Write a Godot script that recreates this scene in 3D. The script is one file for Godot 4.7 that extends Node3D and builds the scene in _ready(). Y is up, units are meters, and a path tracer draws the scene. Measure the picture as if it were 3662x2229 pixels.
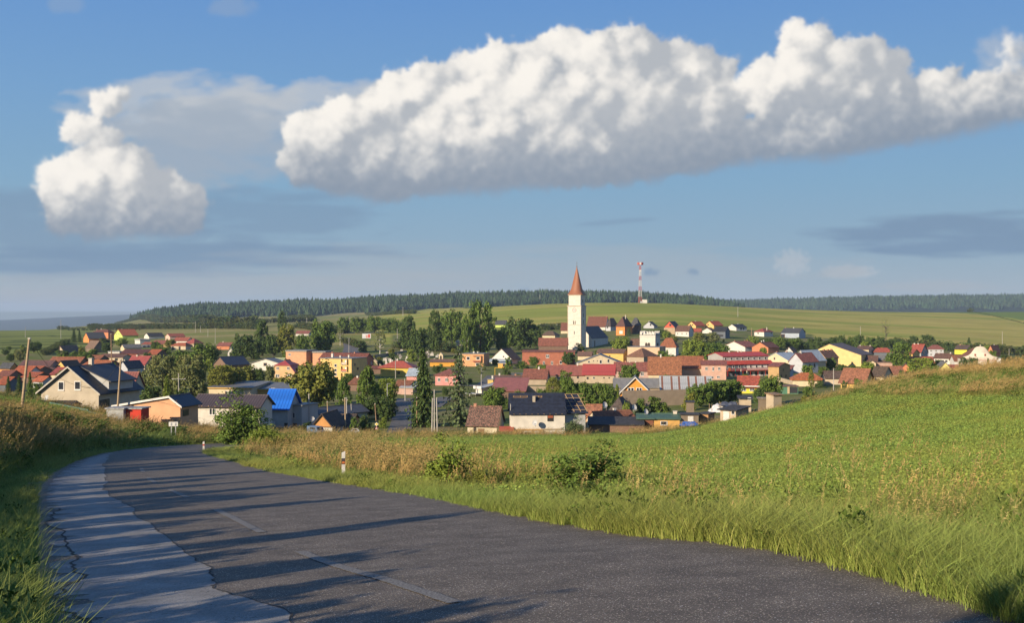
extends Node3D
# A village below a country road on a summer evening: cloud sky, fields and wooded hills, some hundred buildings.
# x to the right, z towards the viewer, metres. Heights are measured from the eye.

const SUN_HIGH := 18.5
var rng := RandomNumberGenerator.new()
var taken := {}
var mats := {}
var meshes := {}
var noise_a := FastNoiseLite.new()
var noise_b := FastNoiseLite.new()

func _ready() -> void:
	rng.seed = 7
	noise_a.seed = 3
	noise_a.frequency = 0.02
	noise_a.fractal_octaves = 4
	noise_b.seed = 11
	noise_b.frequency = 0.15
	noise_b.fractal_octaves = 3
	# ---- camera
	var cam := Camera3D.new()
	cam.name = "camera"
	cam.fov = 31.69
	cam.near = 0.1
	cam.far = 40000.0
	add_child(cam)
	cam.current = true
	# ---- sky, haze, exposure
	var env := Environment.new()
	env.background_mode = Environment.BG_SKY
	var sky := Sky.new()
	var pano := PanoramaSkyMaterial.new()
	pano.panorama = ImageTexture.create_from_image(make_sky())
	sky.sky_material = pano
	env.sky = sky
	env.background_energy_multiplier = 0.655
	env.tonemap_mode = Environment.TONE_MAPPER_LINEAR
	env.tonemap_exposure = 1.6
	env.fog_enabled = true
	env.fog_density = 0.00007
	env.fog_light_color = Color(0.72, 0.82, 0.95)
	env.sdfgi_enabled = true
	env.ssao_enabled = true
	env.ssil_enabled = true
	var we := WorldEnvironment.new()
	we.name = "environment"
	we.environment = env
	add_child(we)
	# ---- evening sun from behind the viewer's left shoulder
	var sun := DirectionalLight3D.new()
	sun.name = "sun"
	var e := deg_to_rad(SUN_HIGH)
	var to := Vector3(0.70 * cos(e), -sin(e), -0.714 * cos(e))
	sun.look_at_from_position(Vector3.ZERO, to, Vector3.UP)
	sun.light_energy = 1.6
	sun.light_color = Color(1.0, 0.915, 0.79)
	sun.light_angular_distance = 0.5
	sun.shadow_enabled = true
	add_child(sun)
	# ---- the place
	build_relief()
	build_ground()
	build_roads()
	build_forests()
	build_village()
	build_trees()
	build_posts()
	build_near_plants()
	build_grass()

# ------------------------------------------------------------------ sky
const SKW := 684
const SKH := 290

func make_sky() -> Image:
	var W := 4096
	var H := 2048
	var im := Image.create(W, H, false, Image.FORMAT_RGBF)
	var stops := [[-1.0, Color(0.20, 0.22, 0.20)], [0.0, Color(0.375, 0.435, 0.49)], [1.0, Color(0.355, 0.43, 0.49)], [3.0, Color(0.275, 0.40, 0.51)], [6.5, Color(0.22, 0.385, 0.55)], [11.0, Color(0.175, 0.345, 0.585)], [16.0, Color(0.130, 0.29, 0.59)], [30.0, Color(0.088, 0.215, 0.50)], [90.0, Color(0.055, 0.15, 0.40)]]
	for y in H:
		var el := (0.5 - (y + 0.5) / H) * 180.0
		im.fill_rect(Rect2i(0, y, W, 1), ramp(stops, el))
	# cumulus heaps: centre and radius of each swelling, in thousandths of a radian round the north of the view
	var heaps := HEAPS
	var r2 := RandomNumberGenerator.new()
	r2.seed = 21
	var zb := PackedFloat32Array(); zb.resize(SKW * SKH); zb.fill(-1.0)
	var al := PackedFloat32Array(); al.resize(SKW * SKH)
	for h in heaps:
		var soft: float = h[3]
		splat(zb, al, h[0], h[1], h[2], 0.0, soft)
		var base_r: float = h[2]
		for k in 9:
			var a := r2.randf_range(0.0, TAU)
			var rr := base_r * r2.randf_range(0.24, 0.66)
			var far := r2.randf_range(0.35, 0.92)
			var cx: float = h[0] + cos(a) * base_r * far
			var cy: float = h[1] + sin(a) * base_r * far * 0.9
			var cz := base_r * sqrt(maxf(0.0, 1.0 - far * far)) * 0.8
			splat(zb, al, cx, cy, rr, cz, soft)
			for q in 6:
				var b := r2.randf_range(0.0, TAU)
				var f2 := r2.randf_range(0.5, 0.95)
				var r3 := rr * r2.randf_range(0.2, 0.48)
				splat(zb, al, cx + cos(b) * rr * f2, cy + sin(b) * rr * f2, r3, cz + rr * sqrt(1.0 - f2 * f2) * 0.85, soft)
	var nz := FastNoiseLite.new(); nz.seed = 5; nz.frequency = 0.035; nz.fractal_octaves = 5
	var nf := FastNoiseLite.new(); nf.seed = 9; nf.frequency = 0.012; nf.fractal_octaves = 5
	# smoothed heights at three scales: fine billows, swellings, the whole heap
	al = blur(al, 1)
	var zs := blur(blur(zb, 1), 1)
	var zm := blur(blur(zb, 3), 3)
	var zw := blur(blur(zb, 9), 9)
	var L := Vector3(-0.62, -0.46, 0.63).normalized()
	var x0 := W - SKW / 2
	var strip := Image.create(SKW, SKH, false, Image.FORMAT_RGBF)
	for j in SKH:
		var el := (SKH - 1 - j + 0.5) / float(H) * PI
		var base := im.get_pixel(0, H / 2 - SKH + j)
		for i in SKW:
			var az := (i + 0.5 - SKW / 2.0) / float(W) * TAU
			var px := tan(az) * 2642.0
			var py := tan(el) / cos(az) * 2642.0
			var c := base
			# thin layered cloud
			for s in VEILS:
				var dx: float = (px - s[0]) / s[2]
				var dy: float = (py - s[1] - px * s[7]) / s[3]
				var q := dx * dx + dy * dy
				if q < 1.0:
					var n := nf.get_noise_2d(px * s[5] + s[0], py * s[6])
					var a: float = clampf((1.0 - q) * 1.6 + n * 1.3 - 0.2, 0.0, 1.0) * float(s[4])
					c = c.lerp(VEILC[int(s[8])], a)
			# heaps
			var wx := i + nz.get_noise_2d(px * 0.45, py * 0.45) * 3.0 + nz.get_noise_2d(px * 2.1 + 500, py * 2.1) * 1.6
			var wy := j + nz.get_noise_2d(px * 0.45 + 900, py * 0.45) * 3.0 + nz.get_noise_2d(px * 2.1, py * 2.1 + 700) * 1.6
			var a2 := pick(al, wx, wy)
			var bottom := cloud_floor(px)
			if a2 > 0.004:
				var n1 := slope_of(zs, wx, wy, 1.0, 0.7)
				var n2 := slope_of(zm, wx, wy, 2.0, 0.8)
				var n3 := slope_of(zw, wx, wy, 5.0, 0.7)
				var grain_ := nz.get_noise_2d(px * 0.9, py * 0.9 + 300)
				var lit := n1.dot(L) * 0.16 + n2.dot(L) * 0.34 + n3.dot(L) * 0.60 + grain_ * 0.07 + nf.get_noise_2d(px * 0.75 + 200, py * 1.1) * 0.26
				lit -= clampf((pick(zm, wx, wy) - pick(zs, wx, wy)) * 0.07, -0.05, 0.16)
				lit -= clampf((pick(zw, wx, wy) - pick(zm, wx, wy)) * 0.025, -0.06, 0.2)
				var low := smoothstep(-20.0, 190.0 if px > -640.0 else 130.0, py - bottom + grain_ * 40.0)
				var cc := Color(0.44, 0.465, 0.50).lerp(Color(0.93, 0.885, 0.82), smoothstep(0.34, 1.12, lit))
				cc = Color(0.215, 0.275, 0.36).lerp(cc, lerpf(0.15, 1.0, low))
				var thin := clampf(a2 * 1.15 + grain_ * 0.55 * (1.0 - a2), 0.0, 1.0)
				if px > -1160.0 and py < 560.0 and px < 1240.0:
					thin *= smoothstep(-20.0, 42.0, py - bottom + 12.0 + nz.get_noise_2d(px * 0.10, 50.0) * 18.0 + grain_ * 8.0)
				c = c.lerp(cc, smoothstep(0.0, 0.95, thin))
			strip.set_pixel(i, j, c)
	# the same weather goes on all the way round
	var flip: Image = strip.duplicate()
	flip.flip_x()
	var at := H / 2 - SKH
	for k in 6:
		im.blit_rect(strip if k % 2 == 0 else flip, Rect2i(0, 0, SKW, SKH), Vector2i((x0 + k * 683) % W, at))
		if (x0 + k * 683) % W + SKW > W:
			var over := (x0 + k * 683) % W + SKW - W
			im.blit_rect(strip if k % 2 == 0 else flip, Rect2i(SKW - over, 0, over, SKH), Vector2i(0, at))
	# feather the upper rim of the computed band into the clear sky
	return im

func ramp(stops: Array, x: float) -> Color:
	for k in range(1, stops.size()):
		if x <= stops[k][0]:
			var t: float = clampf((x - stops[k - 1][0]) / (stops[k][0] - stops[k - 1][0]), 0.0, 1.0)
			return stops[k - 1][1].lerp(stops[k][1], t)
	return stops[-1][1]

func cloud_floor(px: float) -> float:
	var f := [[-1300.0, 170.0], [-760.0, 185.0], [-500.0, 300.0], [-300.0, 262.0], [0.0, 292.0], [250.0, 302.0], [560.0, 352.0], [850.0, 390.0], [1300.0, 470.0]]
	for k in range(1, f.size()):
		if px <= f[k][0]:
			return lerpf(f[k - 1][1], f[k][1], clampf((px - f[k - 1][0]) / (f[k][0] - f[k - 1][0]), 0.0, 1.0))
	return 470.0

func splat(zb: PackedFloat32Array, al: PackedFloat32Array, cx: float, cy: float, r: float, z: float, soft: float) -> void:
	# cx, cy in thousandths scaled by 2642: to texels of the band
	var az := atan(cx / 2642.0)
	var tx := az / TAU * 4096.0 + SKW / 2.0
	var ty := SKH - atan(cy / 2642.0 * cos(az)) / PI * 2048.0
	var tr := r * 0.2467
	var tz := z * 0.2467
	for j in range(maxi(0, int(ty - tr)), mini(SKH - 1, int(ty + tr) + 1) + 1):
		for i in range(maxi(0, int(tx - tr)), mini(SKW - 1, int(tx + tr) + 1) + 1):
			var q := tr * tr - (i - tx) * (i - tx) - (j - ty) * (j - ty)
			if q > 0.0:
				var h := sqrt(q)
				var k := j * SKW + i
				zb[k] = maxf(zb[k], tz + h)
				al[k] = maxf(al[k], clampf((tr - sqrt((i - tx) * (i - tx) + (j - ty) * (j - ty))) / (1.2 + soft * tr), 0.0, 1.0) * (1.0 if soft < 0.3 else 0.75))

func blur(a: PackedFloat32Array, n: int) -> PackedFloat32Array:
	var b := PackedFloat32Array(); b.resize(a.size())
	var w := 1.0 / (2 * n + 1)
	for j in SKH:
		var s := 0.0
		var row := j * SKW
		for i in range(-n, SKW):
			s += a[row + mini(i + n, SKW - 1)]
			if i - n - 1 >= 0: s -= a[row + i - n - 1]
			if i >= 0: b[row + i] = s * w
	var o := PackedFloat32Array(); o.resize(a.size())
	for i in SKW:
		var s := 0.0
		for j in range(-n, SKH):
			s += b[mini(j + n, SKH - 1) * SKW + i]
			if j - n - 1 >= 0: s -= b[(j - n - 1) * SKW + i]
			if j >= 0: o[j * SKW + i] = s * w
	return o

func slope_of(a: PackedFloat32Array, x: float, y: float, e: float, up: float) -> Vector3:
	return Vector3(-(pick(a, x + e, y) - pick(a, x - e, y)) / (2.0 * e), -(pick(a, x, y + e) - pick(a, x, y - e)) / (2.0 * e), up).normalized()

func pick(a: PackedFloat32Array, x: float, y: float) -> float:
	x = clampf(x, 0.0, SKW - 1.01)
	y = clampf(y, 0.0, SKH - 1.01)
	var i := int(x)
	var j := int(y)
	var u := x - i
	var v := y - j
	var k := j * SKW + i
	return lerpf(lerpf(a[k], a[k + 1], u), lerpf(a[k + SKW], a[k + SKW + 1], u), v)

# ------------------------------------------------------------------ small helpers
func numbered(called: String) -> String:
	if not taken.has(called):
		taken[called] = 0
		return called
	taken[called] += 1
	return "%s_%03d" % [called, taken[called]]

func thing(called: String, label: String, category: String, at: Vector3, turn := 0.0, group := "") -> Node3D:
	var o := Node3D.new()
	o.name = numbered(called)
	add_child(o, true)
	o.position = at
	o.rotation.y = turn
	tag(o, label, category, group)
	return o

func tag(o: Node3D, label: String, category: String, group := "") -> Node3D:
	o.set_meta("label", label)
	o.set_meta("category", category)
	if group != "": o.set_meta("group", group)
	return o

func part(parent: Node3D, called: String, m: Mesh, mat: Material, at := Vector3.ZERO, size := Vector3.ONE, turn := Vector3.ZERO) -> MeshInstance3D:
	var o := MeshInstance3D.new()
	o.name = called
	o.mesh = m
	o.set_surface_override_material(0, mat)
	o.transform = Transform3D(Basis.from_euler(turn) * Basis.from_scale(size), at)
	parent.add_child(o, true)
	return o

func structure(called: String, m: Mesh, mat: Material, kind := "structure", label := "") -> MeshInstance3D:
	var o := MeshInstance3D.new()
	o.name = called
	o.mesh = m
	o.set_surface_override_material(0, mat)
	o.set_meta("kind", kind)
	if label != "": o.set_meta("label", label)
	add_child(o, true)
	return o

func lin(r: float, g: float, b: float) -> Color:
	return Color(r, g, b).linear_to_srgb()

func grain(freq: float, lo: float, hi: float, octs := 4, size := 256, warp := false) -> NoiseTexture2D:
	var key := "grain%s_%s_%s_%d_%d" % [freq, lo, hi, octs, size]
	if not meshes.has(key):
		var n := FastNoiseLite.new()
		n.seed = 17 + octs
		n.frequency = freq
		n.fractal_octaves = octs
		n.domain_warp_enabled = warp
		var t := NoiseTexture2D.new()
		t.width = size; t.height = size
		t.seamless = true
		t.noise = n
		var g := Gradient.new()
		g.set_color(0, Color(lo, lo, lo)); g.set_color(1, Color(hi, hi, hi))
		t.color_ramp = g
		meshes[key] = t
	return meshes[key]

# plaster, render, paint: mottled, with dirt of its own grain
func wall_mat(c: Color) -> StandardMaterial3D:
	var key := "wall" + c.to_html()
	if not mats.has(key):
		var m := StandardMaterial3D.new()
		m.albedo_color = c.linear_to_srgb()
		m.albedo_texture = grain(0.02, 0.88, 1.0, 5)
		m.uv1_triplanar = true
		m.uv1_world_triplanar = true
		m.uv1_scale = Vector3.ONE * 0.11
		m.roughness = 0.9
		mats[key] = m
	return mats[key]

func roof_mat(c: Color, kind := "tile") -> StandardMaterial3D:
	var key := "roof" + kind + c.to_html()
	if not mats.has(key):
		var m := StandardMaterial3D.new()
		m.albedo_color = c.linear_to_srgb()
		m.albedo_texture = roof_tex(kind)
		m.uv1_scale = Vector3(0.25, 0.25, 1) if kind != "metal" else Vector3(0.125, 0.125, 1)
		m.roughness = 0.85 if kind != "metal" else 0.55
		m.heightmap_enabled = true
		m.heightmap_texture = roof_tex(kind + "_relief")
		m.heightmap_scale = 3.0
		mats[key] = m
	return mats[key]

# four metres of roof: courses of tiles (or metal seams), each tile a little lighter or darker, moss and rust as patches
func roof_tex(kind: String) -> ImageTexture:
	var key := "rooftex" + kind
	if not meshes.has(key):
		var r := RandomNumberGenerator.new()
		r.seed = hash(kind)
		var n := 256
		var im := Image.create(n, n, false, Image.FORMAT_RGB8)
		var relief := kind.ends_with("_relief")
		var metal := kind.begins_with("metal")
		var moss := kind.begins_with("old")
		var rows := 12
		var cols := 16
		var tone := []
		for i in rows * cols: tone.append(r.randf_range(0.80, 1.0))
		for y in n:
			for x in n:
				var v := 1.0
				var cy := y * rows / float(n)
				var cx := x * cols / float(n)
				if relief:
					v = (fposmod(cy, 1.0)) * 0.8 if not metal else (1.0 if fposmod(x / 32.0, 1.0) > 0.88 else 0.4)
					im.set_pixel(x, y, Color(v, v, v))
					continue
				var w := noise_a.get_noise_2d(x * 0.9, y * 0.9)
				if metal:
					v = 0.93 + w * 0.12
					im.set_pixel(x, y, Color(v, v, v))
				else:
					v = tone[int(cy) * cols + int(cx)] * (0.94 + w * 0.25)
					var c := Color(v, v, v)
					if moss:
						var p := noise_b.get_noise_2d(x * 0.35, y * 0.35)
						c = c.lerp(Color(0.52, 0.66, 0.66) * v, smoothstep(-0.1, 0.15, p))
					im.set_pixel(x, y, c)
		meshes[key] = ImageTexture.create_from_image(im)
	return meshes[key]

func flat_mat(c: Color, rough := 0.8, metal := 0.0) -> StandardMaterial3D:
	var key := "flat%s%s%s" % [c.to_html(), rough, metal]
	if not mats.has(key):
		var m := StandardMaterial3D.new()
		m.albedo_color = c.linear_to_srgb()
		m.roughness = rough
		m.metallic = metal
		if rough > 0.5:
			m.albedo_texture = grain(0.03, 0.82, 1.0, 4)
			m.uv1_triplanar = true
			m.uv1_world_triplanar = true
			m.uv1_scale = Vector3.ONE * 0.35
		mats[key] = m
	return mats[key]

func unit_box() -> Mesh:
	if not meshes.has("box"):
		meshes["box"] = BoxMesh.new()
	return meshes["box"]

func box(parent: Node3D, called: String, mat: Material, at: Vector3, size: Vector3, turn := Vector3.ZERO) -> MeshInstance3D:
	return part(parent, called, unit_box(), mat, at, size, turn)

func unit_tube(taper := 1.0) -> Mesh:
	var key := "tube%s" % taper
	if not meshes.has(key):
		var c := CylinderMesh.new()
		c.top_radius = 0.5 * taper; c.bottom_radius = 0.5; c.height = 1.0; c.radial_segments = 10; c.rings = 1
		meshes[key] = c
	return meshes[key]

# a round bar from a to b
func bar(parent: Node3D, called: String, mat: Material, a: Vector3, b: Vector3, thick: float, taper := 1.0) -> MeshInstance3D:
	var y := (b - a).normalized()
	var x := y.cross(Vector3(0.31, 0.2, 0.93)).normalized()
	var z := x.cross(y)
	var o := part(parent, called, unit_tube(taper), mat)
	o.transform = Transform3D(Basis(x * thick, y * a.distance_to(b), z * thick), (a + b) * 0.5)
	return o

# a sheet or solid from flat polygons (each wound so that its outside shows clockwise), with its own texture metres
class Solid:
	var st := SurfaceTool.new()
	func _init() -> void:
		st.begin(Mesh.PRIMITIVE_TRIANGLES)
	func face(p: Array, out: Vector3) -> void:
		var n: Vector3 = (p[1] - p[0]).cross(p[2] - p[0])
		var q := p
		if n.dot(out) > 0.0:
			q = p.duplicate(); q.reverse()
		n = out.normalized() if n.length() < 1e-9 else n.normalized() * signf(n.dot(out))
		var u := Vector3.UP.cross(n)
		u = Vector3.RIGHT if u.length() < 0.05 else u.normalized()
		var v := n.cross(u)
		for k in range(1, q.size() - 1):
			for w in [q[0], q[k], q[k + 1]]:
				st.set_normal(n)
				st.set_uv(Vector2(w.dot(u), -w.dot(v)))
				st.add_vertex(w)
	func box(a: Vector3, b: Vector3) -> void:
		var x := [a.x, b.x]; var y := [a.y, b.y]; var z := [a.z, b.z]
		for s in 2:
			face([Vector3(x[s], y[0], z[0]), Vector3(x[s], y[1], z[0]), Vector3(x[s], y[1], z[1]), Vector3(x[s], y[0], z[1])], Vector3(s * 2 - 1, 0, 0))
			face([Vector3(x[0], y[s], z[0]), Vector3(x[1], y[s], z[0]), Vector3(x[1], y[s], z[1]), Vector3(x[0], y[s], z[1])], Vector3(0, s * 2 - 1, 0))
			face([Vector3(x[0], y[0], z[s]), Vector3(x[1], y[0], z[s]), Vector3(x[1], y[1], z[s]), Vector3(x[0], y[1], z[s])], Vector3(0, 0, s * 2 - 1))
	# a polygon in x,y drawn out along z (or, turned, a polygon in z,y along x)
	func prism(poly: Array, a: float, b: float, along_x := false) -> void:
		var f := []
		var g := []
		var mid := Vector2.ZERO
		for p in poly: mid += p / poly.size()
		for p in poly:
			f.append(Vector3(b, p.y, p.x) if along_x else Vector3(p.x, p.y, b))
			g.append(Vector3(a, p.y, p.x) if along_x else Vector3(p.x, p.y, a))
		var ax := Vector3.RIGHT if along_x else Vector3.BACK
		face(f, ax)
		face(g, -ax)
		for k in poly.size():
			var n := (k + 1) % poly.size()
			var e: Vector2 = poly[n] - poly[k]
			var o := Vector2(e.y, -e.x)
			if Geometry2D.is_polygon_clockwise(PackedVector2Array(poly)): o = -o
			var o3 := Vector3(0, o.y, o.x) if along_x else Vector3(o.x, o.y, 0)
			face([f[k], f[n], g[n], g[k]], o3)
	func mesh() -> ArrayMesh:
		return st.commit()

# ------------------------------------------------------------------ relief
const F := 3926.6
const LR0 := 3.58351894
const LR1 := 9.54681261
const NR := 90
const NA := 180
var relief := []
const ROAD := [[27.0, -48.0], [17.5, -26.0], [9.3, -9.0], [3.6, 2.0], [-0.67, 10.3], [-2.7, 14.6], [-6.1, 22.6], [-9.4, 30.3], [-12.8, 38.6], [-16.2, 48.0], [-20.2, 60.0], [-24.0, 74.0], [-26.2, 88.0], [-26.4, 101.0], [-23.5, 115.0], [-17.5, 129.0], [-8.0, 141.0], [5.0, 150.0], [20.0, 155.5], [38.0, 159.0], [60.0, 161.0]]
var road_pts := []      # x, d, height, half width left, half width right

func span_curve(xs: Array, ys: Array, x: float) -> float:
	var n := xs.size()
	if x <= xs[0]: return ys[0]
	if x >= xs[n - 1]: return ys[n - 1]
	var i := 0
	while xs[i + 1] < x: i += 1
	var p := maxi(i - 1, 0)
	var q := mini(i + 2, n - 1)
	return cubic_interpolate_in_time(ys[i], ys[i + 1], ys[p], ys[q], (x - xs[i]) / (xs[i + 1] - xs[i]), xs[i + 1] - xs[i], xs[p] - xs[i], xs[q] - xs[i])

func build_relief() -> void:
	var azs := []
	var prof := []
	for c in RELIEF:
		azs.append(c[0])
		var xs := []
		var ys := []
		for k in range(0, c[1].size(), 2):
			xs.append(log(c[1][k])); ys.append(c[1][k + 1])
		var p := []
		for k in NR: p.append(span_curve(xs, ys, LR0 + (LR1 - LR0) * k / (NR - 1)))
		prof.append(p)
	for a in NA + 1:
		var az := -PI + TAU * a / NA
		var row := PackedFloat32Array()
		row.resize(NR)
		for k in NR:
			var ys := []
			for p in prof: ys.append(p[k])
			row[k] = span_curve(azs, ys, az)
		relief.append(row)
	# the road's own line, smoothed
	var n := ROAD.size()
	for i in range(0, n - 1):
		var steps := 4
		for k in steps:
			var t := k / float(steps)
			var a: Array = ROAD[maxi(i - 1, 0)]; var b: Array = ROAD[i]; var c: Array = ROAD[i + 1]; var e: Array = ROAD[mini(i + 2, n - 1)]
			var x: float = cubic_interpolate(b[0], c[0], a[0], e[0], t)
			var d: float = cubic_interpolate(b[1], c[1], a[1], e[1], t)
			var far := smoothstep(30.0, 75.0, d)
			road_pts.append([x, d, 0.0, lerpf(3.5, 3.2, far), lerpf(lerpf(2.5, 4.35, smoothstep(4.5, 10.8, d)), 3.3, far)])
	for p in road_pts: p[2] = natural(p[0], p[1])
	for pass_n in 3:
		for i in range(1, road_pts.size() - 1):
			road_pts[i][2] = (road_pts[i - 1][2] + road_pts[i][2] * 2.0 + road_pts[i + 1][2]) * 0.25

func natural(x: float, d: float) -> float:
	var r := sqrt(x * x + d * d)
	var side := minf(maxf(x - 1.0, 0.0), 30.0)
	var near := -1.6 - 0.11 * d + 0.0031 * side * side
	if r < 36.0: return near
	var fa := (atan2(x, d) + PI) / TAU * NA
	var ia := mini(int(fa), NA - 1)
	var ta := fa - ia
	var fr := clampf((log(r) - LR0) / (LR1 - LR0) * (NR - 1), 0.0, NR - 1.001)
	var ir := int(fr)
	var tr := fr - ir
	var a: PackedFloat32Array = relief[ia]
	var b: PackedFloat32Array = relief[ia + 1]
	var far := lerpf(lerpf(a[ir], a[ir + 1], tr), lerpf(b[ir], b[ir + 1], tr), ta)
	return lerpf(near, far, smoothstep(36.0, 70.0, r))

# offset from the road's middle (left negative), its height there, its half widths, metres along it
func road_at(x: float, d: float) -> Array:
	var best := 1e9
	var out := [1e9, 0.0, 3.5, 3.5, 0.0]
	var bi := -1
	for i in range(0, road_pts.size(), 4):
		var p: Array = road_pts[i]
		var q: float = (p[0] - x) * (p[0] - x) + (p[1] - d) * (p[1] - d)
		if q < best:
			best = q; bi = i
	if best > 1600.0: return out
	best = 1e9
	for i in range(maxi(bi - 5, 0), mini(bi + 5, road_pts.size() - 1)):
		var p: Array = road_pts[i]
		var q: Array = road_pts[i + 1]
		var ex: float = q[0] - p[0]
		var ed: float = q[1] - p[1]
		var l2 := ex * ex + ed * ed
		var t: float = clampf(((x - p[0]) * ex + (d - p[1]) * ed) / l2, 0.0, 1.0)
		var gx: float = x - p[0] - ex * t
		var gd: float = d - p[1] - ed * t
		var g := gx * gx + gd * gd
		if g < best:
			best = g
			out = [sqrt(g) * signf(gx * ed - gd * ex), lerpf(p[2], q[2], t), lerpf(p[3], q[3], t), lerpf(p[4], q[4], t), i + t]
	return out

func ground_y(x: float, d: float) -> float:
	var h := natural(x, d)
	var r := sqrt(x * x + d * d)
	if r > 230.0:
		return h
	var s := road_at(x, d)
	if absf(s[0]) < 40.0:
		var beyond: float = -s[0] - s[2] if s[0] < 0.0 else s[0] - s[3]
		var k := smoothstep(0.35, 3.0, beyond)
		h = lerpf(s[1] - 0.05, h + 0.05, k)
		if s[0] < 0.0:
			h += 1.3 * smoothstep(1.2, 7.0, beyond) * smoothstep(8.0, 26.0, d) * (1.0 - smoothstep(75.0, 120.0, d))
			h -= 0.12 * smoothstep(0.4, 1.2, beyond) * (1.0 - smoothstep(1.2, 2.4, beyond))
		else:
			h -= 0.25 * smoothstep(1.5, 3.0, beyond) * (1.0 - smoothstep(3.0, 5.5, beyond))
			h += 0.35 * smoothstep(2.0, 9.0, beyond) * smoothstep(45.0, 70.0, d) * (1.0 - smoothstep(95.0, 125.0, d))
	if r < 120.0:
		h += noise_b.get_noise_2d(x * 1.2, d * 1.2) * 0.10 * smoothstep(0.5, 4.0, absf(s[0]) - 4.0)
	return h

func P(x: float, d: float, up := 0.0) -> Vector3:
	return Vector3(x, ground_y(x, d) + up, -d)

# what grows where: 0 road, 1 verge, 2 dry grass, 3 fodder crop, 4 meadow on the brow, 5 bank, 6 village, 7 beyond
func zone(x: float, d: float) -> int:
	var r := sqrt(x * x + d * d)
	if r > 230.0 or d < -60.0: return 7
	var s := road_at(x, d)
	var wob := noise_a.get_noise_2d(x * 4.0, d * 4.0)
	if s[0] > -s[2] + 0.1 and s[0] < s[3] - 0.1: return 0
	if s[0] < 0.0 and absf(s[0]) < 60.0 and d < 150.0:
		return 1 if -s[0] - s[2] < 1.7 + wob else 5
	var u := x / maxf(d, 0.1) * F + 1831.0
	var end: float = 158.0 if u < 2300.0 else lerpf(150.0, 70.0, clampf((u - 2400.0) / 1262.0, 0.0, 1.0))
	if s[0] > 0.0 and s[0] < 60.0:
		var b: float = s[0] - s[3]
		if b < 2.2 + wob * 1.2: return 1
		if b < 5.0 + wob * 3.0 + smoothstep(30.0, 60.0, d) * 5.0: return 2
	if u < 1000.0 and d < 135.0: return 2
	if d + wob * 5.0 < end: return 3
	if u > 2250.0 and d < 185.0: return 4
	if d < 168.0: return 4
	return 6

func ground_tint(x: float, d: float) -> Color:
	var r := sqrt(x * x + d * d)
	var n1 := noise_a.get_noise_2d(x * 2.0, d * 2.0)
	var n2 := noise_b.get_noise_2d(x * 0.6, d * 0.6)
	if r < 230.0:
		match zone(x, d):
			0: return Color(0.10, 0.09, 0.08)
			1: return Color(0.085, 0.12, 0.03) * (1.0 + n1 * 0.3)
			2: return Color(0.20, 0.18, 0.07).lerp(Color(0.11, 0.16, 0.035), clampf(0.75 + n1, 0.0, 1.0))
			3: return Color(0.18, 0.265, 0.062) * (1.0 + n1 * 0.35 + n2 * 0.2)
			4: return Color(0.16, 0.15, 0.05).lerp(Color(0.08, 0.13, 0.025), clampf(0.45 + n1 * 1.6, 0.0, 1.0))
			5: return Color(0.19, 0.16, 0.07).lerp(Color(0.07, 0.10, 0.025), clampf(0.4 + n1 * 1.5, 0.0, 1.0))
	var u := x / maxf(d, 1.0) * F + 1831.0
	if d < 0.0: return Color(0.10, 0.12, 0.04)
	var town := Color(0.175, 0.215, 0.065).lerp(Color(0.29, 0.25, 0.135), clampf(0.25 + n2 * 1.3, 0.0, 1.0))
	# where the gardens end and the fields begin
	var edge := 640.0
	if u > 1400.0: edge = 780.0
	if u > 2900.0: edge = 720.0
	if u < 260.0: edge = 560.0
	if d < edge: return town
	if d > 3500.0:
		return Color(0.035, 0.055, 0.03) * (1.0 + n1 * 0.3)
	if u < 330.0 and d < 1500.0:
		# grain in ear, with tramlines and field edges
		var c := Color(0.25, 0.29, 0.08) * (1.0 + noise_a.get_noise_2d(x * 0.5, d * 0.25) * 0.25)
		for q in [970.0, 832.0, 775.0, 716.0, 646.0]:
			if absf(d - q + noise_a.get_noise_2d(x * 0.3, q) * 16.0) < 11.0: c = Color(0.085, 0.115, 0.035)
		return c
	if u > 1350.0 + n1 * 60.0:
		var band := noise_a.get_noise_2d(x * 0.10 + d * 0.03, d * 0.55)
		var band2 := noise_a.get_noise_2d(x * 0.35 + 300.0, d * 1.1 - x * 0.2)
		var c := Color(0.33, 0.375, 0.078).lerp(Color(0.52, 0.45, 0.13), clampf(0.30 + band * 1.9 + (u - 2200.0) / 3600.0, 0.0, 1.0)) * (1.0 + band2 * 0.22)
		if u > 3480.0 - (d - 1500.0) * 0.9 and d > 1250.0: c = Color(0.20, 0.28, 0.08)
		return c
	var strip := noise_a.get_noise_2d(x * 0.06 + 40.0, d * 0.5)
	return Color(0.25, 0.275, 0.078).lerp(Color(0.38, 0.335, 0.14), clampf(0.45 + strip * 2.2, 0.0, 1.0)) * (1.0 + n2 * 0.12)

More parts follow.
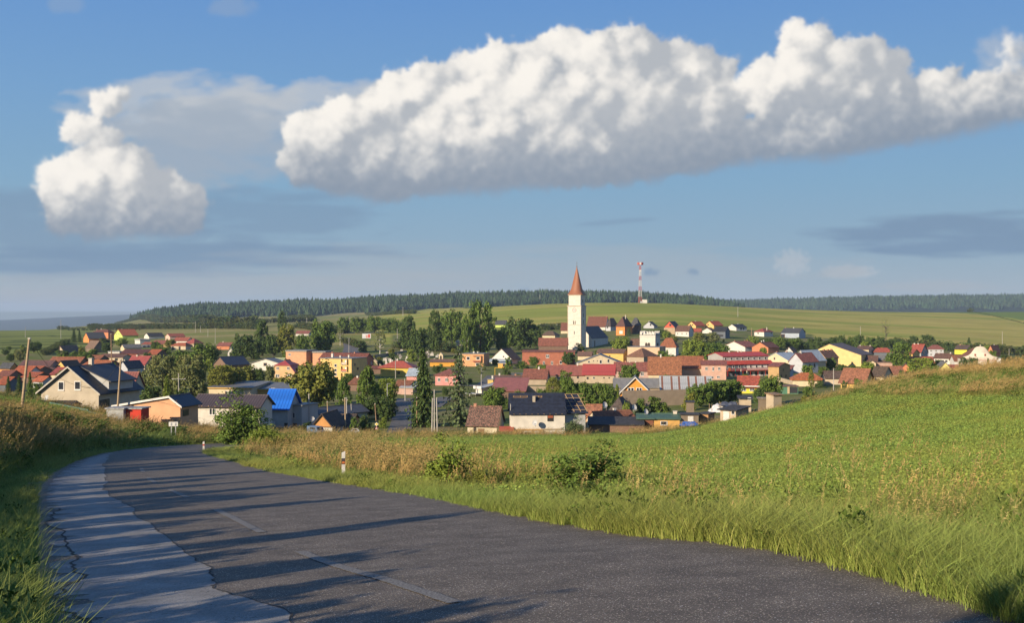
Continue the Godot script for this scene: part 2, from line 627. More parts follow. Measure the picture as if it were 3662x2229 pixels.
func build_ground() -> void:
	var az := []
	var a := -PI
	while a < PI + 0.001:
		az.append(minf(a, PI))
		a += deg_to_rad(0.24) if absf(a) < deg_to_rad(29.0) else deg_to_rad(2.5)
	var rr := [0.6]
	while rr[-1] < 13500.0:
		rr.append(rr[-1] * (1.021 if rr[-1] < 2000.0 else 1.035))
	var na := az.size()
	var nr := rr.size()
	var v := PackedVector3Array(); v.resize(na * nr)
	var c := PackedColorArray(); c.resize(na * nr)
	for j in nr:
		for i in na:
			var x: float = sin(az[i]) * rr[j]
			var d: float = cos(az[i]) * rr[j]
			v[j * na + i] = Vector3(x, ground_y(x, d), -d)
			c[j * na + i] = ground_tint(x, d)
	var idx := PackedInt32Array()
	for j in nr - 1:
		for i in na - 1:
			var p := j * na + i
			idx.append_array([p, p + na, p + 1, p + 1, p + na, p + na + 1])
	var st := SurfaceTool.new()
	var arr := []
	arr.resize(Mesh.ARRAY_MAX)
	arr[Mesh.ARRAY_VERTEX] = v
	arr[Mesh.ARRAY_COLOR] = c
	arr[Mesh.ARRAY_INDEX] = idx
	var m := ArrayMesh.new()
	m.add_surface_from_arrays(Mesh.PRIMITIVE_TRIANGLES, arr)
	st.create_from(m, 0)
	st.generate_normals()
	var mat := StandardMaterial3D.new()
	mat.vertex_color_use_as_albedo = true
	mat.albedo_texture = grain(0.03, 0.72, 1.0, 5)
	mat.uv1_triplanar = true
	mat.uv1_world_triplanar = true
	mat.uv1_scale = Vector3.ONE * 0.21
	mat.roughness = 1.0
	mat.metallic_specular = 0.1
	structure("ground", st.commit(), mat)

# ------------------------------------------------------------------ roads
func ribbon(line: Array, lift: float, from := 0, to := 100000, lo = null, hi = null) -> ArrayMesh:
	# line: [x, d, height, left half width, right half width]; lo and hi give the offsets of the two edges at a place on the line
	var st := SurfaceTool.new()
	st.begin(Mesh.PRIMITIVE_TRIANGLES)
	var rows := []
	var run := 0.0
	for i in range(from, mini(to, line.size())):
		var p: Array = line[i]
		var q: Array = line[mini(i + 1, line.size() - 1)]
		var o: Array = line[maxi(i - 1, 0)]
		var t := Vector2(q[0] - o[0], q[1] - o[1]).normalized()
		var nrm := Vector2(t.y, -t.x)
		if i > from: run += Vector2(p[0] - o[0], p[1] - o[1]).length()
		var a: float = lo.call(i, run) if lo != null else -float(p[3])
		var b: float = hi.call(i, run) if hi != null else float(p[4])
		var row := []
		var cuts := 6
		for k in cuts + 1:
			var s := lerpf(a, b, k / float(cuts))
			row.append([Vector3(p[0] + nrm.x * s, p[2] + lift, -(p[1] + nrm.y * s)), Vector2(s, run)])
		rows.append(row)
	for j in rows.size() - 1:
		for k in 6:
			for w in [rows[j][k], rows[j + 1][k], rows[j][k + 1], rows[j][k + 1], rows[j + 1][k], rows[j + 1][k + 1]]:
				st.set_uv(w[1])
				st.set_normal(Vector3.UP)
				st.add_vertex(w[0])
	st.index()
	st.generate_normals()
	return st.commit()

func asphalt(base: Color, stone: float, seed_n: int, cracks := 0) -> StandardMaterial3D:
	var n := 1024
	var r := RandomNumberGenerator.new()
	r.seed = seed_n
	var im := Image.create(n, n, false, Image.FORMAT_RGB8)
	var s := base.linear_to_srgb()
	im.fill(s)
	for k in 70000:
		var b := r.randf()
		var v := r.randf_range(0.70, 1.1) if b < 0.72 else r.randf_range(1.1, 1.0 + stone * (1.0 if b < 0.94 else 1.7))
		var cc := Color(s.r * v * r.randf_range(0.97, 1.05), s.g * v, s.b * v * r.randf_range(0.94, 1.02))
		im.fill_rect(Rect2i(r.randi_range(0, n - 4), r.randi_range(0, n - 4), r.randi_range(1, 5), r.randi_range(1, 4)), cc)
	for k in cracks:
		var p := Vector2(r.randf_range(40, n - 40), r.randf_range(40, n - 40))
		var dir := r.randf_range(-0.5, 0.5) + (PI if r.randf() < 0.5 else 0.0)
		for q in r.randi_range(60, 260):
			dir += r.randf_range(-0.5, 0.5)
			p += Vector2(cos(dir), sin(dir)) * 1.6
			if p.x < 2 or p.y < 2 or p.x > n - 4 or p.y > n - 4: break
			im.fill_rect(Rect2i(int(p.x), int(p.y), r.randi_range(1, 3), r.randi_range(1, 2)), s * 0.45)
	var m := StandardMaterial3D.new()
	m.albedo_texture = ImageTexture.create_from_image(im)
	m.uv1_scale = Vector3(0.36, 0.36, 1.0)
	m.roughness = 0.8
	m.metallic_specular = 0.35
	m.heightmap_enabled = true
	m.heightmap_texture = m.albedo_texture
	m.heightmap_scale = 1.6
	m.detail_enabled = true
	m.detail_blend_mode = BaseMaterial3D.BLEND_MODE_MUL
	m.detail_uv_layer = BaseMaterial3D.DETAIL_UV_1
	m.detail_albedo = grain(0.006, 0.78, 1.0, 3, 512)
	return m

func build_roads() -> void:
	# finer stations along the main road
	var line := []
	for i in road_pts.size() - 1:
		for k in 12:
			var t := k / 12.0
			var row := []
			for q in 5: row.append(lerpf(road_pts[i][q], road_pts[i + 1][q], t))
			line.append(row)
	var tarmac := asphalt(Color(0.155, 0.135, 0.113), 1.35, 3)
	var patch := asphalt(Color(0.29, 0.285, 0.275), 0.20, 5, 30)
	var nz := noise_b
	structure("road", ribbon(line, 0.0, 0, 100000, func(i, _r): return -line[i][3] - 0.06 + nz.get_noise_1d(i * 1.7) * 0.16 + nz.get_noise_1d(i * 9.0) * 0.06, func(i, _r): return line[i][4] + nz.get_noise_1d(i * 1.7 + 900) * 0.10 + nz.get_noise_1d(i * 9.0 + 900) * 0.06), tarmac)
	var rough := func(i: int, f: float) -> float: return nz.get_noise_1d(i * f * 0.12) * 0.75 + nz.get_noise_1d(i * f * 0.6 + 70) * 0.16 + nz.get_noise_1d(i * f * 3.0 + 170) * 0.07
	var p0 := 96
	var p1 := 533
	# an older, paler strip of surfacing along the inner lane, its edge broken
	var joint := func(i: int, _r: float) -> float: return -1.5 + float(rough.call(i, 1.4)) * 0.42 - smoothstep(456.0, 533.0, i) * 1.1
	structure("road_strip", ribbon(line, 0.004, p0, p1, func(i, _r): return -line[i][3] + 0.34 + maxf(0.0, nz.get_noise_1d(i * 1.1 + 33)) * 0.9, joint), patch)
	var crack := flat_mat(Color(0.028, 0.027, 0.027), 0.95)
	structure("road_joint", ribbon(line, 0.008, p0, p1, func(i, r): return float(joint.call(i, r)) - 0.006, func(i, r): return float(joint.call(i, r)) + 0.004 + maxf(0.0, nz.get_noise_1d(i * 7.0)) * 0.05), crack)
	structure("road_edge_crack", ribbon(line, 0.008, 158, 312, func(i, _r): return -3.02 + float(rough.call(i, 2.2)) * 0.5, func(i, _r): return -2.985 + float(rough.call(i, 2.2)) * 0.5 + maxf(0.0, nz.get_noise_1d(i * 9.0)) * 0.06), crack)
	# crumbled edge of the carriageway
	var grit := asphalt(Color(0.15, 0.125, 0.095), 0.7, 13)
	structure("road_shoulder", ribbon(line, -0.012, 0, 720, func(i, _r): return line[i][4] - 0.3, func(i, _r): return line[i][4] + 0.30 + nz.get_noise_1d(i * 5.0 + 300) * 0.25), grit)
	structure("road_shoulder", ribbon(line, -0.012, 0, 720, func(i, _r): return -line[i][3] - 0.45 + nz.get_noise_1d(i * 5.0 + 600) * 0.3, func(i, _r): return -line[i][3] + 0.3), grit)
	# worn paint on the middle
	var paint := StandardMaterial3D.new()
	paint.albedo_color = lin(0.33, 0.315, 0.29)
	paint.albedo_texture = grain(0.09, 0.40, 1.0, 5)
	paint.uv1_scale = Vector3(1.3, 1.3, 1)
	paint.roughness = 0.8
	var run := 0.0
	var marks := DASHES
	for d in marks:
		var a := -1
		var b := -1
		for i in line.size():
			if a < 0 and line[i][1] >= d[0]: a = i
			if b < 0 and line[i][1] >= d[1]: b = i
		structure("road_marking", ribbon(line, 0.009, a, b + 1, func(i, _r): return -0.075 + nz.get_noise_1d(i * 11.0) * 0.02, func(i, _r): return 0.075 + nz.get_noise_1d(i * 11.0 + 50) * 0.02), paint)
	# side roads of the village
	var worn := asphalt(Color(0.16, 0.155, 0.15), 0.2, 9)
	for s in SIDE_ROADS:
		var l2 := []
		var n: int = s[1].size()
		for i in n - 1:
			for k in 12:
				var t := k / 12.0
				var x: float = lerpf(s[1][i][0], s[1][i + 1][0], t)
				var d: float = lerpf(s[1][i][1], s[1][i + 1][1], t)
				l2.append([x, d, ground_y(x, d), s[2], s[2]])
		structure(s[0], ribbon(l2, s[3]), worn)

# ------------------------------------------------------------------ far woods and hedges
func small_conifer(seed_n: int, jag: float) -> ArrayMesh:
	var r := RandomNumberGenerator.new()
	r.seed = seed_n
	var st := SurfaceTool.new()
	st.begin(Mesh.PRIMITIVE_TRIANGLES)
	for t in 6:
		var y0 := 0.06 + t * 0.145
		var y1 := y0 + 0.30
		var w := 0.21 * (1.0 - t / 6.6)
		var off := r.randf() * TAU
		for k in 7:
			var a := off + TAU * k / 7.0
			var b := a + r.randf_range(0.5, 0.85)
			var ra := w * r.randf_range(1.0 - jag, 1.0 + jag)
			var rb := w * r.randf_range(1.0 - jag, 1.0 + jag)
			var v := r.randf_range(0.75, 1.2)
			st.set_color(Color(v, v, v))
			st.add_vertex(Vector3(0, minf(y1, 1.0), 0)); st.add_vertex(Vector3(cos(b) * rb, y0 + r.randf_range(-0.03, 0.03), sin(b) * rb)); st.add_vertex(Vector3(cos(a) * ra, y0 + r.randf_range(-0.05, 0.02), sin(a) * ra))
	st.generate_normals()
	return st.commit()

func leaf_mat(c: Color, back := 0.35) -> StandardMaterial3D:
	var key := "leaf" + c.to_html() + str(back)
	if not mats.has(key):
		var m := StandardMaterial3D.new()
		m.albedo_color = c.linear_to_srgb()
		m.vertex_color_use_as_albedo = true
		m.cull_mode = BaseMaterial3D.CULL_DISABLED
		m.roughness = 0.75
		m.metallic_specular = 0.25
		if back > 0.0:
			m.backlight_enabled = true
			m.backlight = Color(back, back, back * 0.5)
		mats[key] = m
	return mats[key]

func crowd(called: String, label: String, m: Mesh, mat: Material, spots: Array) -> void:
	# spots: [transform, colour]; things nobody could count
	if spots.is_empty(): return
	var mm := MultiMesh.new()
	mm.transform_format = MultiMesh.TRANSFORM_3D
	mm.use_colors = true
	mm.mesh = m
	mm.instance_count = spots.size()
	for i in spots.size():
		mm.set_instance_transform(i, spots[i][0])
		mm.set_instance_color(i, spots[i][1])
	var o := MultiMeshInstance3D.new()
	o.name = called
	o.multimesh = mm
	o.material_override = mat
	o.set_meta("kind", "stuff")
	o.set_meta("label", label)
	add_child(o, true)

func stand(u0: float, u1: float, d0: float, d1: float, step: float, h0: float, h1: float, keep: Callable) -> Array:
	var r := RandomNumberGenerator.new()
	r.seed = int(u0 * 3 + d0)
	var out := []
	var d := d0
	while d < d1:
		var x0 := (u0 - 1831.0) / F * d
		var x1 := (u1 - 1831.0) / F * d
		var x := x0
		while x < x1:
			var px := x + r.randf_range(-0.5, 0.5) * step
			var pd := d + r.randf_range(-0.5, 0.5) * step
			var u := px / pd * F + 1831.0
			if keep.call(u, pd, px):
				var h := r.randf_range(h0, h1) * r.randf_range(0.8, 1.15) * (0.95 + 0.35 * noise_a.get_noise_2d(px * 0.3, pd * 0.3))
				var g := r.randf_range(0.6, 1.5)
				var t := Transform3D(Basis(Vector3.UP, r.randf() * TAU).scaled(Vector3(h * r.randf_range(0.95, 1.4), h, h * r.randf_range(0.95, 1.4))), Vector3(px, natural(px, pd) - 0.5, -pd))
				out.append([t, Color(g * r.randf_range(0.85, 1.15), g, g * r.randf_range(0.85, 1.1))])
			x += step
		d += step * 1.3
	return out

func build_forests() -> void:
	var spruce := small_conifer(4, 0.35)
	var dark := leaf_mat(Color(0.044, 0.078, 0.034), 0.0)
	crowd("forest", "dark spruce forest along the long hill behind the village", spruce, dark, stand(470, 2700, 2230, 3080, 8.5, 17, 24, func(u, d, x): return (u > 470.0 + (3000.0 - d) * 0.22) and u < 2660.0 and (d > 2330.0 + noise_a.get_noise_1d(x * 0.5) * 130.0 + maxf(0.0, u - 1450.0) * 0.14)))
	crowd("forest", "hazy blue spruce forest on the farther hill to the east", spruce, dark, stand(2560, 3760, 4150, 5080, 12.0, 19, 28, func(u, d, x): return d > 4300.0 + noise_a.get_noise_1d(x * 0.3) * 160.0))
	var lobe := leaf_blob("round", 31, 26, 9, 0.13)
	var hedge := leaf_mat(Color(0.065, 0.092, 0.032), 0.0)
	var spots := []
	for hd in HEDGES:
		# u0, d0, u1, d1, width, height, step
		var a := Vector2((hd[0] - 1831.0) / F * hd[1], hd[1])
		var b := Vector2((hd[2] - 1831.0) / F * hd[3], hd[3])
		var n := int(a.distance_to(b) / hd[6]) + 1
		for k in n:
			for w in maxi(1, int(hd[4] / hd[6])):
				var p := a.lerp(b, (k + rng.randf()) / n) + Vector2(rng.randf_range(-0.5, 0.5) * hd[4] * 0.3, rng.randf_range(-0.5, 0.5) * hd[4])
				var h: float = hd[5] * rng.randf_range(0.55, 1.15)
				var g := rng.randf_range(0.7, 1.3)
				spots.append([Transform3D(Basis(Vector3.UP, rng.randf() * TAU).scaled(Vector3(h * 1.3, h, h * 1.3)), Vector3(p.x, natural(p.x, p.y) - 0.3, -p.y)), Color(g * rng.randf_range(0.8, 1.3), g, g * rng.randf_range(0.8, 1.1))])
	crowd("field_hedge", "dark hedges and scrub between the far fields", lobe, hedge, spots)

# ------------------------------------------------------------------ trees
func add_leaf(st: SurfaceTool, r: RandomNumberGenerator, at: Vector3, n: Vector3, size: float, tint: Color, slim := 0.55) -> void:
	var t := n.cross(Vector3(r.randf_range(-1, 1), r.randf_range(-1, 1), r.randf_range(-1, 1))).normalized()
	var b := n.cross(t).normalized()
	t *= size * 0.5
	b *= size * 0.5 * slim
	var lift := n * size * 0.12
	st.set_color(tint)
	st.add_vertex(at - t); st.add_vertex(at + b + lift); st.add_vertex(at + t)
	st.add_vertex(at - t); st.add_vertex(at + t); st.add_vertex(at - b + lift)

func unit_dir(r: RandomNumberGenerator) -> Vector3:
	var z := r.randf_range(-1, 1)
	var a := r.randf() * TAU
	var s := sqrt(1.0 - z * z)
	return Vector3(cos(a) * s, z, sin(a) * s)

func leaf_tone(r: RandomNumberGenerator, spread := 0.3) -> Color:
	var v := r.randf_range(1.0 - spread, 1.0 + spread)
	return Color(v * r.randf_range(0.88, 1.2), v, v * r.randf_range(0.75, 1.1))

# a crown one metre high and one metre across, standing on y = 0
func leaf_blob(kind: String, seed_n: int, clumps: int, per: int, size: float) -> ArrayMesh:
	var key := "blob%s%d_%d_%d_%s" % [kind, seed_n, clumps, per, size]
	if meshes.has(key): return meshes[key]
	var r := RandomNumberGenerator.new()
	r.seed = seed_n
	var st := SurfaceTool.new()
	st.begin(Mesh.PRIMITIVE_TRIANGLES)
	var nz := FastNoiseLite.new()
	nz.seed = seed_n
	nz.frequency = 1.3
	if kind == "spruce" or kind == "fir":
		var whorls := clumps
		for w in whorls:
			var y := 0.06 + 0.92 * pow(w / float(whorls), 0.92)
			var reach := 0.5 * pow(1.0 - (y - 0.06) / 0.96, 0.8) * r.randf_range(0.72, 1.08) + 0.015
			var nb := 5 + int(6.0 * (1.0 - y))
			var off := r.randf() * TAU
			for k in nb:
				var a := off + TAU * k / nb + r.randf_range(-0.25, 0.25)
				var len_ := reach * r.randf_range(0.7, 1.1)
				var droop := r.randf_range(0.10, 0.28)
				var bt := r.randf_range(0.75, 1.2)
				for q in per:
					var f := (q + r.randf()) / per
					var p := Vector3(cos(a) * len_ * f, y - droop * len_ * f + 0.04 * len_ * f * f, sin(a) * len_ * f)
					p += unit_dir(r) * 0.012
					var n := (Vector3(cos(a) * 0.4, 0.9, sin(a) * 0.4) + unit_dir(r) * 0.75).normalized()
					var c := leaf_tone(r, 0.25)
					add_leaf(st, r, p, n, size * (1.15 - 0.45 * f) * (0.65 + 0.5 * (1.0 - y)), Color(c.r * bt, c.g * bt, c.b * bt), 0.5)
		st.generate_normals()
		meshes[key] = st.commit()
		return meshes[key]
	for k in clumps:
		var c := Vector3.ZERO
		var cr := 0.1
		var u := unit_dir(r)
		match kind:
			"round":
				var s := r.randf_range(0.45, 0.98) * (1.0 + nz.get_noise_3dv(u * 1.5) * 0.45)
				c = Vector3(u.x * 0.46 * s, 0.52 + u.y * 0.43 * s, u.z * 0.46 * s)
				cr = r.randf_range(0.07, 0.14)
			"tall":
				var y := r.randf_range(0.12, 0.97)
				var w := 0.42 * sqrt(maxf(0.02, 1.0 - pow(absf(y - 0.52) / 0.5, 2.2))) * (1.0 + nz.get_noise_2d(y * 4.0, u.x) * 0.5)
				var a := r.randf() * TAU
				var s := sqrt(r.randf_range(0.2, 1.0))
				c = Vector3(cos(a) * w * s, y, sin(a) * w * s)
				cr = r.randf_range(0.05, 0.11)
			"column":
				var y := r.randf_range(0.05, 0.97)
				var w := 0.42 * pow(sin(PI * clampf(pow(y, 0.7), 0.02, 0.985)), 0.6)
				var a := r.randf() * TAU
				var s := sqrt(r.randf_range(0.15, 1.0))
				c = Vector3(cos(a) * w * s, y, sin(a) * w * s)
				cr = r.randf_range(0.05, 0.09)
			"weep":
				var y := r.randf_range(0.10, 0.97)
				var w := 0.44 * sqrt(maxf(0.03, 1.0 - pow(absf(y - 0.55) / 0.47, 2.0)))
				var a := r.randf() * TAU
				var s := sqrt(r.randf_range(0.3, 1.0))
				c = Vector3(cos(a) * w * s, y, sin(a) * w * s)
				cr = r.randf_range(0.05, 0.09)
			"bush":
				var s := r.randf_range(0.3, 0.95) * (1.0 + nz.get_noise_3dv(u * 1.7) * 0.4)
				c = Vector3(u.x * 0.42 * s, absf(u.y) * 0.86 * s + 0.04, u.z * 0.42 * s)
				cr = r.randf_range(0.07, 0.15)
			"thin":
				var y := r.randf_range(0.25, 0.97)
				var w := 0.36 * sqrt(maxf(0.02, 1.0 - pow(absf(y - 0.6) / 0.42, 2.0)))
				var a := r.randf() * TAU
				var s := sqrt(r.randf_range(0.05, 1.0))
				c = Vector3(cos(a) * w * s, y, sin(a) * w * s)
				cr = r.randf_range(0.03, 0.06)
		var bt := r.randf_range(0.82, 1.18)
		for q in per:
			var v := unit_dir(r)
			var f := r.randf_range(0.45, 1.12)
			var p := c + v * cr * f
			if kind == "weep": p = c + Vector3(v.x * cr, -absf(v.y) * cr * 2.2 * f, v.z * cr)
			if p.y < 0.01: p.y = 0.01 + r.randf() * 0.03
			var n := (v + unit_dir(r) * 0.8 + Vector3(0, 0.25, 0)).normalized()
			var tone := leaf_tone(r, 0.22)
			add_leaf(st, r, p, n, size * r.randf_range(0.6, 1.3), Color(tone.r * bt, tone.g * bt, tone.b * bt), 0.32 if kind == "weep" else 0.6)
	st.generate_normals()
	meshes[key] = st.commit()
	return meshes[key]

func limb(st: SurfaceTool, a: Vector3, b: Vector3, ra: float, rb: float, sides := 6) -> void:
	var y := (b - a).normalized()
	var x := y.cross(Vector3(0.37, 0.11, 0.92)).normalized()
	var z := x.cross(y)
	for k in sides:
		var p := TAU * k / sides
		var q := TAU * (k + 1) / sides
		var u := x * cos(p) + z * sin(p)
		var v := x * cos(q) + z * sin(q)
		for w in [a + u * ra, b + u * rb, b + v * rb, a + u * ra, b + v * rb, a + v * ra]:
			st.add_vertex(w)

func trunk_mesh(kind: String) -> ArrayMesh:
	var key := "trunk" + kind
	if meshes.has(key): return meshes[key]
	var r := RandomNumberGenerator.new()
	r.seed = hash(kind)
	var st := SurfaceTool.new()
	st.begin(Mesh.PRIMITIVE_TRIANGLES)
	if kind == "spruce" or kind == "column":
		limb(st, Vector3(0, -0.03, 0), Vector3(0, 0.5, 0), 0.028, 0.017)
		limb(st, Vector3(0, 0.5, 0), Vector3(0.005, 0.96, 0), 0.017, 0.003)
		for k in 18:
			var y := r.randf_range(0.12, 0.85)
			var a := r.randf() * TAU
			limb(st, Vector3(0, y, 0), Vector3(cos(a), -0.15, sin(a)) * 0.36 * (1.0 - y) + Vector3(0, y, 0), 0.006, 0.002, 4)
	elif kind == "bush":
		for k in 9:
			var a := r.randf() * TAU
			var t := Vector3(cos(a) * r.randf_range(0.1, 0.38), r.randf_range(0.4, 0.9), sin(a) * r.randf_range(0.1, 0.38))
			limb(st, Vector3(cos(a) * 0.03, -0.03, sin(a) * 0.03), t * 0.5 + Vector3(0, 0.08, 0), 0.018, 0.012, 5)
			limb(st, t * 0.5 + Vector3(0, 0.08, 0), t, 0.012, 0.003, 5)
	else:
		limb(st, Vector3(0, -0.03, 0), Vector3(0.01, 0.22, 0.005), 0.036, 0.026, 8)
		limb(st, Vector3(0.01, 0.22, 0.005), Vector3(0.0, 0.5, 0.01), 0.026, 0.018, 7)
		limb(st, Vector3(0.0, 0.5, 0.01), Vector3(0.01, 0.9, 0.0), 0.018, 0.003)
		for k in 14:
			var y := r.randf_range(0.2, 0.65)
			var a := k * 2.4
			var t := Vector3(cos(a) * 0.33, y + r.randf_range(0.08, 0.26), sin(a) * 0.33)
			var mid := Vector3(cos(a) * 0.14, y + 0.06, sin(a) * 0.14)
			limb(st, Vector3(0, y, 0), mid, 0.012, 0.008, 5)
			limb(st, mid, t, 0.008, 0.002, 5)
	st.generate_normals()
	meshes[key] = st.commit()
	return meshes[key]

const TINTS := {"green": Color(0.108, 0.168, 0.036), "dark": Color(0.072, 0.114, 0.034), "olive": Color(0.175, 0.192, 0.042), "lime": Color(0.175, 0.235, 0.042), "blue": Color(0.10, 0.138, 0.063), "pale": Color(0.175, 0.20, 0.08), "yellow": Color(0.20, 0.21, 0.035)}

func tree(called: String, label: String, kind: String, at: Vector3, high: float, wide: float, tint: String, group := "", category := "tree") -> Node3D:
	var o := thing(called, label, category, at, 0.0, group)
	var turn := Vector3(0, fposmod(at.x * 1.37 + at.z * 0.71, TAU), 0)
	var pick_n := absi(int(at.x * 7.0 + at.z * 3.0)) % 2
	var bark := flat_mat(Color(0.09, 0.075, 0.06), 0.95) if kind != "birch" else flat_mat(Color(0.5, 0.49, 0.46), 0.9)
	var shape: Mesh
	var tk := "round"
	match kind:
		"round": shape = leaf_blob("round", 41 + pick_n, 110, 46, 0.072)
		"tall": shape = leaf_blob("tall", 51 + pick_n, 130, 42, 0.060)
		"column": shape = leaf_blob("column", 61 + pick_n, 130, 40, 0.055); tk = "column"
		"weep": shape = leaf_blob("weep", 71 + pick_n, 150, 46, 0.070)
		"birch": shape = leaf_blob("thin", 81 + pick_n, 90, 26, 0.040)
		"bush": shape = leaf_blob("bush", 91 + pick_n, 62, 40, 0.085); tk = "bush"
		"spruce": shape = leaf_blob("spruce", 101 + pick_n, 30, 9, 0.095); tk = "spruce"
		"fir": shape = leaf_blob("fir", 111 + pick_n, 17, 8, 0.085); tk = "spruce"
		"finebush": shape = leaf_blob("bush", 121 + pick_n, 110, 75, 0.045); tk = "bush"
		"bare": shape = leaf_blob("thin", 131, 70, 10, 0.030)
	part(o, "trunk", trunk_mesh(tk), bark, Vector3.ZERO, Vector3(minf(wide, high), high, minf(wide, high)), turn)
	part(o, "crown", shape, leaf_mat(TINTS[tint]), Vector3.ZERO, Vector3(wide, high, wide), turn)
	return o

# ------------------------------------------------------------------ grass
func blade(st: SurfaceTool, r: RandomNumberGenerator, root: Vector3, h: float, w: float, lean: Vector3, c: Color, tip: Color) -> void:
	var side := Vector3(lean.z, 0, -lean.x)
	if side.length() < 0.01: side = Vector3(1, 0, 0)
	side = side.rotated(Vector3.UP, r.randf_range(-0.9, 0.9)).normalized() * w * 0.5
	var m := root + Vector3(0, h * 0.55, 0) + lean * 0.28
	var e := root + Vector3(0, h, 0) + lean
	st.set_color(c); st.add_vertex(root - side); st.set_color(c); st.add_vertex(root + side); st.set_color(c); st.add_vertex(m + side * 0.8)
	st.set_color(c); st.add_vertex(root - side); st.set_color(c); st.add_vertex(m + side * 0.8); st.set_color(c); st.add_vertex(m - side * 0.8)
	st.set_color(c); st.add_vertex(m - side * 0.8); st.set_color(c); st.add_vertex(m + side * 0.8); st.set_color(tip); st.add_vertex(e)

func tuft(kind: String, seed_n: int) -> ArrayMesh:
	var r := RandomNumberGenerator.new()
	r.seed = seed_n
	var st := SurfaceTool.new()
	st.begin(Mesh.PRIMITIVE_TRIANGLES)
	if kind == "green":
		for k in 34:
			var a := r.randf() * TAU
			var q := sqrt(r.randf()) * 0.13
			var h := r.randf_range(0.10, 0.30) + (r.randf_range(0.0, 0.24) if r.randf() < 0.35 else 0.0)
			var b := r.randf() * TAU
			var c := Color(0.195, 0.262, 0.056).lerp(Color(0.38, 0.36, 0.13), r.randf() * r.randf()) * r.randf_range(0.75, 1.25)
			blade(st, r, Vector3(cos(a) * q, -0.02, sin(a) * q), h, r.randf_range(0.005, 0.009), Vector3(cos(b), 0, sin(b)) * h * r.randf_range(0.15, 1.15), c, c.lerp(Color(0.30, 0.29, 0.09), 0.3))
	elif kind == "dry":
		for k in 15:
			var a := r.randf() * TAU
			var q := sqrt(r.randf()) * 0.16
			var h := r.randf_range(0.45, 0.95)
			var b := r.randf_range(-0.5, 0.9)
			var lean := Vector3(cos(b), 0, sin(b)) * h * r.randf_range(0.1, 0.4)
			var c := Color(0.36, 0.27, 0.115) * r.randf_range(0.7, 1.2)
			var root := Vector3(cos(a) * q, -0.02, sin(a) * q)
			blade(st, r, root, h, 0.004, lean, Color(0.17, 0.17, 0.05), c)
			var e := root + Vector3(0, h, 0) + lean
			for s in 5:
				add_leaf(st, r, e - (lean * 0.5 + Vector3(0, h * 0.4, 0)) * 0.11 * s + unit_dir(r) * 0.008, unit_dir(r), 0.055, c, 0.22)
		for k in 12:
			var a := r.randf() * TAU
			var h := r.randf_range(0.15, 0.4)
			var b := r.randf() * TAU
			var c := Color(0.15, 0.18, 0.04).lerp(Color(0.30, 0.25, 0.10), r.randf())
			blade(st, r, Vector3(cos(a) * 0.1, -0.02, sin(a) * 0.1), h, 0.006, Vector3(cos(b), 0, sin(b)) * h * 0.5, c, c)
	elif kind == "stalk":
		for k in 3:
			var a := r.randf() * TAU
			var h := r.randf_range(0.5, 0.95)
			var b := r.randf_range(-0.6, 0.9)
			var lean := Vector3(cos(b), 0, sin(b)) * h * r.randf_range(0.15, 0.6)
			var root := Vector3(cos(a) * 0.06, -0.02, sin(a) * 0.06)
			var c := Color(0.40, 0.31, 0.14) * r.randf_range(0.75, 1.15)
			blade(st, r, root, h, 0.006, lean, Color(0.24, 0.22, 0.07), c)
			var e := root + Vector3(0, h, 0) + lean
			for s in 9:
				add_leaf(st, r, e - (lean * 0.7 + Vector3(0, h * 0.4, 0)) * 0.07 * s + unit_dir(r) * 0.012, (unit_dir(r) + lean).normalized(), 0.042, c, 0.22)
	elif kind == "clover":
		for k in 70:
			var a := r.randf() * TAU
			var q := sqrt(r.randf()) * 0.24
			var h := r.randf_range(0.04, 0.34) * (1.0 - q * 1.2)
			var c := Color(0.20, 0.30, 0.068) * r.randf_range(0.7, 1.3)
			c.r *= r.randf_range(0.85, 1.35)
			add_leaf(st, r, Vector3(cos(a) * q, h, sin(a) * q), (Vector3.UP * 0.8 + unit_dir(r)).normalized(), r.randf_range(0.03, 0.055), c, 0.6)
		for k in 8:
			var a := r.randf() * TAU
			var q := sqrt(r.randf()) * 0.2
			blade(st, r, Vector3(cos(a) * q, -0.02, sin(a) * q), r.randf_range(0.2, 0.42), 0.006, Vector3(cos(a), 0, sin(a)) * 0.08, Color(0.09, 0.14, 0.03), Color(0.16, 0.2, 0.05))
	elif kind == "weed":
		for k in 60:
			var a := r.randf() * TAU
			var q := sqrt(r.randf()) * 0.2
			var h := r.randf_range(0.05, 0.5) * (1.0 - q)
			var c := Color(0.075, 0.115, 0.022) * r.randf_range(0.7, 1.35)
			add_leaf(st, r, Vector3(cos(a) * q, h, sin(a) * q), (Vector3.UP * 0.6 + unit_dir(r)).normalized(), r.randf_range(0.05, 0.10), c, 0.5)
	st.generate_normals()
	return st.commit()

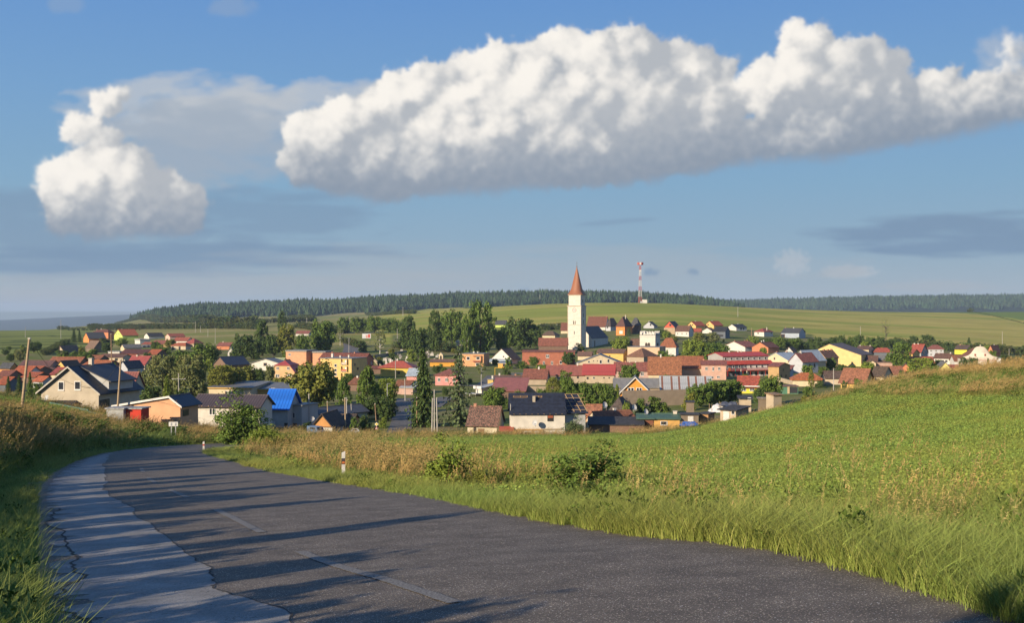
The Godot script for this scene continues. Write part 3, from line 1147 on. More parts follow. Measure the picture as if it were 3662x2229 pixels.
func build_grass() -> void:
	var kinds := {"green": [], "dry": [], "clover": [], "weed": [], "stalk": []}
	var r := RandomNumberGenerator.new()
	r.seed = 77
	# bands of distance: nearer ground gets more and smaller tufts
	for band in [[5.0, 12.0, 14000, 1.0], [12.0, 22.0, 26000, 1.0], [22.0, 40.0, 38000, 1.15], [40.0, 75.0, 46000, 1.5], [75.0, 185.0, 62000, 2.3]]:
		for k in band[2]:
			var rr := sqrt(lerpf(band[0] * band[0], band[1] * band[1], r.randf()))
			var az := r.randf_range(deg_to_rad(-28.5), deg_to_rad(28.5))
			var x := sin(az) * rr
			var d := cos(az) * rr
			var z := zone(x, d)
			if z == 0 or z >= 6: continue
			var clear := true
			for q in DELINEATORS:
				if absf(q[0] - x * q[1] / d) < 0.5 and q[1] - d < 4.5 and q[1] - d > -0.6 and r.randf() < 0.8: clear = false
			if not clear: continue
			var n := noise_a.get_noise_2d(x * 3.0, d * 3.0)
			var kind := "green"
			var sc: float = band[3]
			var tone := r.randf_range(0.8, 1.2)
			match z:
				1:
					sc *= (lerpf(0.92, 0.5, smoothstep(14.0, 28.0, rr)) + n * 0.3)
					if r.randf() < 0.006: kind = "weed"
				2:
					var u := x / d * F + 1831.0
					var tan_ := 0.11 * smoothstep(30.0, 36.0, d) * (1.0 - smoothstep(1350.0, 1750.0, u)) + 0.012
					kind = "dry" if r.randf() < tan_ * 0.8 + maxf(0.0, n - 0.12) * 0.12 else ("green" if r.randf() < 0.8 else "clover")
					if r.randf() < 0.012: kind = "weed"
					if kind == "green": sc *= lerpf(1.25, 0.8, smoothstep(14.0, 30.0, rr))
				3:
					kind = "clover"
					if r.randf() < 0.16 + n * 0.25: kind = "green"
					if r.randf() < 0.002 + maxf(0.0, n - 0.15) * 0.02 and rr < 50.0: kind = "dry"
					sc *= 1.0
				4: kind = "dry" if r.randf() < 0.24 + n * 0.7 else ("green" if r.randf() < 0.93 else "weed")
				5:
					kind = "dry" if r.randf() < (0.17 if rr > 45.0 else 0.02) + n * 0.6 * smoothstep(20.0, 60.0, rr) else ("weed" if r.randf() < 0.06 else "green")
					sc *= 1.1
			if z in [1, 2, 3] and rr < 55.0 and r.randf() < [0.0, 0.0015, 0.007, 0.0016][z]: kind = "stalk"
			sc *= r.randf_range(0.55, 1.45)
			var t := Transform3D(Basis(Vector3.UP, r.randf_range(-0.8, 0.8) if kind == "dry" else r.randf() * TAU).scaled(Vector3(sc, sc * (0.5 if rr > 75.0 else (0.75 if rr > 40.0 else 1.0)), sc)), Vector3(x, ground_y(x, d), -d))
			kinds[kind].append([t, Color(tone * (1.0 + n * 0.25), tone, tone * 0.95)])
	var m := leaf_mat(Color(1, 1, 1), 0.30)
	crowd("verge_grass", "long green grass on the verges and among the crop", tuft("green", 1), m, kinds["green"])
	crowd("dry_grass", "tall dry seeding grass along the verges and brows", tuft("dry", 2), m, kinds["dry"])
	crowd("seeding_grass", "single tan seed heads swaying above the green grass", tuft("stalk", 6), m, kinds["stalk"])
	crowd("fodder_crop", "low leafy green fodder crop covering the sloping field", tuft("clover", 3), m, kinds["clover"])
	crowd("weeds", "broad-leaved weeds scattered through the rough grass", tuft("weed", 4), m, kinds["weed"])

# ------------------------------------------------------------------ buildings
const WALLS := {"white": Color(0.60, 0.585, 0.545), "churchwhite": Color(0.62, 0.585, 0.52), "cream": Color(0.60, 0.50, 0.34), "cream2": Color(0.52, 0.44, 0.32), "creamold": Color(0.60, 0.53, 0.39), "peachcream": Color(0.60, 0.40, 0.21), "peach": Color(0.62, 0.35, 0.20), "peach2": Color(0.60, 0.32, 0.16), "peachwall": Color(0.58, 0.40, 0.27), "salmon": Color(0.60, 0.31, 0.18), "yellow": Color(0.64, 0.44, 0.17), "yellow2": Color(0.64, 0.42, 0.13), "brightyellow": Color(0.64, 0.48, 0.10), "lemon": Color(0.66, 0.60, 0.06), "lemon2": Color(0.66, 0.58, 0.20), "hallyellow": Color(0.66, 0.50, 0.22), "ochre": Color(0.62, 0.37, 0.10), "amber": Color(0.60, 0.30, 0.04), "ochrestone": Color(0.42, 0.28, 0.13), "orange": Color(0.70, 0.30, 0.05), "orange2": Color(0.66, 0.24, 0.07), "tomato": Color(0.62, 0.11, 0.06), "tan": Color(0.38, 0.29, 0.19), "pink": Color(0.62, 0.27, 0.25), "pinkish": Color(0.47, 0.32, 0.27), "pinkish2": Color(0.52, 0.33, 0.26), "pinkpale": Color(0.62, 0.42, 0.34), "lime": Color(0.50, 0.62, 0.16), "stone": Color(0.38, 0.31, 0.23), "stone2": Color(0.44, 0.36, 0.26), "brick": Color(0.34, 0.13, 0.08), "brick2": Color(0.36, 0.13, 0.08), "bricklight": Color(0.50, 0.20, 0.10), "brown": Color(0.17, 0.11, 0.08), "timber": Color(0.19, 0.15, 0.11), "board": Color(0.52, 0.26, 0.09), "boardpale": Color(0.44, 0.36, 0.26), "ply": Color(0.42, 0.24, 0.11), "honey": Color(0.56, 0.33, 0.10), "scrap": Color(0.20, 0.12, 0.08), "rustdark": Color(0.18, 0.07, 0.04), "block": Color(0.44, 0.385, 0.30), "blockwhite": Color(0.60, 0.565, 0.50), "blockgrey": Color(0.42, 0.425, 0.42), "greywall": Color(0.34, 0.34, 0.33), "paleblue": Color(0.44, 0.46, 0.50), "bluewall": Color(0.34, 0.40, 0.48), "slatewall": Color(0.12, 0.14, 0.17), "innwall": Color(0.34, 0.33, 0.32), "greenwall": Color(0.08, 0.20, 0.13), "galvwall": Color(0.36, 0.37, 0.37), "redwall": Color(0.50, 0.04, 0.02)}
const ROOFS := {"red": Color(0.349, 0.116, 0.066), "red2": Color(0.407, 0.091, 0.051), "red3": Color(0.349, 0.096, 0.056), "crimson": Color(0.388, 0.071, 0.061), "crimson2": Color(0.330, 0.075, 0.061), "scarlet": Color(0.407, 0.096, 0.061), "innred": Color(0.446, 0.061, 0.041), "wine": Color(0.262, 0.095, 0.072), "wine2": Color(0.281, 0.097, 0.073), "dkred": Color(0.204, 0.066, 0.045), "rustred": Color(0.262, 0.095, 0.062), "rustred2": Color(0.272, 0.096, 0.068), "fadedred": Color(0.320, 0.115, 0.085), "maroon": Color(0.155, 0.057, 0.042), "maroon2": Color(0.120, 0.040, 0.035), "chestnut": Color(0.194, 0.075, 0.049), "chestnut2": Color(0.130, 0.060, 0.050), "russet": Color(0.262, 0.105, 0.052), "russet2": Color(0.233, 0.118, 0.071), "brickred": Color(0.349, 0.146, 0.076), "claytile": Color(0.369, 0.156, 0.086), "tileorange": Color(0.320, 0.130, 0.060), "tileorange2": Color(0.330, 0.120, 0.056), "orange": Color(0.466, 0.146, 0.046), "redorange": Color(0.427, 0.116, 0.046), "umber": Color(0.130, 0.085, 0.060), "umberred": Color(0.155, 0.082, 0.057), "umberdark": Color(0.075, 0.055, 0.045), "brownroof": Color(0.190, 0.110, 0.080), "brownold": Color(0.200, 0.130, 0.090), "mossbrown": Color(0.200, 0.120, 0.075), "purplebrown": Color(0.170, 0.085, 0.075), "oldtile": Color(0.340, 0.170, 0.120), "plum": Color(0.075, 0.058, 0.062), "slate": Color(0.075, 0.080, 0.090), "slatechurch": Color(0.110, 0.115, 0.125), "black": Color(0.035, 0.037, 0.042), "navy": Color(0.025, 0.035, 0.055), "navytile": Color(0.018, 0.028, 0.060), "blue": Color(0.012, 0.140, 0.600), "grey": Color(0.220, 0.215, 0.200), "greyroof": Color(0.170, 0.170, 0.165), "palegrey": Color(0.400, 0.410, 0.410), "skyroof": Color(0.360, 0.420, 0.470), "galv": Color(0.380, 0.400, 0.410), "palegreen": Color(0.330, 0.380, 0.200), "greenroof": Color(0.070, 0.130, 0.085), "felt": Color(0.045, 0.045, 0.050), "darkboard": Color(0.085, 0.065, 0.055), "timberroof": Color(0.240, 0.210, 0.180), "board": Color(0.360, 0.230, 0.130)}
const TRIMS := {"white": Color(0.70, 0.69, 0.66), "grey": Color(0.42, 0.40, 0.35), "ochre": Color(0.60, 0.36, 0.08)}

func frame_mesh(double: bool) -> Mesh:
	var key := "frame%s" % double
	if not meshes.has(key):
		var s := Solid.new()
		var b := 0.10
		s.box(Vector3(-0.5, -0.5, -0.5), Vector3(-0.5 + b, 0.5, 0.5))
		s.box(Vector3(0.5 - b, -0.5, -0.5), Vector3(0.5, 0.5, 0.5))
		s.box(Vector3(-0.5 + b, 0.5 - b, -0.5), Vector3(0.5 - b, 0.5, 0.5))
		s.box(Vector3(-0.5 + b, -0.5, -0.5), Vector3(0.5 - b, -0.5 + b, 0.5))
		if double: s.box(Vector3(-0.06, -0.5 + b, -0.5), Vector3(0.06, 0.5 - b, 0.5))
		meshes[key] = s.mesh()
	return meshes[key]

func arch_mesh() -> Mesh:
	if not meshes.has("arch"):
		var s := Solid.new()
		var p := [Vector2(-0.5, -0.5), Vector2(-0.5, 0.12)]
		for k in range(1, 8): p.append(Vector2(-0.5 * cos(PI * k / 8.0), 0.12 + 0.38 * sin(PI * k / 8.0)))
		p.append(Vector2(0.5, 0.12)); p.append(Vector2(0.5, -0.5))
		s.prism(p, -0.5, 0.5)
		meshes["arch"] = s.mesh()
	return meshes["arch"]

func glass() -> StandardMaterial3D:
	return flat_mat(Color(0.03, 0.035, 0.045), 0.07)

# one opening on a wall: 0 white two-light window, 1 dark opening, 2 plank door, 3 white one-light, 4 brown framed, 5 tan pillar, 6 arch, 7 white panel, 8 opening onto brick
func opening(parent: Node3D, at: Vector3, turn: float, w: float, h: float, style: int) -> void:
	var b := Basis(Vector3.UP, turn)
	var frame_c := flat_mat(Color(0.66, 0.65, 0.63), 0.6) if style != 4 else flat_mat(Color(0.16, 0.08, 0.045), 0.7)
	var o: MeshInstance3D
	match style:
		0, 3, 4:
			o = part(parent, "window", frame_mesh(style == 0), frame_c)
			o.transform = Transform3D(b * Basis.from_scale(Vector3(w, h, 0.10)), at)
			part(o, "pane", unit_box(), glass(), Vector3(0, 0, -0.25), Vector3(0.90, 0.90, 0.6))
			var sill := box(o, "sill", frame_c, Vector3(0, -0.53, 0.4), Vector3(1.08, 0.05, 1.6))
			sill.name = "sill"
		1:
			o = part(parent, "window", unit_box(), flat_mat(Color(0.04, 0.042, 0.048), 0.12))
			o.transform = Transform3D(b * Basis.from_scale(Vector3(w, h, 0.06)), at)
		8:
			o = part(parent, "window", unit_box(), flat_mat(Color(0.02, 0.018, 0.018), 0.9))
			o.transform = Transform3D(b * Basis.from_scale(Vector3(w, h, 0.06)), at)
			box(o, "inner_wall", wall_mat(Color(0.30, 0.085, 0.04)), Vector3(0, 0.18, 0.2), Vector3(0.86, 0.55, 1.0))
		2:
			o = part(parent, "door", unit_box(), flat_mat(Color(0.24, 0.13, 0.07), 0.8))
			o.transform = Transform3D(b * Basis.from_scale(Vector3(w, h, 0.08)), at)
			for k in 4: box(o, "plank", flat_mat(Color(0.27, 0.15, 0.08), 0.8), Vector3(-0.36 + k * 0.24, 0, 0.2), Vector3(0.22, 0.94, 1.0))
		5:
			o = part(parent, "pillar", unit_box(), wall_mat(Color(0.46, 0.36, 0.22)))
			o.transform = Transform3D(b * Basis.from_scale(Vector3(w, h, 0.3)), at)
		6:
			o = part(parent, "window", arch_mesh(), flat_mat(Color(0.05, 0.035, 0.025), 0.8))
			o.transform = Transform3D(b * Basis.from_scale(Vector3(w, h, 0.06)), at)
		7:
			o = part(parent, "panel", unit_box(), flat_mat(Color(0.62, 0.61, 0.58), 0.7))
			o.transform = Transform3D(b * Basis.from_scale(Vector3(w, h, 0.07)), at)

# one roof slope as a slab: lower edge p, upper edge q in the profile plane
func slope_poly(p: Vector2, q: Vector2, over: float, thick: float) -> Array:
	var e := (q - p).normalized()
	var n := Vector2(-e.y, e.x)
	if n.y < 0.0: n = -n
	var a := p - e * over
	return [a + n * 0.02, q + n * 0.02, q + n * (0.02 + thick), a + n * (0.02 + thick)]

func house(o: Dictionary) -> Node3D:
	var t := thing(o.n, o.l, o.get("c", "house"), Vector3(o.p[0], o.p[1], o.p[2]), o.t, o.get("g", ""))
	var w: float = o.w
	var d: float = o.d
	var e: float = o.e
	var r: float = o.r
	var f: float = o.get("f", e)
	var ax: float = o.get("a", 0.0)
	var base: float = -o.get("b", 0.8)
	var oh: float = o.get("oh", 0.4)
	var k: String = o.k
	var wm := wall_mat(WALLS[o.wc])
	var rk: String = o.get("rk", "tile")
	var rm := roof_mat(ROOFS[o.rc], rk)
	var s := Solid.new()
	var q := Solid.new()
	var th := 0.14
	match k:
		"G", "E":
			var half := w * 0.5 if k == "G" else d * 0.5
			var prof := [Vector2(-half, base), Vector2(-half, e if k == "G" else f), Vector2(ax, r), Vector2(half, f if k == "G" else e), Vector2(half, base)]
			var run := d * 0.5 if k == "G" else w * 0.5
			s.prism(prof, -run, run, k == "E")
			for side in 2:
				var lo: Vector2 = prof[1] if side == 0 else prof[3]
				var poly := slope_poly(lo, prof[2] + Vector2(0, 0.0), oh, th)
				if side == 1: poly[1].x += 0.0
				q.prism(poly, -run - oh * 0.7, run + oh * 0.7, k == "E")
			q.box(Vector3(-run - oh * 0.7, r + 0.10, ax - 0.12) if k == "E" else Vector3(ax - 0.12, r + 0.10, -run - oh * 0.7), Vector3(run + oh * 0.7, r + 0.24, ax + 0.12) if k == "E" else Vector3(ax + 0.12, r + 0.24, run + oh * 0.7))
		"S":
			s.prism([Vector2(-d * 0.5, base), Vector2(-d * 0.5, r), Vector2(d * 0.5, e), Vector2(d * 0.5, base)], -w * 0.5, w * 0.5, true)
			var poly := slope_poly(Vector2(d * 0.5, e), Vector2(-d * 0.5, r), oh, th)
			var back: Vector2 = (poly[1] - poly[0]).normalized() * oh
			poly[1] += back
			poly[2] += back
			q.prism(poly, -w * 0.5 - oh, w * 0.5 + oh, true)
		"F":
			s.box(Vector3(-w * 0.5, base, -d * 0.5), Vector3(w * 0.5, e, d * 0.5))
			q.box(Vector3(-w * 0.5 - oh * 0.5, e + 0.003, -d * 0.5 - oh * 0.5), Vector3(w * 0.5 + oh * 0.5, e + maxf(0.16, r - e), d * 0.5 + oh * 0.5))
		"H":
			s.box(Vector3(-w * 0.5, base, -d * 0.5), Vector3(w * 0.5, e, d * 0.5))
			hip(q, w * 0.5 + oh, d * 0.5 + oh, e - 0.05, e + 0.10, r, o.get("rl", 0.3))
		"M":
			var m := e + (r - e) * 0.60
			var prof := [Vector2(-w * 0.5, base), Vector2(-w * 0.5, e), Vector2(-w * 0.29, m), Vector2(w * 0.29, m), Vector2(w * 0.5, e), Vector2(w * 0.5, base)]
			s.prism(prof, -d * 0.5, d * 0.5)
			q.prism(slope_poly(prof[1], prof[2], 0.2, th), -d * 0.5 - 0.15, d * 0.5 + 0.15)
			q.prism(slope_poly(prof[4], prof[3], 0.2, th), -d * 0.5 - 0.15, d * 0.5 + 0.15)
			hip(q, w * 0.29 + 0.35, d * 0.5 + 0.35, m - 0.02, m + 0.10, r, 0.5)
	part(t, "wall", s.mesh(), wm)
	var roof := part(t, "roof", q.mesh(), rm)
	if o.has("pn") and o.pn != "":
		panels(roof, o, w, d, e, r, oh, th, rm)
	for v in o.get("win", []):
		if v[0] == 0: opening(t, Vector3(v[1], v[2], d * 0.5 + 0.03), 0.0, v[3], v[4], v[5])
		elif v[0] == 1: opening(t, Vector3(w * 0.5 + 0.03, v[2], v[1]), PI * 0.5, v[3], v[4], v[5])
		else: opening(t, Vector3(-w * 0.5 - 0.03, v[2], v[1]), -PI * 0.5, v[3], v[4], v[5])
	for c in o.get("ch", []):
		var size := 0.62 if c[3] else 0.42
		var cm := wall_mat([Color(0.52, 0.47, 0.40), Color(0.40, 0.20, 0.13), Color(0.56, 0.54, 0.50)][absi(int(c[0] * 10.0 + o.p[2])) % 3])
		var ch := box(t, "chimney", cm, Vector3(c[0], (e + c[2]) * 0.5, c[1]), Vector3(size, c[2] - e, size))
		box(ch, "cap", cm, Vector3(0, 0.5 + 0.04 / (c[2] - e), 0), Vector3(1.25, 0.08 / (c[2] - e), 1.25))
	details(t, roof, o, w, d, e, f, r, base, oh, ax)
	return t

func hip(q: Solid, a: float, b: float, y0: float, y1: float, r: float, rl: float) -> void:
	var lx := a * rl if a >= b * 0.7 else 0.0
	var lz := 0.0 if a >= b * 0.7 else b * rl
	if rl > 0.0 and a > b: lx = maxf(lx, a - b)
	if b > a: lz = maxf(0.0, b - a * 1.1)
	if lz > 0.0: lx = 0.0
	var p := [Vector3(-a, y1, b), Vector3(a, y1, b), Vector3(a, y1, -b), Vector3(-a, y1, -b)]
	var u := [Vector3(-a, y0, b), Vector3(a, y0, b), Vector3(a, y0, -b), Vector3(-a, y0, -b)]
	var t := [Vector3(-lx, r, lz), Vector3(lx, r, lz), Vector3(lx, r, -lz), Vector3(-lx, r, -lz)]
	var outs := [Vector3(0, 0.5, 1), Vector3(1, 0.5, 0), Vector3(0, 0.5, -1), Vector3(-1, 0.5, 0)]
	for k in 4:
		var n := (k + 1) % 4
		var poly := [p[k], p[n]]
		if not t[n].is_equal_approx(t[k]): poly.append(t[n])
		poly.append(t[k])
		q.face(poly, outs[k])
		q.face([u[k], u[n], p[n], p[k]], Vector3(outs[k].x, 0, outs[k].z))
	q.face(u, Vector3.DOWN)

# sheets or courses that can be told apart on the slope facing the viewer
func panels(roof: Node3D, o: Dictionary, w: float, d: float, e: float, r: float, oh: float, th: float, rm: Material) -> void:
	var lo := Vector2(d * 0.5, e)
	var hi := Vector2(float(o.get("a", 0.0)), r)
	var run := w * 0.5 + oh * 0.7
	if o.pn == "strip" or o.pn == "rust":
		var n := int(w / 0.42)
		var step := 2.0 * run / n
		var poly := slope_poly(lo, hi, oh + 0.02, 0.045)
		var ridge := slope_poly(lo, hi, oh + 0.02, 0.085)
		var sheet := Solid.new()
		sheet.prism(poly.map(func(p): return p + Vector2(0, th + 0.01)), 0.0, step - 0.035, true)
		sheet.prism(ridge.map(func(p): return p + Vector2(0, th + 0.01)), step - 0.03, step, true)
		var m := sheet.mesh()
		var rust := roof_mat(Color(0.22, 0.10, 0.06), "metal")
		for k in n:
			var mat := rm
			if o.pn == "rust" and (k * 7 + 3) % 9 < 2: mat = rust
			part(roof, "roof_panel", m, mat, Vector3(-run + k * step, 0, 0))
	elif o.pn == "course":
		var n := 14
		var along := (hi - lo) / n
		var e2 := along.normalized()
		var nn := Vector2(-e2.y, e2.x)
		if nn.y < 0.0: nn = -nn
		for k in n:
			var a := lo + along * (k - 0.6)
			var b := lo + along * (k + 0.45)
			var c := Solid.new()
			c.prism([a + nn * (th + 0.02), b + nn * (th + 0.01), b + nn * (th + 0.035), a + nn * (th + 0.09)], -run, run, true)
			part(roof, "tile_course", c.mesh(), rm)

func details(t: Node3D, roof: Node3D, o: Dictionary, w: float, d: float, e: float, f: float, r: float, base: float, oh: float, ax: float) -> void:
	var white := flat_mat(TRIMS[o.get("tr", "white")] if o.get("tr", "") != "" else TRIMS.white, 0.7)
	if o.get("tr", "") != "":
		if o.k == "G":
			var z := d * 0.5 + oh * 0.7 + 0.02
			for s in [[Vector2(-w * 0.5, e), Vector2(ax, r)], [Vector2(w * 0.5, f), Vector2(ax, r)]]:
				var dir: Vector2 = (s[1] - s[0]).normalized()
				var a: Vector2 = s[0] - dir * oh
				var b := Solid.new()
				b.prism([a + Vector2(0, -0.06), s[1] + Vector2(0, -0.06), s[1] + Vector2(0, 0.22), a + Vector2(0, 0.22)], z, z + 0.05)
				part(roof, "barge_board", b.mesh(), white)
		else:
			box(roof, "fascia", white, Vector3(0, e - 0.02, d * 0.5 + oh + 0.03), Vector3(w + oh * 2.0, 0.24, 0.05))
	if o.has("tails"):
		for k in int(o.tails):
			var x := -w * 0.5 + (k + 0.5) * w / float(o.tails)
			box(roof, "rafter_tail", flat_mat(Color(0.50, 0.33, 0.16), 0.8), Vector3(x, e - 0.06, d * 0.5 + oh * 0.45), Vector3(0.09, 0.14, oh * 1.1))
	if o.has("low"):
		var lh: float = o.get("lowh", e)
		box(t, "lower_wall", wall_mat(WALLS[o.low]), Vector3(0, (e - 0.05 + base) * 0.5, 0), Vector3(w + 0.05, e - 0.05 - base, d + 0.05))
		box(t, "beam", flat_mat(Color(0.10, 0.06, 0.04), 0.8), Vector3(0, e, d * 0.5 + 0.05), Vector3(w + 0.1, 0.12, 0.08))
	if o.has("dorm"):
		var g := Solid.new()
		g.prism([Vector2(0.6, r - 2.0), Vector2(w * 0.5 + 0.1, e - 0.1), Vector2(w * 0.5 + 0.1, e + 1.55), Vector2(0.6, r - 0.35)], -3.6, 3.0)
		var dm := part(t, "dormer", g.mesh(), wall_mat(WALLS.blockgrey))
		var g2 := Solid.new()
		g2.prism([Vector2(0.1, r + 0.02), Vector2(w * 0.5 + 0.75, e + 1.38), Vector2(w * 0.5 + 0.75, e + 1.54), Vector2(0.1, r + 0.18)], -4.0, 3.4)
		part(dm, "roof", g2.mesh(), roof_mat(ROOFS.black, "metal"))
	if o.has("aw"):
		box(t, "awning", roof_mat(ROOFS.crimson, "metal"), Vector3(0.3, 1.5, d * 0.5 + 0.7), Vector3(w + 1.4, 0.10, 1.5), Vector3(0.16, 0, 0))
		for k in 3: box(t, "post", flat_mat(Color(0.25, 0.05, 0.04), 0.7), Vector3(-w * 0.5 + k * w * 0.5, 0.7, d * 0.5 + 1.3), Vector3(0.1, 1.4, 0.1))
		box(t, "pillar", wall_mat(WALLS.peach), Vector3(w * 0.5 + 0.95, 1.1, d * 0.5 + 0.2), Vector3(0.55, 3.2, 0.5))
	if o.has("logg"):
		var x := w * 0.5 - 2.35
		for k in 3:
			var y := 0.9 + k * e / 3.0
			box(t, "side_fin", wall_mat(WALLS.yellow), Vector3(x - 1.0, y + 0.3, d * 0.5 + 0.3), Vector3(0.12, 1.7, 0.6))
			box(t, "side_fin", wall_mat(WALLS.yellow), Vector3(x + 1.0, y + 0.3, d * 0.5 + 0.3), Vector3(0.12, 1.7, 0.6))
			box(t, "balcony_rail", flat_mat([Color(0.40, 0.12, 0.06), Color(0.42, 0.11, 0.06), Color(0.52, 0.44, 0.34)][k], 0.7), Vector3(x, y - 0.05, d * 0.5 + 0.42), Vector3(2.0, 0.6, 0.08))
			box(t, "balcony_floor", wm_white(), Vector3(x, y - 0.42, d * 0.5 + 0.25), Vector3(2.1, 0.12, 0.5))
			box(t, "window", flat_mat(Color(0.60, 0.60, 0.58), 0.5), Vector3(x + 0.45, y + 0.4, d * 0.5 + 0.06), Vector3(0.6, 0.8, 0.04))
	if o.has("lean"):
		var g := Solid.new()
		g.prism([Vector2(d * 0.5 + 3.4, e - 1.0), Vector2(d * 0.5 - 0.05, e + 0.15), Vector2(d * 0.5 - 0.05, e + 0.29), Vector2(d * 0.5 + 3.4, e - 0.86)], -w * 0.5, w * 0.5 - 0.2, true)
		part(t, "lean_to_roof", g.mesh(), roof_mat(ROOFS.skyroof, "metal"))
		for k in 4: box(t, "post", flat_mat(Color(0.20, 0.14, 0.09), 0.8), Vector3(-w * 0.5 + 0.2 + k * w * 0.29, (e - 1.0 + base) * 0.5, d * 0.5 + 3.1), Vector3(0.14, e - 1.0 - base, 0.14))
	if o.has("bal"):
		box(t, "balcony", flat_mat(Color(0.30, 0.09, 0.06), 0.8), Vector3(w * 0.20, e * 0.42, d * 0.5 + 0.5), Vector3(w * 0.36, 0.45, 0.9))
		box(t, "canopy", wall_mat(Color(0.42, 0.20, 0.11)), Vector3(w * 0.20, e * 0.86, d * 0.5 + 0.4), Vector3(w * 0.42, 0.14, 0.8))
		box(t, "side_fin", wall_mat(WALLS.peach2), Vector3(w * 0.39, e * 0.64, d * 0.5 + 0.4), Vector3(0.12, e * 0.42, 0.8))
	if o.has("canopy"):
		box(t, "canopy", roof_mat(ROOFS.palegrey, "metal"), Vector3(-0.6, e * 0.35, d * 0.5 + 1.1), Vector3(w + 2.0, 0.12, 2.2))
		box(t, "fascia", white, Vector3(0, e + 0.25, d * 0.5 + 0.45), Vector3(w + 0.8, 0.7, 0.10))
		for k in 2: box(t, "post", white, Vector3(-w * 0.5 + k * w, e * 0.18, d * 0.5 + 2.0), Vector3(0.10, e * 0.36 + 0.4, 0.10))
	if o.has("terr"):
		box(t, "terrace_glass", flat_mat(Color(0.05, 0.055, 0.07), 0.3), Vector3(w * 0.5 + 0.03, e * 0.78, 0), Vector3(0.06, e * 0.36, d * 0.86))
		box(t, "parapet", white, Vector3(0, e + 0.9, d * 0.25), Vector3(w * 0.8, 0.5, d * 0.4))
	if o.has("porch"):
		var g := Solid.new()
		g.prism([Vector2(-1.5, e - 0.1), Vector2(1.5, e - 0.1), Vector2(0, e + 1.1)], -0.2, 0.3)
		part(t, "porch_gable", g.mesh(), wm_white(), Vector3(w * 0.5 + 0.6, 0.0, d * 0.5 - 0.6), Vector3.ONE, Vector3(0, 0.5, 0))
		var g2 := Solid.new()
		g2.prism(slope_poly(Vector2(-1.5, e - 0.1), Vector2(0, e + 1.1), 0.3, 0.1), -3.0, 0.6)
		g2.prism(slope_poly(Vector2(1.5, e - 0.1), Vector2(0, e + 1.1), 0.3, 0.1), -3.0, 0.6)
		part(t, "porch_roof", g2.mesh(), roof_mat(ROOFS.red2), Vector3(w * 0.5 + 0.6, 0.0, d * 0.5 - 0.6), Vector3.ONE, Vector3(0, 0.5, 0))
	if o.has("battens"):
		var wood := flat_mat(Color(0.48, 0.33, 0.17), 0.8)
		for k in 4: box(roof, "rafter", wood, Vector3(-w * 0.5 + 0.4 + k * (w - 0.1) / 3.0, (e + r) * 0.5 + 0.24, 0), Vector3(0.08, 0.10, sqrt(d * d + (r - e) * (r - e)) * 1.02), Vector3(atan2(r - e, d), 0, 0))
		for k in 5:
			var tt := 0.06 + k * 0.23
			box(roof, "batten", wood, Vector3(0.5, lerpf(e, r, tt) + 0.32, lerpf(d * 0.5, -d * 0.5, tt)), Vector3(w + 1.4, 0.06, 0.06))
	if o.has("site"):
		var wood := flat_mat(Color(0.50, 0.30, 0.12), 0.8)
		var ridge_z := 0.0
		for g in [[-w * 0.5 + 1.6, 2.2], [0.25, 1.1]]:
			for k in 3: box(roof, "batten", wood, Vector3(g[0], r - 0.08 - k * 0.16, 0.38 + k * 0.24), Vector3(g[1], 0.05, 0.05))
			for k in 3: box(roof, "rafter", wood, Vector3(g[0] - g[1] * 0.5 + k * g[1] * 0.5, r - 0.2, 0.55), Vector3(0.06, 0.06, 0.75), Vector3(0.56, 0, 0))
		var ch := box(t, "chimney", wall_mat(WALLS.block), Vector3(-w * 0.06, r - 0.9, d * 0.22), Vector3(0.42, 1.5, 0.42))
		ch.name = "chimney"
		box(t, "beam", wood, Vector3(-w * 0.16, 1.28, d * 0.5 + 0.08), Vector3(w * 0.5, 0.22, 0.14))
		box(t, "beam", flat_mat(Color(0.33, 0.27, 0.20), 0.8), Vector3(w * 0.28, 1.33, d * 0.5 + 0.06), Vector3(w * 0.34, 0.16, 0.10))
		for x in [-w * 0.43, -w * 0.32, -w * 0.11, w * 0.03, w * 0.09]: box(t, "prop", flat_mat(Color(0.36, 0.27, 0.17), 0.8), Vector3(x, 0.55, d * 0.5 + 0.16), Vector3(0.10, 1.5, 0.10))
		for k in 3: box(t, "scaffold_pole", flat_mat(Color(0.55, 0.53, 0.48), 0.6), Vector3(-w * 0.5 - 0.05, 2.6, d * 0.5 - 0.3 - k * 1.2), Vector3(0.08, 5.2, 0.08))
		box(t, "porch_roof", roof_mat(ROOFS.red2, "metal"), Vector3(-w * 0.5 - 0.7, 1.45, d * 0.5 + 0.4), Vector3(2.3, 0.08, 1.4), Vector3(0.5, 0, 0.0))
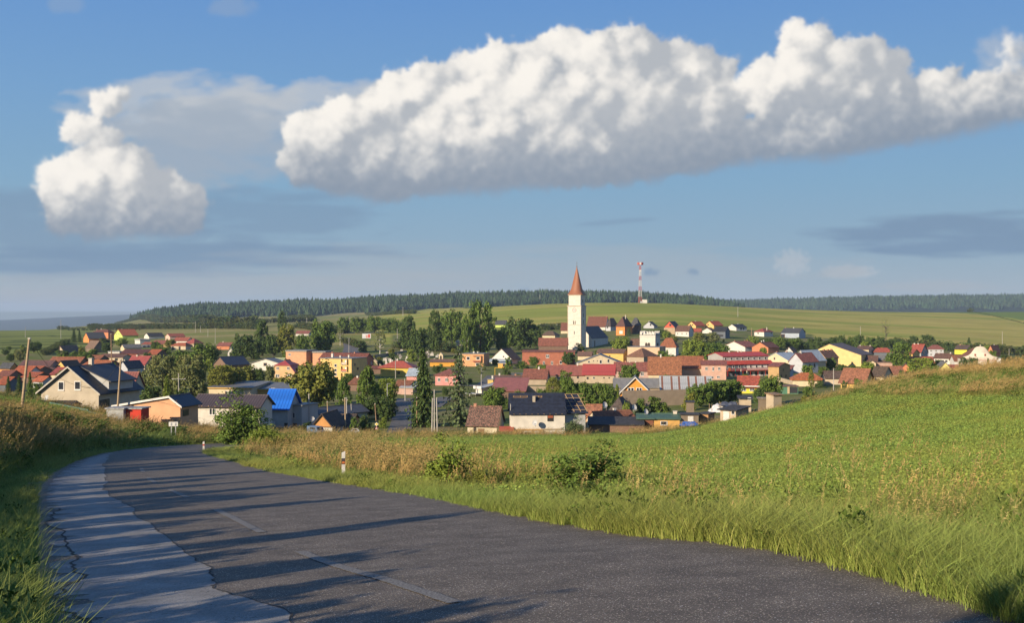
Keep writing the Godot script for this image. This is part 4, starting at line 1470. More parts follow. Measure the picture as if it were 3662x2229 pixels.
	if o.has("cren"):
		box(t, "frieze", wall_mat(WALLS.white), Vector3(0, e - 0.35, 0), Vector3(w + 0.18, 0.30, d + 0.18))
		for s in 4:
			var n := 5 if s % 2 == 0 else 6
			var half := w * 0.5 if s % 2 == 0 else d * 0.5
			var off := d * 0.5 if s % 2 == 0 else w * 0.5
			var b := Basis(Vector3.UP, s * PI * 0.5)
			for k in n:
				var x := -half + (k + 0.5) * half * 2.0 / n
				var g := Solid.new()
				var u := half / n
				if k == 0 or k == n - 1:
					g.prism([Vector2(-u * 0.6, 0), Vector2(-u * 0.6, 1.5), Vector2(-u * 0.2, 1.2), Vector2(u * 0.1, 1.6), Vector2(u * 0.45, 1.2), Vector2(u * 0.45, 0)], -0.2, 0.2)
				else:
					g.prism([Vector2(-u * 0.85, 0), Vector2(-u * 0.85, 0.6), Vector2(-u * 0.45, 0.75), Vector2(-u * 0.25, 1.45), Vector2(0, 1.62), Vector2(u * 0.25, 1.45), Vector2(u * 0.45, 0.75), Vector2(u * 0.85, 0.6), Vector2(u * 0.85, 0)], -0.2, 0.2)
				var m := part(t, "merlon", g.mesh(), wall_mat(WALLS.white))
				m.transform = Transform3D(b, b * Vector3(x, e + 0.02, off - 0.2))
			for k in 14:
				var c := box(t, "corbel", wall_mat(WALLS.white), Vector3.ZERO, Vector3.ONE)
				c.transform = Transform3D(b * Basis.from_scale(Vector3(0.18, 0.35, 0.14)), b * Vector3(-half + (k + 0.5) * half / 7.0, e - 0.68, off + 0.06))
	if o.has("inn"):
		var red := flat_mat(Color(0.34, 0.03, 0.02), 0.6)
		var g := Solid.new()
		g.prism([Vector2(d * 0.5 + 2.0, e * 0.60), Vector2(d * 0.5 - 0.1, e * 0.76), Vector2(d * 0.5 - 0.1, e * 0.79), Vector2(d * 0.5 + 2.0, e * 0.63)], -w * 0.5, w * 0.5 + 0.9, true)
		part(t, "lower_roof", g.mesh(), roof_mat(ROOFS.innred, "metal"))
		box(t, "storey", wall_mat(WALLS.slatewall), Vector3(-w * 0.26, e * 0.30, d * 0.5 + 0.7), Vector3(w * 0.47, e * 0.60, 1.4))
		box(t, "storey", wall_mat(WALLS.white), Vector3(w * 0.24, e * 0.30, d * 0.5 + 0.7), Vector3(w * 0.53, e * 0.60, 1.4))
		for k in 8:
			opening(t, Vector3(-w * 0.44 + k * w * 0.125, e * 0.88, d * 0.5 + 0.03), 0.0, 0.8, 0.9, 3)
			opening(t, Vector3(-w * 0.44 + k * w * 0.125, e * 0.49, d * 0.5 + 1.43), 0.0, 0.75, 0.95, 3)
			opening(t, Vector3(-w * 0.44 + k * w * 0.125, e * 0.14, d * 0.5 + 1.43), 0.0, 1.1, 1.0, 1)
		box(t, "balcony_floor", red, Vector3(0, e * 0.30, d * 0.5 + 2.2), Vector3(w, 0.16, 1.7))
		box(t, "balcony_rail", red, Vector3(0, e * 0.42, d * 0.5 + 3.0), Vector3(w, 0.10, 0.08))
		for k in 44: box(t, "baluster", red, Vector3(-w * 0.5 + (k + 0.5) * w / 44.0, e * 0.36, d * 0.5 + 3.0), Vector3(0.14, e * 0.11, 0.05))
		for k in 7: box(t, "post", red, Vector3(-w * 0.5 + 0.1 + k * (w - 0.2) / 6.0, e * 0.15, d * 0.5 + 2.9), Vector3(0.16, e * 0.30, 0.16))
		box(t, "corner_board", red, Vector3(-w * 0.5 + 0.1, e * 0.3, d * 0.5 + 1.5), Vector3(0.35, e * 0.62, 0.12))
		box(t, "sign", flat_mat(Color(0.55, 0.12, 0.02), 0.6), Vector3(-w * 0.46, e * 0.38, d * 0.5 + 3.1), Vector3(0.7, 1.0, 0.08))
	if o.has("church"):
		church_tower(t, o)

func wm_white() -> Material:
	return wall_mat(WALLS.white)

func church_tower(t: Node3D, o: Dictionary) -> void:
	# the tower stands before the west gable; sizes in metres from the ground
	var c := Vector3(TOWER[0], TOWER[1], TOWER[2])
	var at: Vector3 = t.transform.affine_inverse() * c
	var w: float = TOWER[3]
	var h1: float = TOWER[4]
	var h2: float = TOWER[5]
	var h3: float = TOWER[6]
	var wm := wall_mat(WALLS.churchwhite)
	var trim := wall_mat(Color(0.50, 0.40, 0.30))
	var tw := box(t, "tower", wm, at + Vector3(0, h1 * 0.5 - 1.0, 0), Vector3(w, h1 + 2.0, w))
	var W2 := w * 0.90
	box(t, "belfry", wm, at + Vector3(0, (h1 + h2) * 0.5, 0), Vector3(W2, h2 - h1, W2))
	box(t, "cornice", trim, at + Vector3(0, h1 + 0.05, 0), Vector3(w + 0.75, 0.35, w + 0.75))
	box(t, "cornice", trim, at + Vector3(0, h2 - 0.05, 0), Vector3(W2 + 0.7, 0.30, W2 + 0.7))
	box(t, "string_course", trim, at + Vector3(0, h1 * 0.565, 0), Vector3(w + 0.14, 0.16, w + 0.14))
	for q in [[-1, -1], [1, -1], [1, 1], [-1, 1]]:
		box(t, "quoin", trim, at + Vector3(q[0] * w * 0.5, h1 * 0.5, q[1] * w * 0.5), Vector3(0.22, h1, 0.22))
	# spire: square at the foot, sweeping to eight sides
	var st := SurfaceTool.new()
	st.begin(Mesh.PRIMITIVE_TRIANGLES)
	var rings := []
	for lv in [[0.0, W2 * 0.5 + 0.55, 1.0], [0.07, W2 * 0.5 - 0.05, 0.85], [0.2, W2 * 0.40, 0.5], [1.0, 0.10, 0.4]]:
		var ring := []
		for k in 8:
			var corner: bool = k % 2 == 0
			var a := PI * 0.25 * k + PI * 0.25
			var rad: float = lv[1] * (lerpf(1.08, 1.414, lv[2]) if corner else lerpf(1.08, 1.0, lv[2]))
			ring.append(Vector3(cos(a) * rad, h2 + 0.12 + (h3 - h2) * lv[0], sin(a) * rad))
		rings.append(ring)
	for j in rings.size() - 1:
		for k in 8:
			var n := (k + 1) % 8
			for v in [rings[j][k], rings[j + 1][n], rings[j + 1][k], rings[j][k], rings[j][n], rings[j + 1][n]]:
				st.add_vertex(v)
	st.generate_normals()
	var spire := part(t, "spire", st.commit(), flat_mat(Color(0.30, 0.115, 0.055), 0.6), at)
	var ball := SphereMesh.new()
	ball.radius = 0.34; ball.height = 0.68; ball.radial_segments = 12; ball.rings = 6
	part(spire, "ball", ball, flat_mat(Color(0.20, 0.13, 0.09), 0.5), Vector3(0, h3 + 0.35, 0))
	var iron := flat_mat(Color(0.06, 0.05, 0.05), 0.6)
	box(spire, "cross", iron, Vector3(0, h3 + 1.7, 0), Vector3(0.09, 2.2, 0.09))
	box(spire, "cross", iron, Vector3(0, h3 + 2.1, 0), Vector3(0.8, 0.09, 0.085))
	# clock faces
	for s in 2:
		var b := Basis(Vector3.UP, s * PI * 0.5)
		var rim := part(t, "clock_rim", unit_tube(), flat_mat(Color(0.36, 0.20, 0.15), 0.7))
		rim.transform = Transform3D(b * Basis(Vector3.RIGHT, PI * 0.5) * Basis.from_scale(Vector3(2.25, 0.05, 2.25)), at + b * Vector3(0, h1 * 0.905, w * 0.5 + 0.01))
		var face := part(t, "clock_face", unit_tube(), flat_mat(Color(0.62, 0.60, 0.58), 0.6))
		var ctr := at + b * Vector3(0, h1 * 0.905, w * 0.5 + 0.03)
		face.transform = Transform3D(b * Basis(Vector3.RIGHT, PI * 0.5) * Basis.from_scale(Vector3(1.9, 0.06, 1.9)), ctr)
		for k in 12:
			var a := TAU * k / 12.0
			var mk := box(t, "hour_mark", flat_mat(Color(0.35, 0.10, 0.07), 0.6), Vector3.ZERO, Vector3.ONE)
			mk.transform = Transform3D(b * Basis(Vector3.BACK, -a) * Basis.from_scale(Vector3(0.09, 0.22, 0.03)), ctr + b * Vector3(sin(a) * 0.78, cos(a) * 0.78, 0.045))
		for hd in [[-1.1, 0.62], [1.75, 0.45]]:
			var hand := box(t, "clock_hand", iron, Vector3.ZERO, Vector3.ONE)
			hand.transform = Transform3D(b * Basis(Vector3.BACK, -hd[0]) * Basis.from_scale(Vector3(0.16, hd[1] * 1.2, 0.03)), ctr + b * Vector3(sin(hd[0]) * hd[1] * 0.5, cos(hd[0]) * hd[1] * 0.5, 0.06))
	var z := w * 0.5 + 0.03
	opening(t, at + Vector3(-0.45, h1 * 0.62, z), 0.0, 0.42, 1.9, 6)
	opening(t, at + Vector3(0.45, h1 * 0.62, z), 0.0, 0.42, 1.9, 6)
	opening(t, at + Vector3(0, h1 * 0.385, z), 0.0, 0.30, 1.6, 1)
	for y in [0.63, 0.79]: opening(t, at + Vector3(z, h1 * y, 0), PI * 0.5, 0.7, 2.2, 6)
	opening(t, at + Vector3(W2 * 0.5 + 0.03, (h1 + h2) * 0.5 - 0.3, 0), PI * 0.5, 0.9, 1.9, 6)
	opening(t, at + Vector3(-0.2, (h1 + h2) * 0.5 - 0.4, W2 * 0.5 + 0.02), 0.0, 1.5, 1.7, 7)
	# vestry against the south wall
	var d: float = o.d
	var ww: float = o.w
	var g := Solid.new()
	g.prism([Vector2(-2.2, 0), Vector2(-2.2, 4.2), Vector2(0, 5.6), Vector2(2.2, 4.2), Vector2(2.2, 0)], -0.1, 3.0)
	part(t, "vestry", g.mesh(), wm, Vector3(ww * 0.5, -0.3, -d * 0.05), Vector3.ONE, Vector3(0, PI * 0.5, 0))
	var g2 := Solid.new()
	g2.prism(slope_poly(Vector2(-2.2, 4.2), Vector2(0, 5.6), 0.3, 0.12), 0.0, 3.3)
	g2.prism(slope_poly(Vector2(2.2, 4.2), Vector2(0, 5.6), 0.3, 0.12), 0.0, 3.3)
	part(t, "vestry_roof", g2.mesh(), roof_mat(ROOFS.umberred), Vector3(ww * 0.5, -0.3, -d * 0.05), Vector3.ONE, Vector3(0, PI * 0.5, 0))

func build_village() -> void:
	for o in HOUSES: house(o)
	baroque_barn()
	mast()
	small_things()

func baroque_barn() -> void:
	var b := BAROQUE
	var t := thing("granary", "white baroque granary with curved gable and red cornice line", "granary", Vector3(b[0], b[1], b[2]), b[3])
	var k: float = b[4]
	var prof := []
	var pts := [[-222, 0], [-222, 165], [-240, 172], [-236, 182], [-200, 190], [-160, 205], [-125, 235], [-98, 275], [-75, 312], [-45, 332], [0, 338]]
	for p in pts: prof.append(Vector2(p[0], p[1]) * k)
	for i in range(pts.size() - 2, -1, -1): prof.append(Vector2(-pts[i][0], pts[i][1]) * k)
	prof[0].y = -1.5
	prof[-1].y = -1.5
	var idx := Geometry2D.triangulate_polygon(PackedVector2Array(prof))
	var st := SurfaceTool.new()
	st.begin(Mesh.PRIMITIVE_TRIANGLES)
	for z in [0.25, -0.25]:
		for i in range(0, idx.size(), 3):
			for j in [0, 1, 2]:
				st.add_vertex(Vector3(prof[idx[i + j]].x, prof[idx[i + j]].y, z))
	for i in prof.size():
		var a: Vector2 = prof[i]
		var c: Vector2 = prof[(i + 1) % prof.size()]
		for v in [Vector3(a.x, a.y, 0.25), Vector3(c.x, c.y, 0.25), Vector3(c.x, c.y, -0.25), Vector3(a.x, a.y, 0.25), Vector3(c.x, c.y, -0.25), Vector3(a.x, a.y, -0.25)]:
			st.add_vertex(v)
	st.generate_normals()
	var wm := wall_mat(Color(0.60, 0.53, 0.44))
	part(t, "gable", st.commit(), wm)
	var s := Solid.new()
	s.prism([Vector2(-215 * k, -1.5), Vector2(-215 * k, 150 * k), Vector2(0, 290 * k), Vector2(215 * k, 150 * k), Vector2(215 * k, -1.5)], -14.0, -0.26)
	part(t, "wall", s.mesh(), wm)
	var q := Solid.new()
	q.prism(slope_poly(Vector2(-215 * k, 150 * k), Vector2(0, 290 * k), 0.2, 0.15), -14.2, -0.27)
	q.prism(slope_poly(Vector2(215 * k, 150 * k), Vector2(0, 290 * k), 0.2, 0.15), -14.2, -0.27)
	part(t, "roof", q.mesh(), roof_mat(ROOFS.russet))
	box(t, "cornice", wall_mat(Color(0.36, 0.10, 0.06)), Vector3(0, 134 * k, 0.30), Vector3(446 * k, 7 * k, 0.14))
	for x in [-70, 66]:
		box(t, "window_surround", wall_mat(Color(0.36, 0.11, 0.07)), Vector3(x * k, 212 * k, 0.27), Vector3(24 * k, 32 * k, 0.06))
		box(t, "window", flat_mat(Color(0.12, 0.05, 0.04), 0.6), Vector3(x * k, 212 * k, 0.31), Vector3(13 * k, 20 * k, 0.04))
	var door := part(t, "door", arch_mesh(), flat_mat(Color(0.10, 0.07, 0.05), 0.8), Vector3(8 * k, 28 * k, 0.27), Vector3(62 * k, 72 * k, 0.06))
	door.name = "door"
	box(t, "finial", wm, Vector3(0, 350 * k, 0), Vector3(8 * k, 28 * k, 0.3))

func mast() -> void:
	var m := MAST
	var t := thing("telecom_mast", "red and white lattice telecom mast on the hill field", "mast", Vector3(m[0], m[1], m[2]))
	var h: float = m[3]
	var red := flat_mat(Color(0.42, 0.07, 0.06), 0.6)
	var white := flat_mat(Color(0.62, 0.60, 0.58), 0.6)
	var n := 18
	for j in n:
		var y0 := h * 0.92 * j / n
		var y1 := h * 0.92 * (j + 1) / n
		var a := lerpf(h * 0.052, h * 0.022, pow(j / float(n), 0.7))
		var b := lerpf(h * 0.052, h * 0.022, pow((j + 1) / float(n), 0.7))
		var mat: Material = red if int(j / 2.6) % 2 == 0 else white
		for c in 4:
			var u := Vector2(cos(PI * 0.5 * c + 0.6), sin(PI * 0.5 * c + 0.6))
			var v := Vector2(cos(PI * 0.5 * (c + 1) + 0.6), sin(PI * 0.5 * (c + 1) + 0.6))
			bar(t, "leg", mat, Vector3(u.x * a, y0, u.y * a), Vector3(u.x * b, y1, u.y * b), 0.30)
			bar(t, "brace", mat, Vector3(u.x * a, y0, u.y * a), Vector3(v.x * b, y1, v.y * b), 0.16)
			bar(t, "brace", mat, Vector3(u.x * b, y1, u.y * b), Vector3(v.x * b, y1, v.y * b), 0.14)
	var drum := part(t, "platform", unit_tube(), red, Vector3(0, h * 0.955, 0), Vector3(h * 0.14, h * 0.012, h * 0.14))
	drum.name = "platform"
	for k in 12:
		var a := TAU * k / 12.0
		box(t, "antenna_panel", red if k % 3 else white, Vector3(cos(a) * h * 0.073, h * 0.972, sin(a) * h * 0.073), Vector3(h * 0.030, h * 0.062, 0.35), Vector3(0, PI * 0.5 - a, 0))
	box(t, "antenna_drum", white, Vector3(0.5, h * 0.80, 0.7), Vector3(1.3, 1.8, 1.0))
	var hut := thing("equipment_hut", "white equipment hut at the foot of the telecom mast", "hut", Vector3(m[0] + 5.0, m[1] + 0.3, m[2] + 2.0))
	box(hut, "wall", wm_white(), Vector3(0, 1.6, 0), Vector3(5.5, 4.2, 4.0))
	box(hut, "roof", wm_white(), Vector3(0, 3.75, 0), Vector3(6.0, 0.25, 4.5))
	box(hut, "cabinet", flat_mat(Color(0.5, 0.5, 0.5), 0.6), Vector3(-4.2, 0.7, 0.5), Vector3(1.6, 2.4, 1.4))

# ------------------------------------------------------------------ trees, poles, small things
func build_trees() -> void:
	for a in TREES:
		tree(a[0], a[1], a[2], Vector3(a[3], ground_y(a[3], a[4]) - 0.05, -a[4]), a[5], a[6], a[7], a[8], a[9])

	# gardens: small trees and bushes between the houses
	var r := RandomNumberGenerator.new()
	r.seed = 33
	var made := 0
	while made < 190:
		var d := r.randf_range(205.0, 640.0)
		var u := r.randf_range(20.0, 3560.0)
		var x := (u - 1831.0) / F * d
		if u > 2500.0 and d < 250.0: continue
		var free := true
		var by := ""
		var best := 1e9
		for o in HOUSES:
			var gap := Vector2(o.p[0] - x, -o.p[2] - d).length()
			if gap < best and o.l.split(" ").size() < 12:
				best = gap
				by = o.l
			if Vector2(o.p[0] - x, -o.p[2] - d).length() < maxf(o.w, o.d) * 0.5 + 2.5: free = false
		for s in SIDE_ROADS:
			for q in s[1].size() - 1:
				var a := Vector2(s[1][q][0], s[1][q][1])
				var b := Vector2(s[1][q + 1][0], s[1][q + 1][1])
				if Geometry2D.get_closest_point_to_segment(Vector2(x, d), a, b).distance_to(Vector2(x, d)) < s[2] + 1.5: free = false
		if not free: continue
		var h := r.randf_range(1.3, 3.2) * (1.0 if r.randf() < (0.72 if u > 1500.0 else 0.5) else 2.0)
		var form := "bush" if r.randf() < 0.5 else "round"
		var tone: String = ["green", "dark", "olive", "green", "lime"][r.randi() % 5]
		var word: String = {"green": "green", "dark": "dark", "olive": "olive", "lime": "bright"}[tone]
		tree("garden_shrub" if form == "bush" else "garden_tree", "%s %s near the %s" % [word, "bush" if form == "bush" else "treelet", by], form, Vector3(x, natural(x, d) - 0.05, -d), h, h * r.randf_range(0.8, 1.3), tone, "shrubs in the village gardens", "shrub")
		made += 1

func build_near_plants() -> void:
	# trees beside the road behind the viewer's left shoulder: their shadows reach across the lanes
	for a in SHADE:
		tree("roadside_tree", "roadside tree standing on the bank left of the road", a[0], P(a[1], a[2]), a[3], a[4], a[5], "trees on the bank that shade the road")

func build_posts() -> void:
	var wood := flat_mat(Color(0.40, 0.30, 0.19), 0.9)
	var wood2 := flat_mat(Color(0.30, 0.20, 0.12), 0.9)
	var concrete := flat_mat(Color(0.42, 0.40, 0.37), 0.9)
	var steel := flat_mat(Color(0.34, 0.35, 0.36), 0.5)
	for p in POLES:
		# kind, x, y, d, top x, top y, thick, label, group
		var foot := Vector3(p[1], ground_y(p[1], p[3]) - 0.3, -p[3])
		var t := thing("utility_pole" if p[0] != "lamp" else "street_lamp", p[7], "pole" if p[0] != "lamp" else "lamp", foot, 0.0, p[8])
		var top := Vector3(p[4], p[5], -p[3]) - foot
		var m: Material = {"wood": wood, "wood2": wood2, "concrete": concrete, "lamp": steel}[p[0]]
		bar(t, "shaft", m, Vector3.ZERO, top, p[6], 0.72)
		if p[0] == "lamp":
			box(t, "lamp_arm", steel, top + Vector3(0.3, 0, 0), Vector3(0.7, 0.05, 0.06))
		else:
			box(t, "cap", concrete if p[0] == "concrete" else flat_mat(Color(0.5, 0.48, 0.44), 0.7), top + Vector3(0, 0.05, 0), Vector3(p[6] * 0.8, 0.12, p[6] * 0.8))
		if p.size() > 9 and p[9] > 0.0:
			box(t, "cross_arm", steel if p[0] == "concrete" else m, top - Vector3(0, p[9] * 0.35, 0), Vector3(p[9], 0.07, 0.07))
			for s in 3: box(t, "insulator", flat_mat(Color(0.5, 0.46, 0.42), 0.4), top + Vector3((s - 1) * p[9] * 0.45, -p[9] * 0.35 + 0.10, 0), Vector3(0.07, 0.14, 0.07))
	for c in CABLES:
		cable(Vector3(c[0], c[1], -c[2]), Vector3(c[3], c[4], -c[5]), c[6], c[7], c[8])
	# delineator posts
	for q in DELINEATORS:
		delineator(q[0], q[1], q[2] - ground_y(q[0], q[1]), q[3], q[4])
	# back of the place sign at the village border
	var sgn := SIGNS[0]
	var st := thing("place_sign", "back of the white place sign on two grey posts by the bank", "sign", P(sgn[0], sgn[1]), 0.1)
	for s in [-1, 1]: box(st, "post", steel, Vector3(s * sgn[2] * 0.23, sgn[3] * 0.42, 0), Vector3(0.09, sgn[3] * 1.15, 0.07))
	box(st, "board", flat_mat(Color(0.58, 0.58, 0.56), 0.5), Vector3(0, sgn[3] * 0.88, 0.06), Vector3(sgn[2], sgn[3] * 0.28, 0.03))
	for s in [-1, 1]: box(st, "clamp", steel, Vector3(s * sgn[2] * 0.23, sgn[3] * 0.88, 0.09), Vector3(0.12, sgn[3] * 0.18, 0.03))
	# priority road sign over a warning triangle
	sgn = SIGNS[1]
	var pr := thing("road_sign", "yellow diamond priority sign above a red rimmed warning triangle", "sign", P(sgn[0], sgn[1]), 0.0)
	bar(pr, "post", steel, Vector3(0, -0.3, 0), Vector3(0, sgn[3], 0), 0.08)
	var dia := box(pr, "diamond", flat_mat(Color(0.64, 0.63, 0.60), 0.5), Vector3(0, sgn[3] - 0.1, 0.06), Vector3(sgn[2], sgn[2], 0.03), Vector3(0, 0, PI * 0.25))
	box(dia, "diamond_centre", flat_mat(Color(0.68, 0.46, 0.02), 0.5), Vector3(0, 0, 0.9), Vector3(0.66, 0.66, 1.0))
	triangle_sign(pr, Vector3(0, sgn[3] - 0.1 - sgn[2] * 1.45, 0.06), sgn[2] * 1.25, true)
	sgn = SIGNS[2]
	var bk := thing("road_sign", "grey back of a triangular sign beside the village lane", "sign", P(sgn[0], sgn[1]), 0.0)
	bar(bk, "post", steel, Vector3(0, -0.3, 0), Vector3(0, sgn[3], 0), 0.08)
	triangle_sign(bk, Vector3(0, sgn[3] - sgn[2] * 0.4, 0.05), sgn[2], false)

func triangle_sign(t: Node3D, at: Vector3, size: float, front: bool) -> void:
	var s := Solid.new()
	s.prism([Vector2(-0.5, -0.4), Vector2(0.5, -0.4), Vector2(0, 0.5)], -0.5, 0.5)
	var m := s.mesh()
	var rim := part(t, "triangle", m, flat_mat(Color(0.50, 0.05, 0.04), 0.5) if front else flat_mat(Color(0.52, 0.52, 0.51), 0.5), at, Vector3(size, size, 0.03))
	if front:
		part(rim, "triangle_field", m, flat_mat(Color(0.64, 0.63, 0.60), 0.5), Vector3(0, -0.03, 0.9), Vector3(0.66, 0.66, 1.0))
		box(rim, "symbol", flat_mat(Color(0.03, 0.03, 0.03), 0.5), Vector3(0, -0.12, 1.6), Vector3(0.10, 0.36, 0.8))

func delineator(x: float, d: float, h: float, band: String, label: String) -> void:
	var t := thing("delineator_post", label, "post", P(x, d), 0.15)
	var s := Solid.new()
	s.prism([Vector2(-0.062, -0.2), Vector2(-0.062, h - 0.03), Vector2(0.062, h + 0.02), Vector2(0.062, -0.2)], -0.05, 0.05)
	part(t, "shaft", s.mesh(), flat_mat(Color(0.66, 0.65, 0.62), 0.6))
	var dark := flat_mat(Color(0.05, 0.04, 0.04), 0.6)
	if band == "black":
		box(t, "band", dark, Vector3(0, h * 0.64, 0), Vector3(0.130, h * 0.24, 0.106))
		box(t, "reflector", flat_mat(Color(0.42, 0.13, 0.04), 0.3), Vector3(0, h * 0.595, 0.052), Vector3(0.10, h * 0.085, 0.012))
	else:
		box(t, "band", flat_mat(Color(0.40, 0.06, 0.04), 0.6), Vector3(0, h * 0.62, 0), Vector3(0.130, h * 0.20, 0.106))

func cable(a: Vector3, b: Vector3, sag: float, thick: float, label: String) -> void:
	var st := SurfaceTool.new()
	st.begin(Mesh.PRIMITIVE_TRIANGLES)
	var n := 14
	var prev := a
	for k in range(1, n + 1):
		var t := k / float(n)
		var p := a.lerp(b, t) - Vector3(0, sag * 4.0 * t * (1.0 - t), 0)
		limb(st, prev, p, thick, thick, 5)
		prev = p
	st.generate_normals()
	var o := MeshInstance3D.new()
	o.name = numbered("power_cable")
	o.mesh = st.commit()
	o.set_surface_override_material(0, flat_mat(Color(0.05, 0.045, 0.04), 0.7))
	tag(o, label, "cable", "overhead cables")
	add_child(o, true)

func dish(at: Vector3, r: float, turn: float, label: String) -> void:
	var t := thing("satellite_dish", label, "satellite dish", at, turn)
	var st := SurfaceTool.new()
	st.begin(Mesh.PRIMITIVE_TRIANGLES)
	var n := 16
	for j in 4:
		var r0 := r * j / 4.0
		var r1 := r * (j + 1) / 4.0
		for k in n:
			var a := TAU * k / n
			var b := TAU * (k + 1) / n
			var f := func(q: float, g: float) -> Vector3: return Vector3(cos(g) * q, sin(g) * q * 1.1, q * q / r * 0.35)
			for v in [f.call(r0, a), f.call(r1, a), f.call(r1, b), f.call(r0, a), f.call(r1, b), f.call(r0, b)]: st.add_vertex(v)
	st.generate_normals()
	var m: StandardMaterial3D = flat_mat(Color(0.46, 0.47, 0.48), 0.55)
	m.cull_mode = BaseMaterial3D.CULL_DISABLED
	part(t, "reflector", st.commit(), m, Vector3(0, 0, 0.1), Vector3.ONE, Vector3(-0.35, 0, 0))
	bar(t, "arm", flat_mat(Color(0.3, 0.3, 0.3), 0.5), Vector3(0, -r, 0.2), Vector3(0, -r * 0.1, r * 1.1), 0.04)
	box(t, "receiver", flat_mat(Color(0.5, 0.5, 0.48), 0.5), Vector3(0, -r * 0.1, r * 1.1), Vector3(0.09, 0.09, 0.14))
	bar(t, "mast", flat_mat(Color(0.3, 0.3, 0.3), 0.5), Vector3(0, -r * 1.5, 0), Vector3(0, 0, 0), 0.06)

func car(at: Vector3, turn: float, l: float, h: float, paint: Color, label: String, van := false) -> void:
	var t := thing("parked_van" if van else "car", label, "van" if van else "car", at, turn)
	var w := l * 0.40
	var prof := [Vector2(-0.5, 0.16), Vector2(-0.5, 0.52), Vector2(-0.30, 0.60), Vector2(-0.17, 0.97), Vector2(0.30, 1.0), Vector2(0.47, 0.62), Vector2(0.5, 0.55), Vector2(0.5, 0.16)]
	if van: prof = [Vector2(-0.5, 0.14), Vector2(-0.5, 0.48), Vector2(-0.36, 0.58), Vector2(-0.24, 0.97), Vector2(0.49, 1.0), Vector2(0.5, 0.14)]
	var sc := []
	for p in prof: sc.append(Vector2(p.x * l, p.y * h))
	var s := Solid.new()
	s.prism(sc, -w * 0.5, w * 0.5)
	part(t, "body", s.mesh(), flat_mat(paint, 0.3))
	for q in [-1, 1]:
		box(t, "window", glass(), Vector3(0.04 * l, h * 0.78, q * (w * 0.5 + 0.005)), Vector3(l * 0.40, h * 0.24, 0.02))
		for x in [-0.32, 0.32]:
			var wh := part(t, "wheel", unit_tube(), flat_mat(Color(0.02, 0.02, 0.02), 0.9), Vector3(x * l, h * 0.2, q * w * 0.44), Vector3(h * 0.42, 0.2, h * 0.42), Vector3(PI * 0.5, 0, 0))
			part(wh, "rim", unit_tube(), flat_mat(Color(0.4, 0.4, 0.4), 0.4), Vector3(0, 0.1 * q, 0), Vector3(0.55, 1.0, 0.55))
		box(t, "headlight", flat_mat(Color(0.5, 0.5, 0.48), 0.2), Vector3(-l * 0.5, h * 0.44, q * w * 0.36), Vector3(0.05, 0.12, 0.28))
		box(t, "tail_light", flat_mat(Color(0.35, 0.02, 0.02), 0.3), Vector3(l * 0.5, h * 0.48, q * w * 0.38), Vector3(0.04, 0.2, 0.2))
	var ws := box(t, "windscreen", glass(), Vector3(-l * 0.235 if not van else -l * 0.31, h * 0.79, 0), Vector3(0.02, h * 0.42, w * 0.84), Vector3(0, 0, -0.55))
	ws.name = "windscreen"
	box(t, "bumper", flat_mat(paint * 0.6, 0.5), Vector3(-l * 0.51, h * 0.24, 0), Vector3(0.08, h * 0.14, w * 0.98))

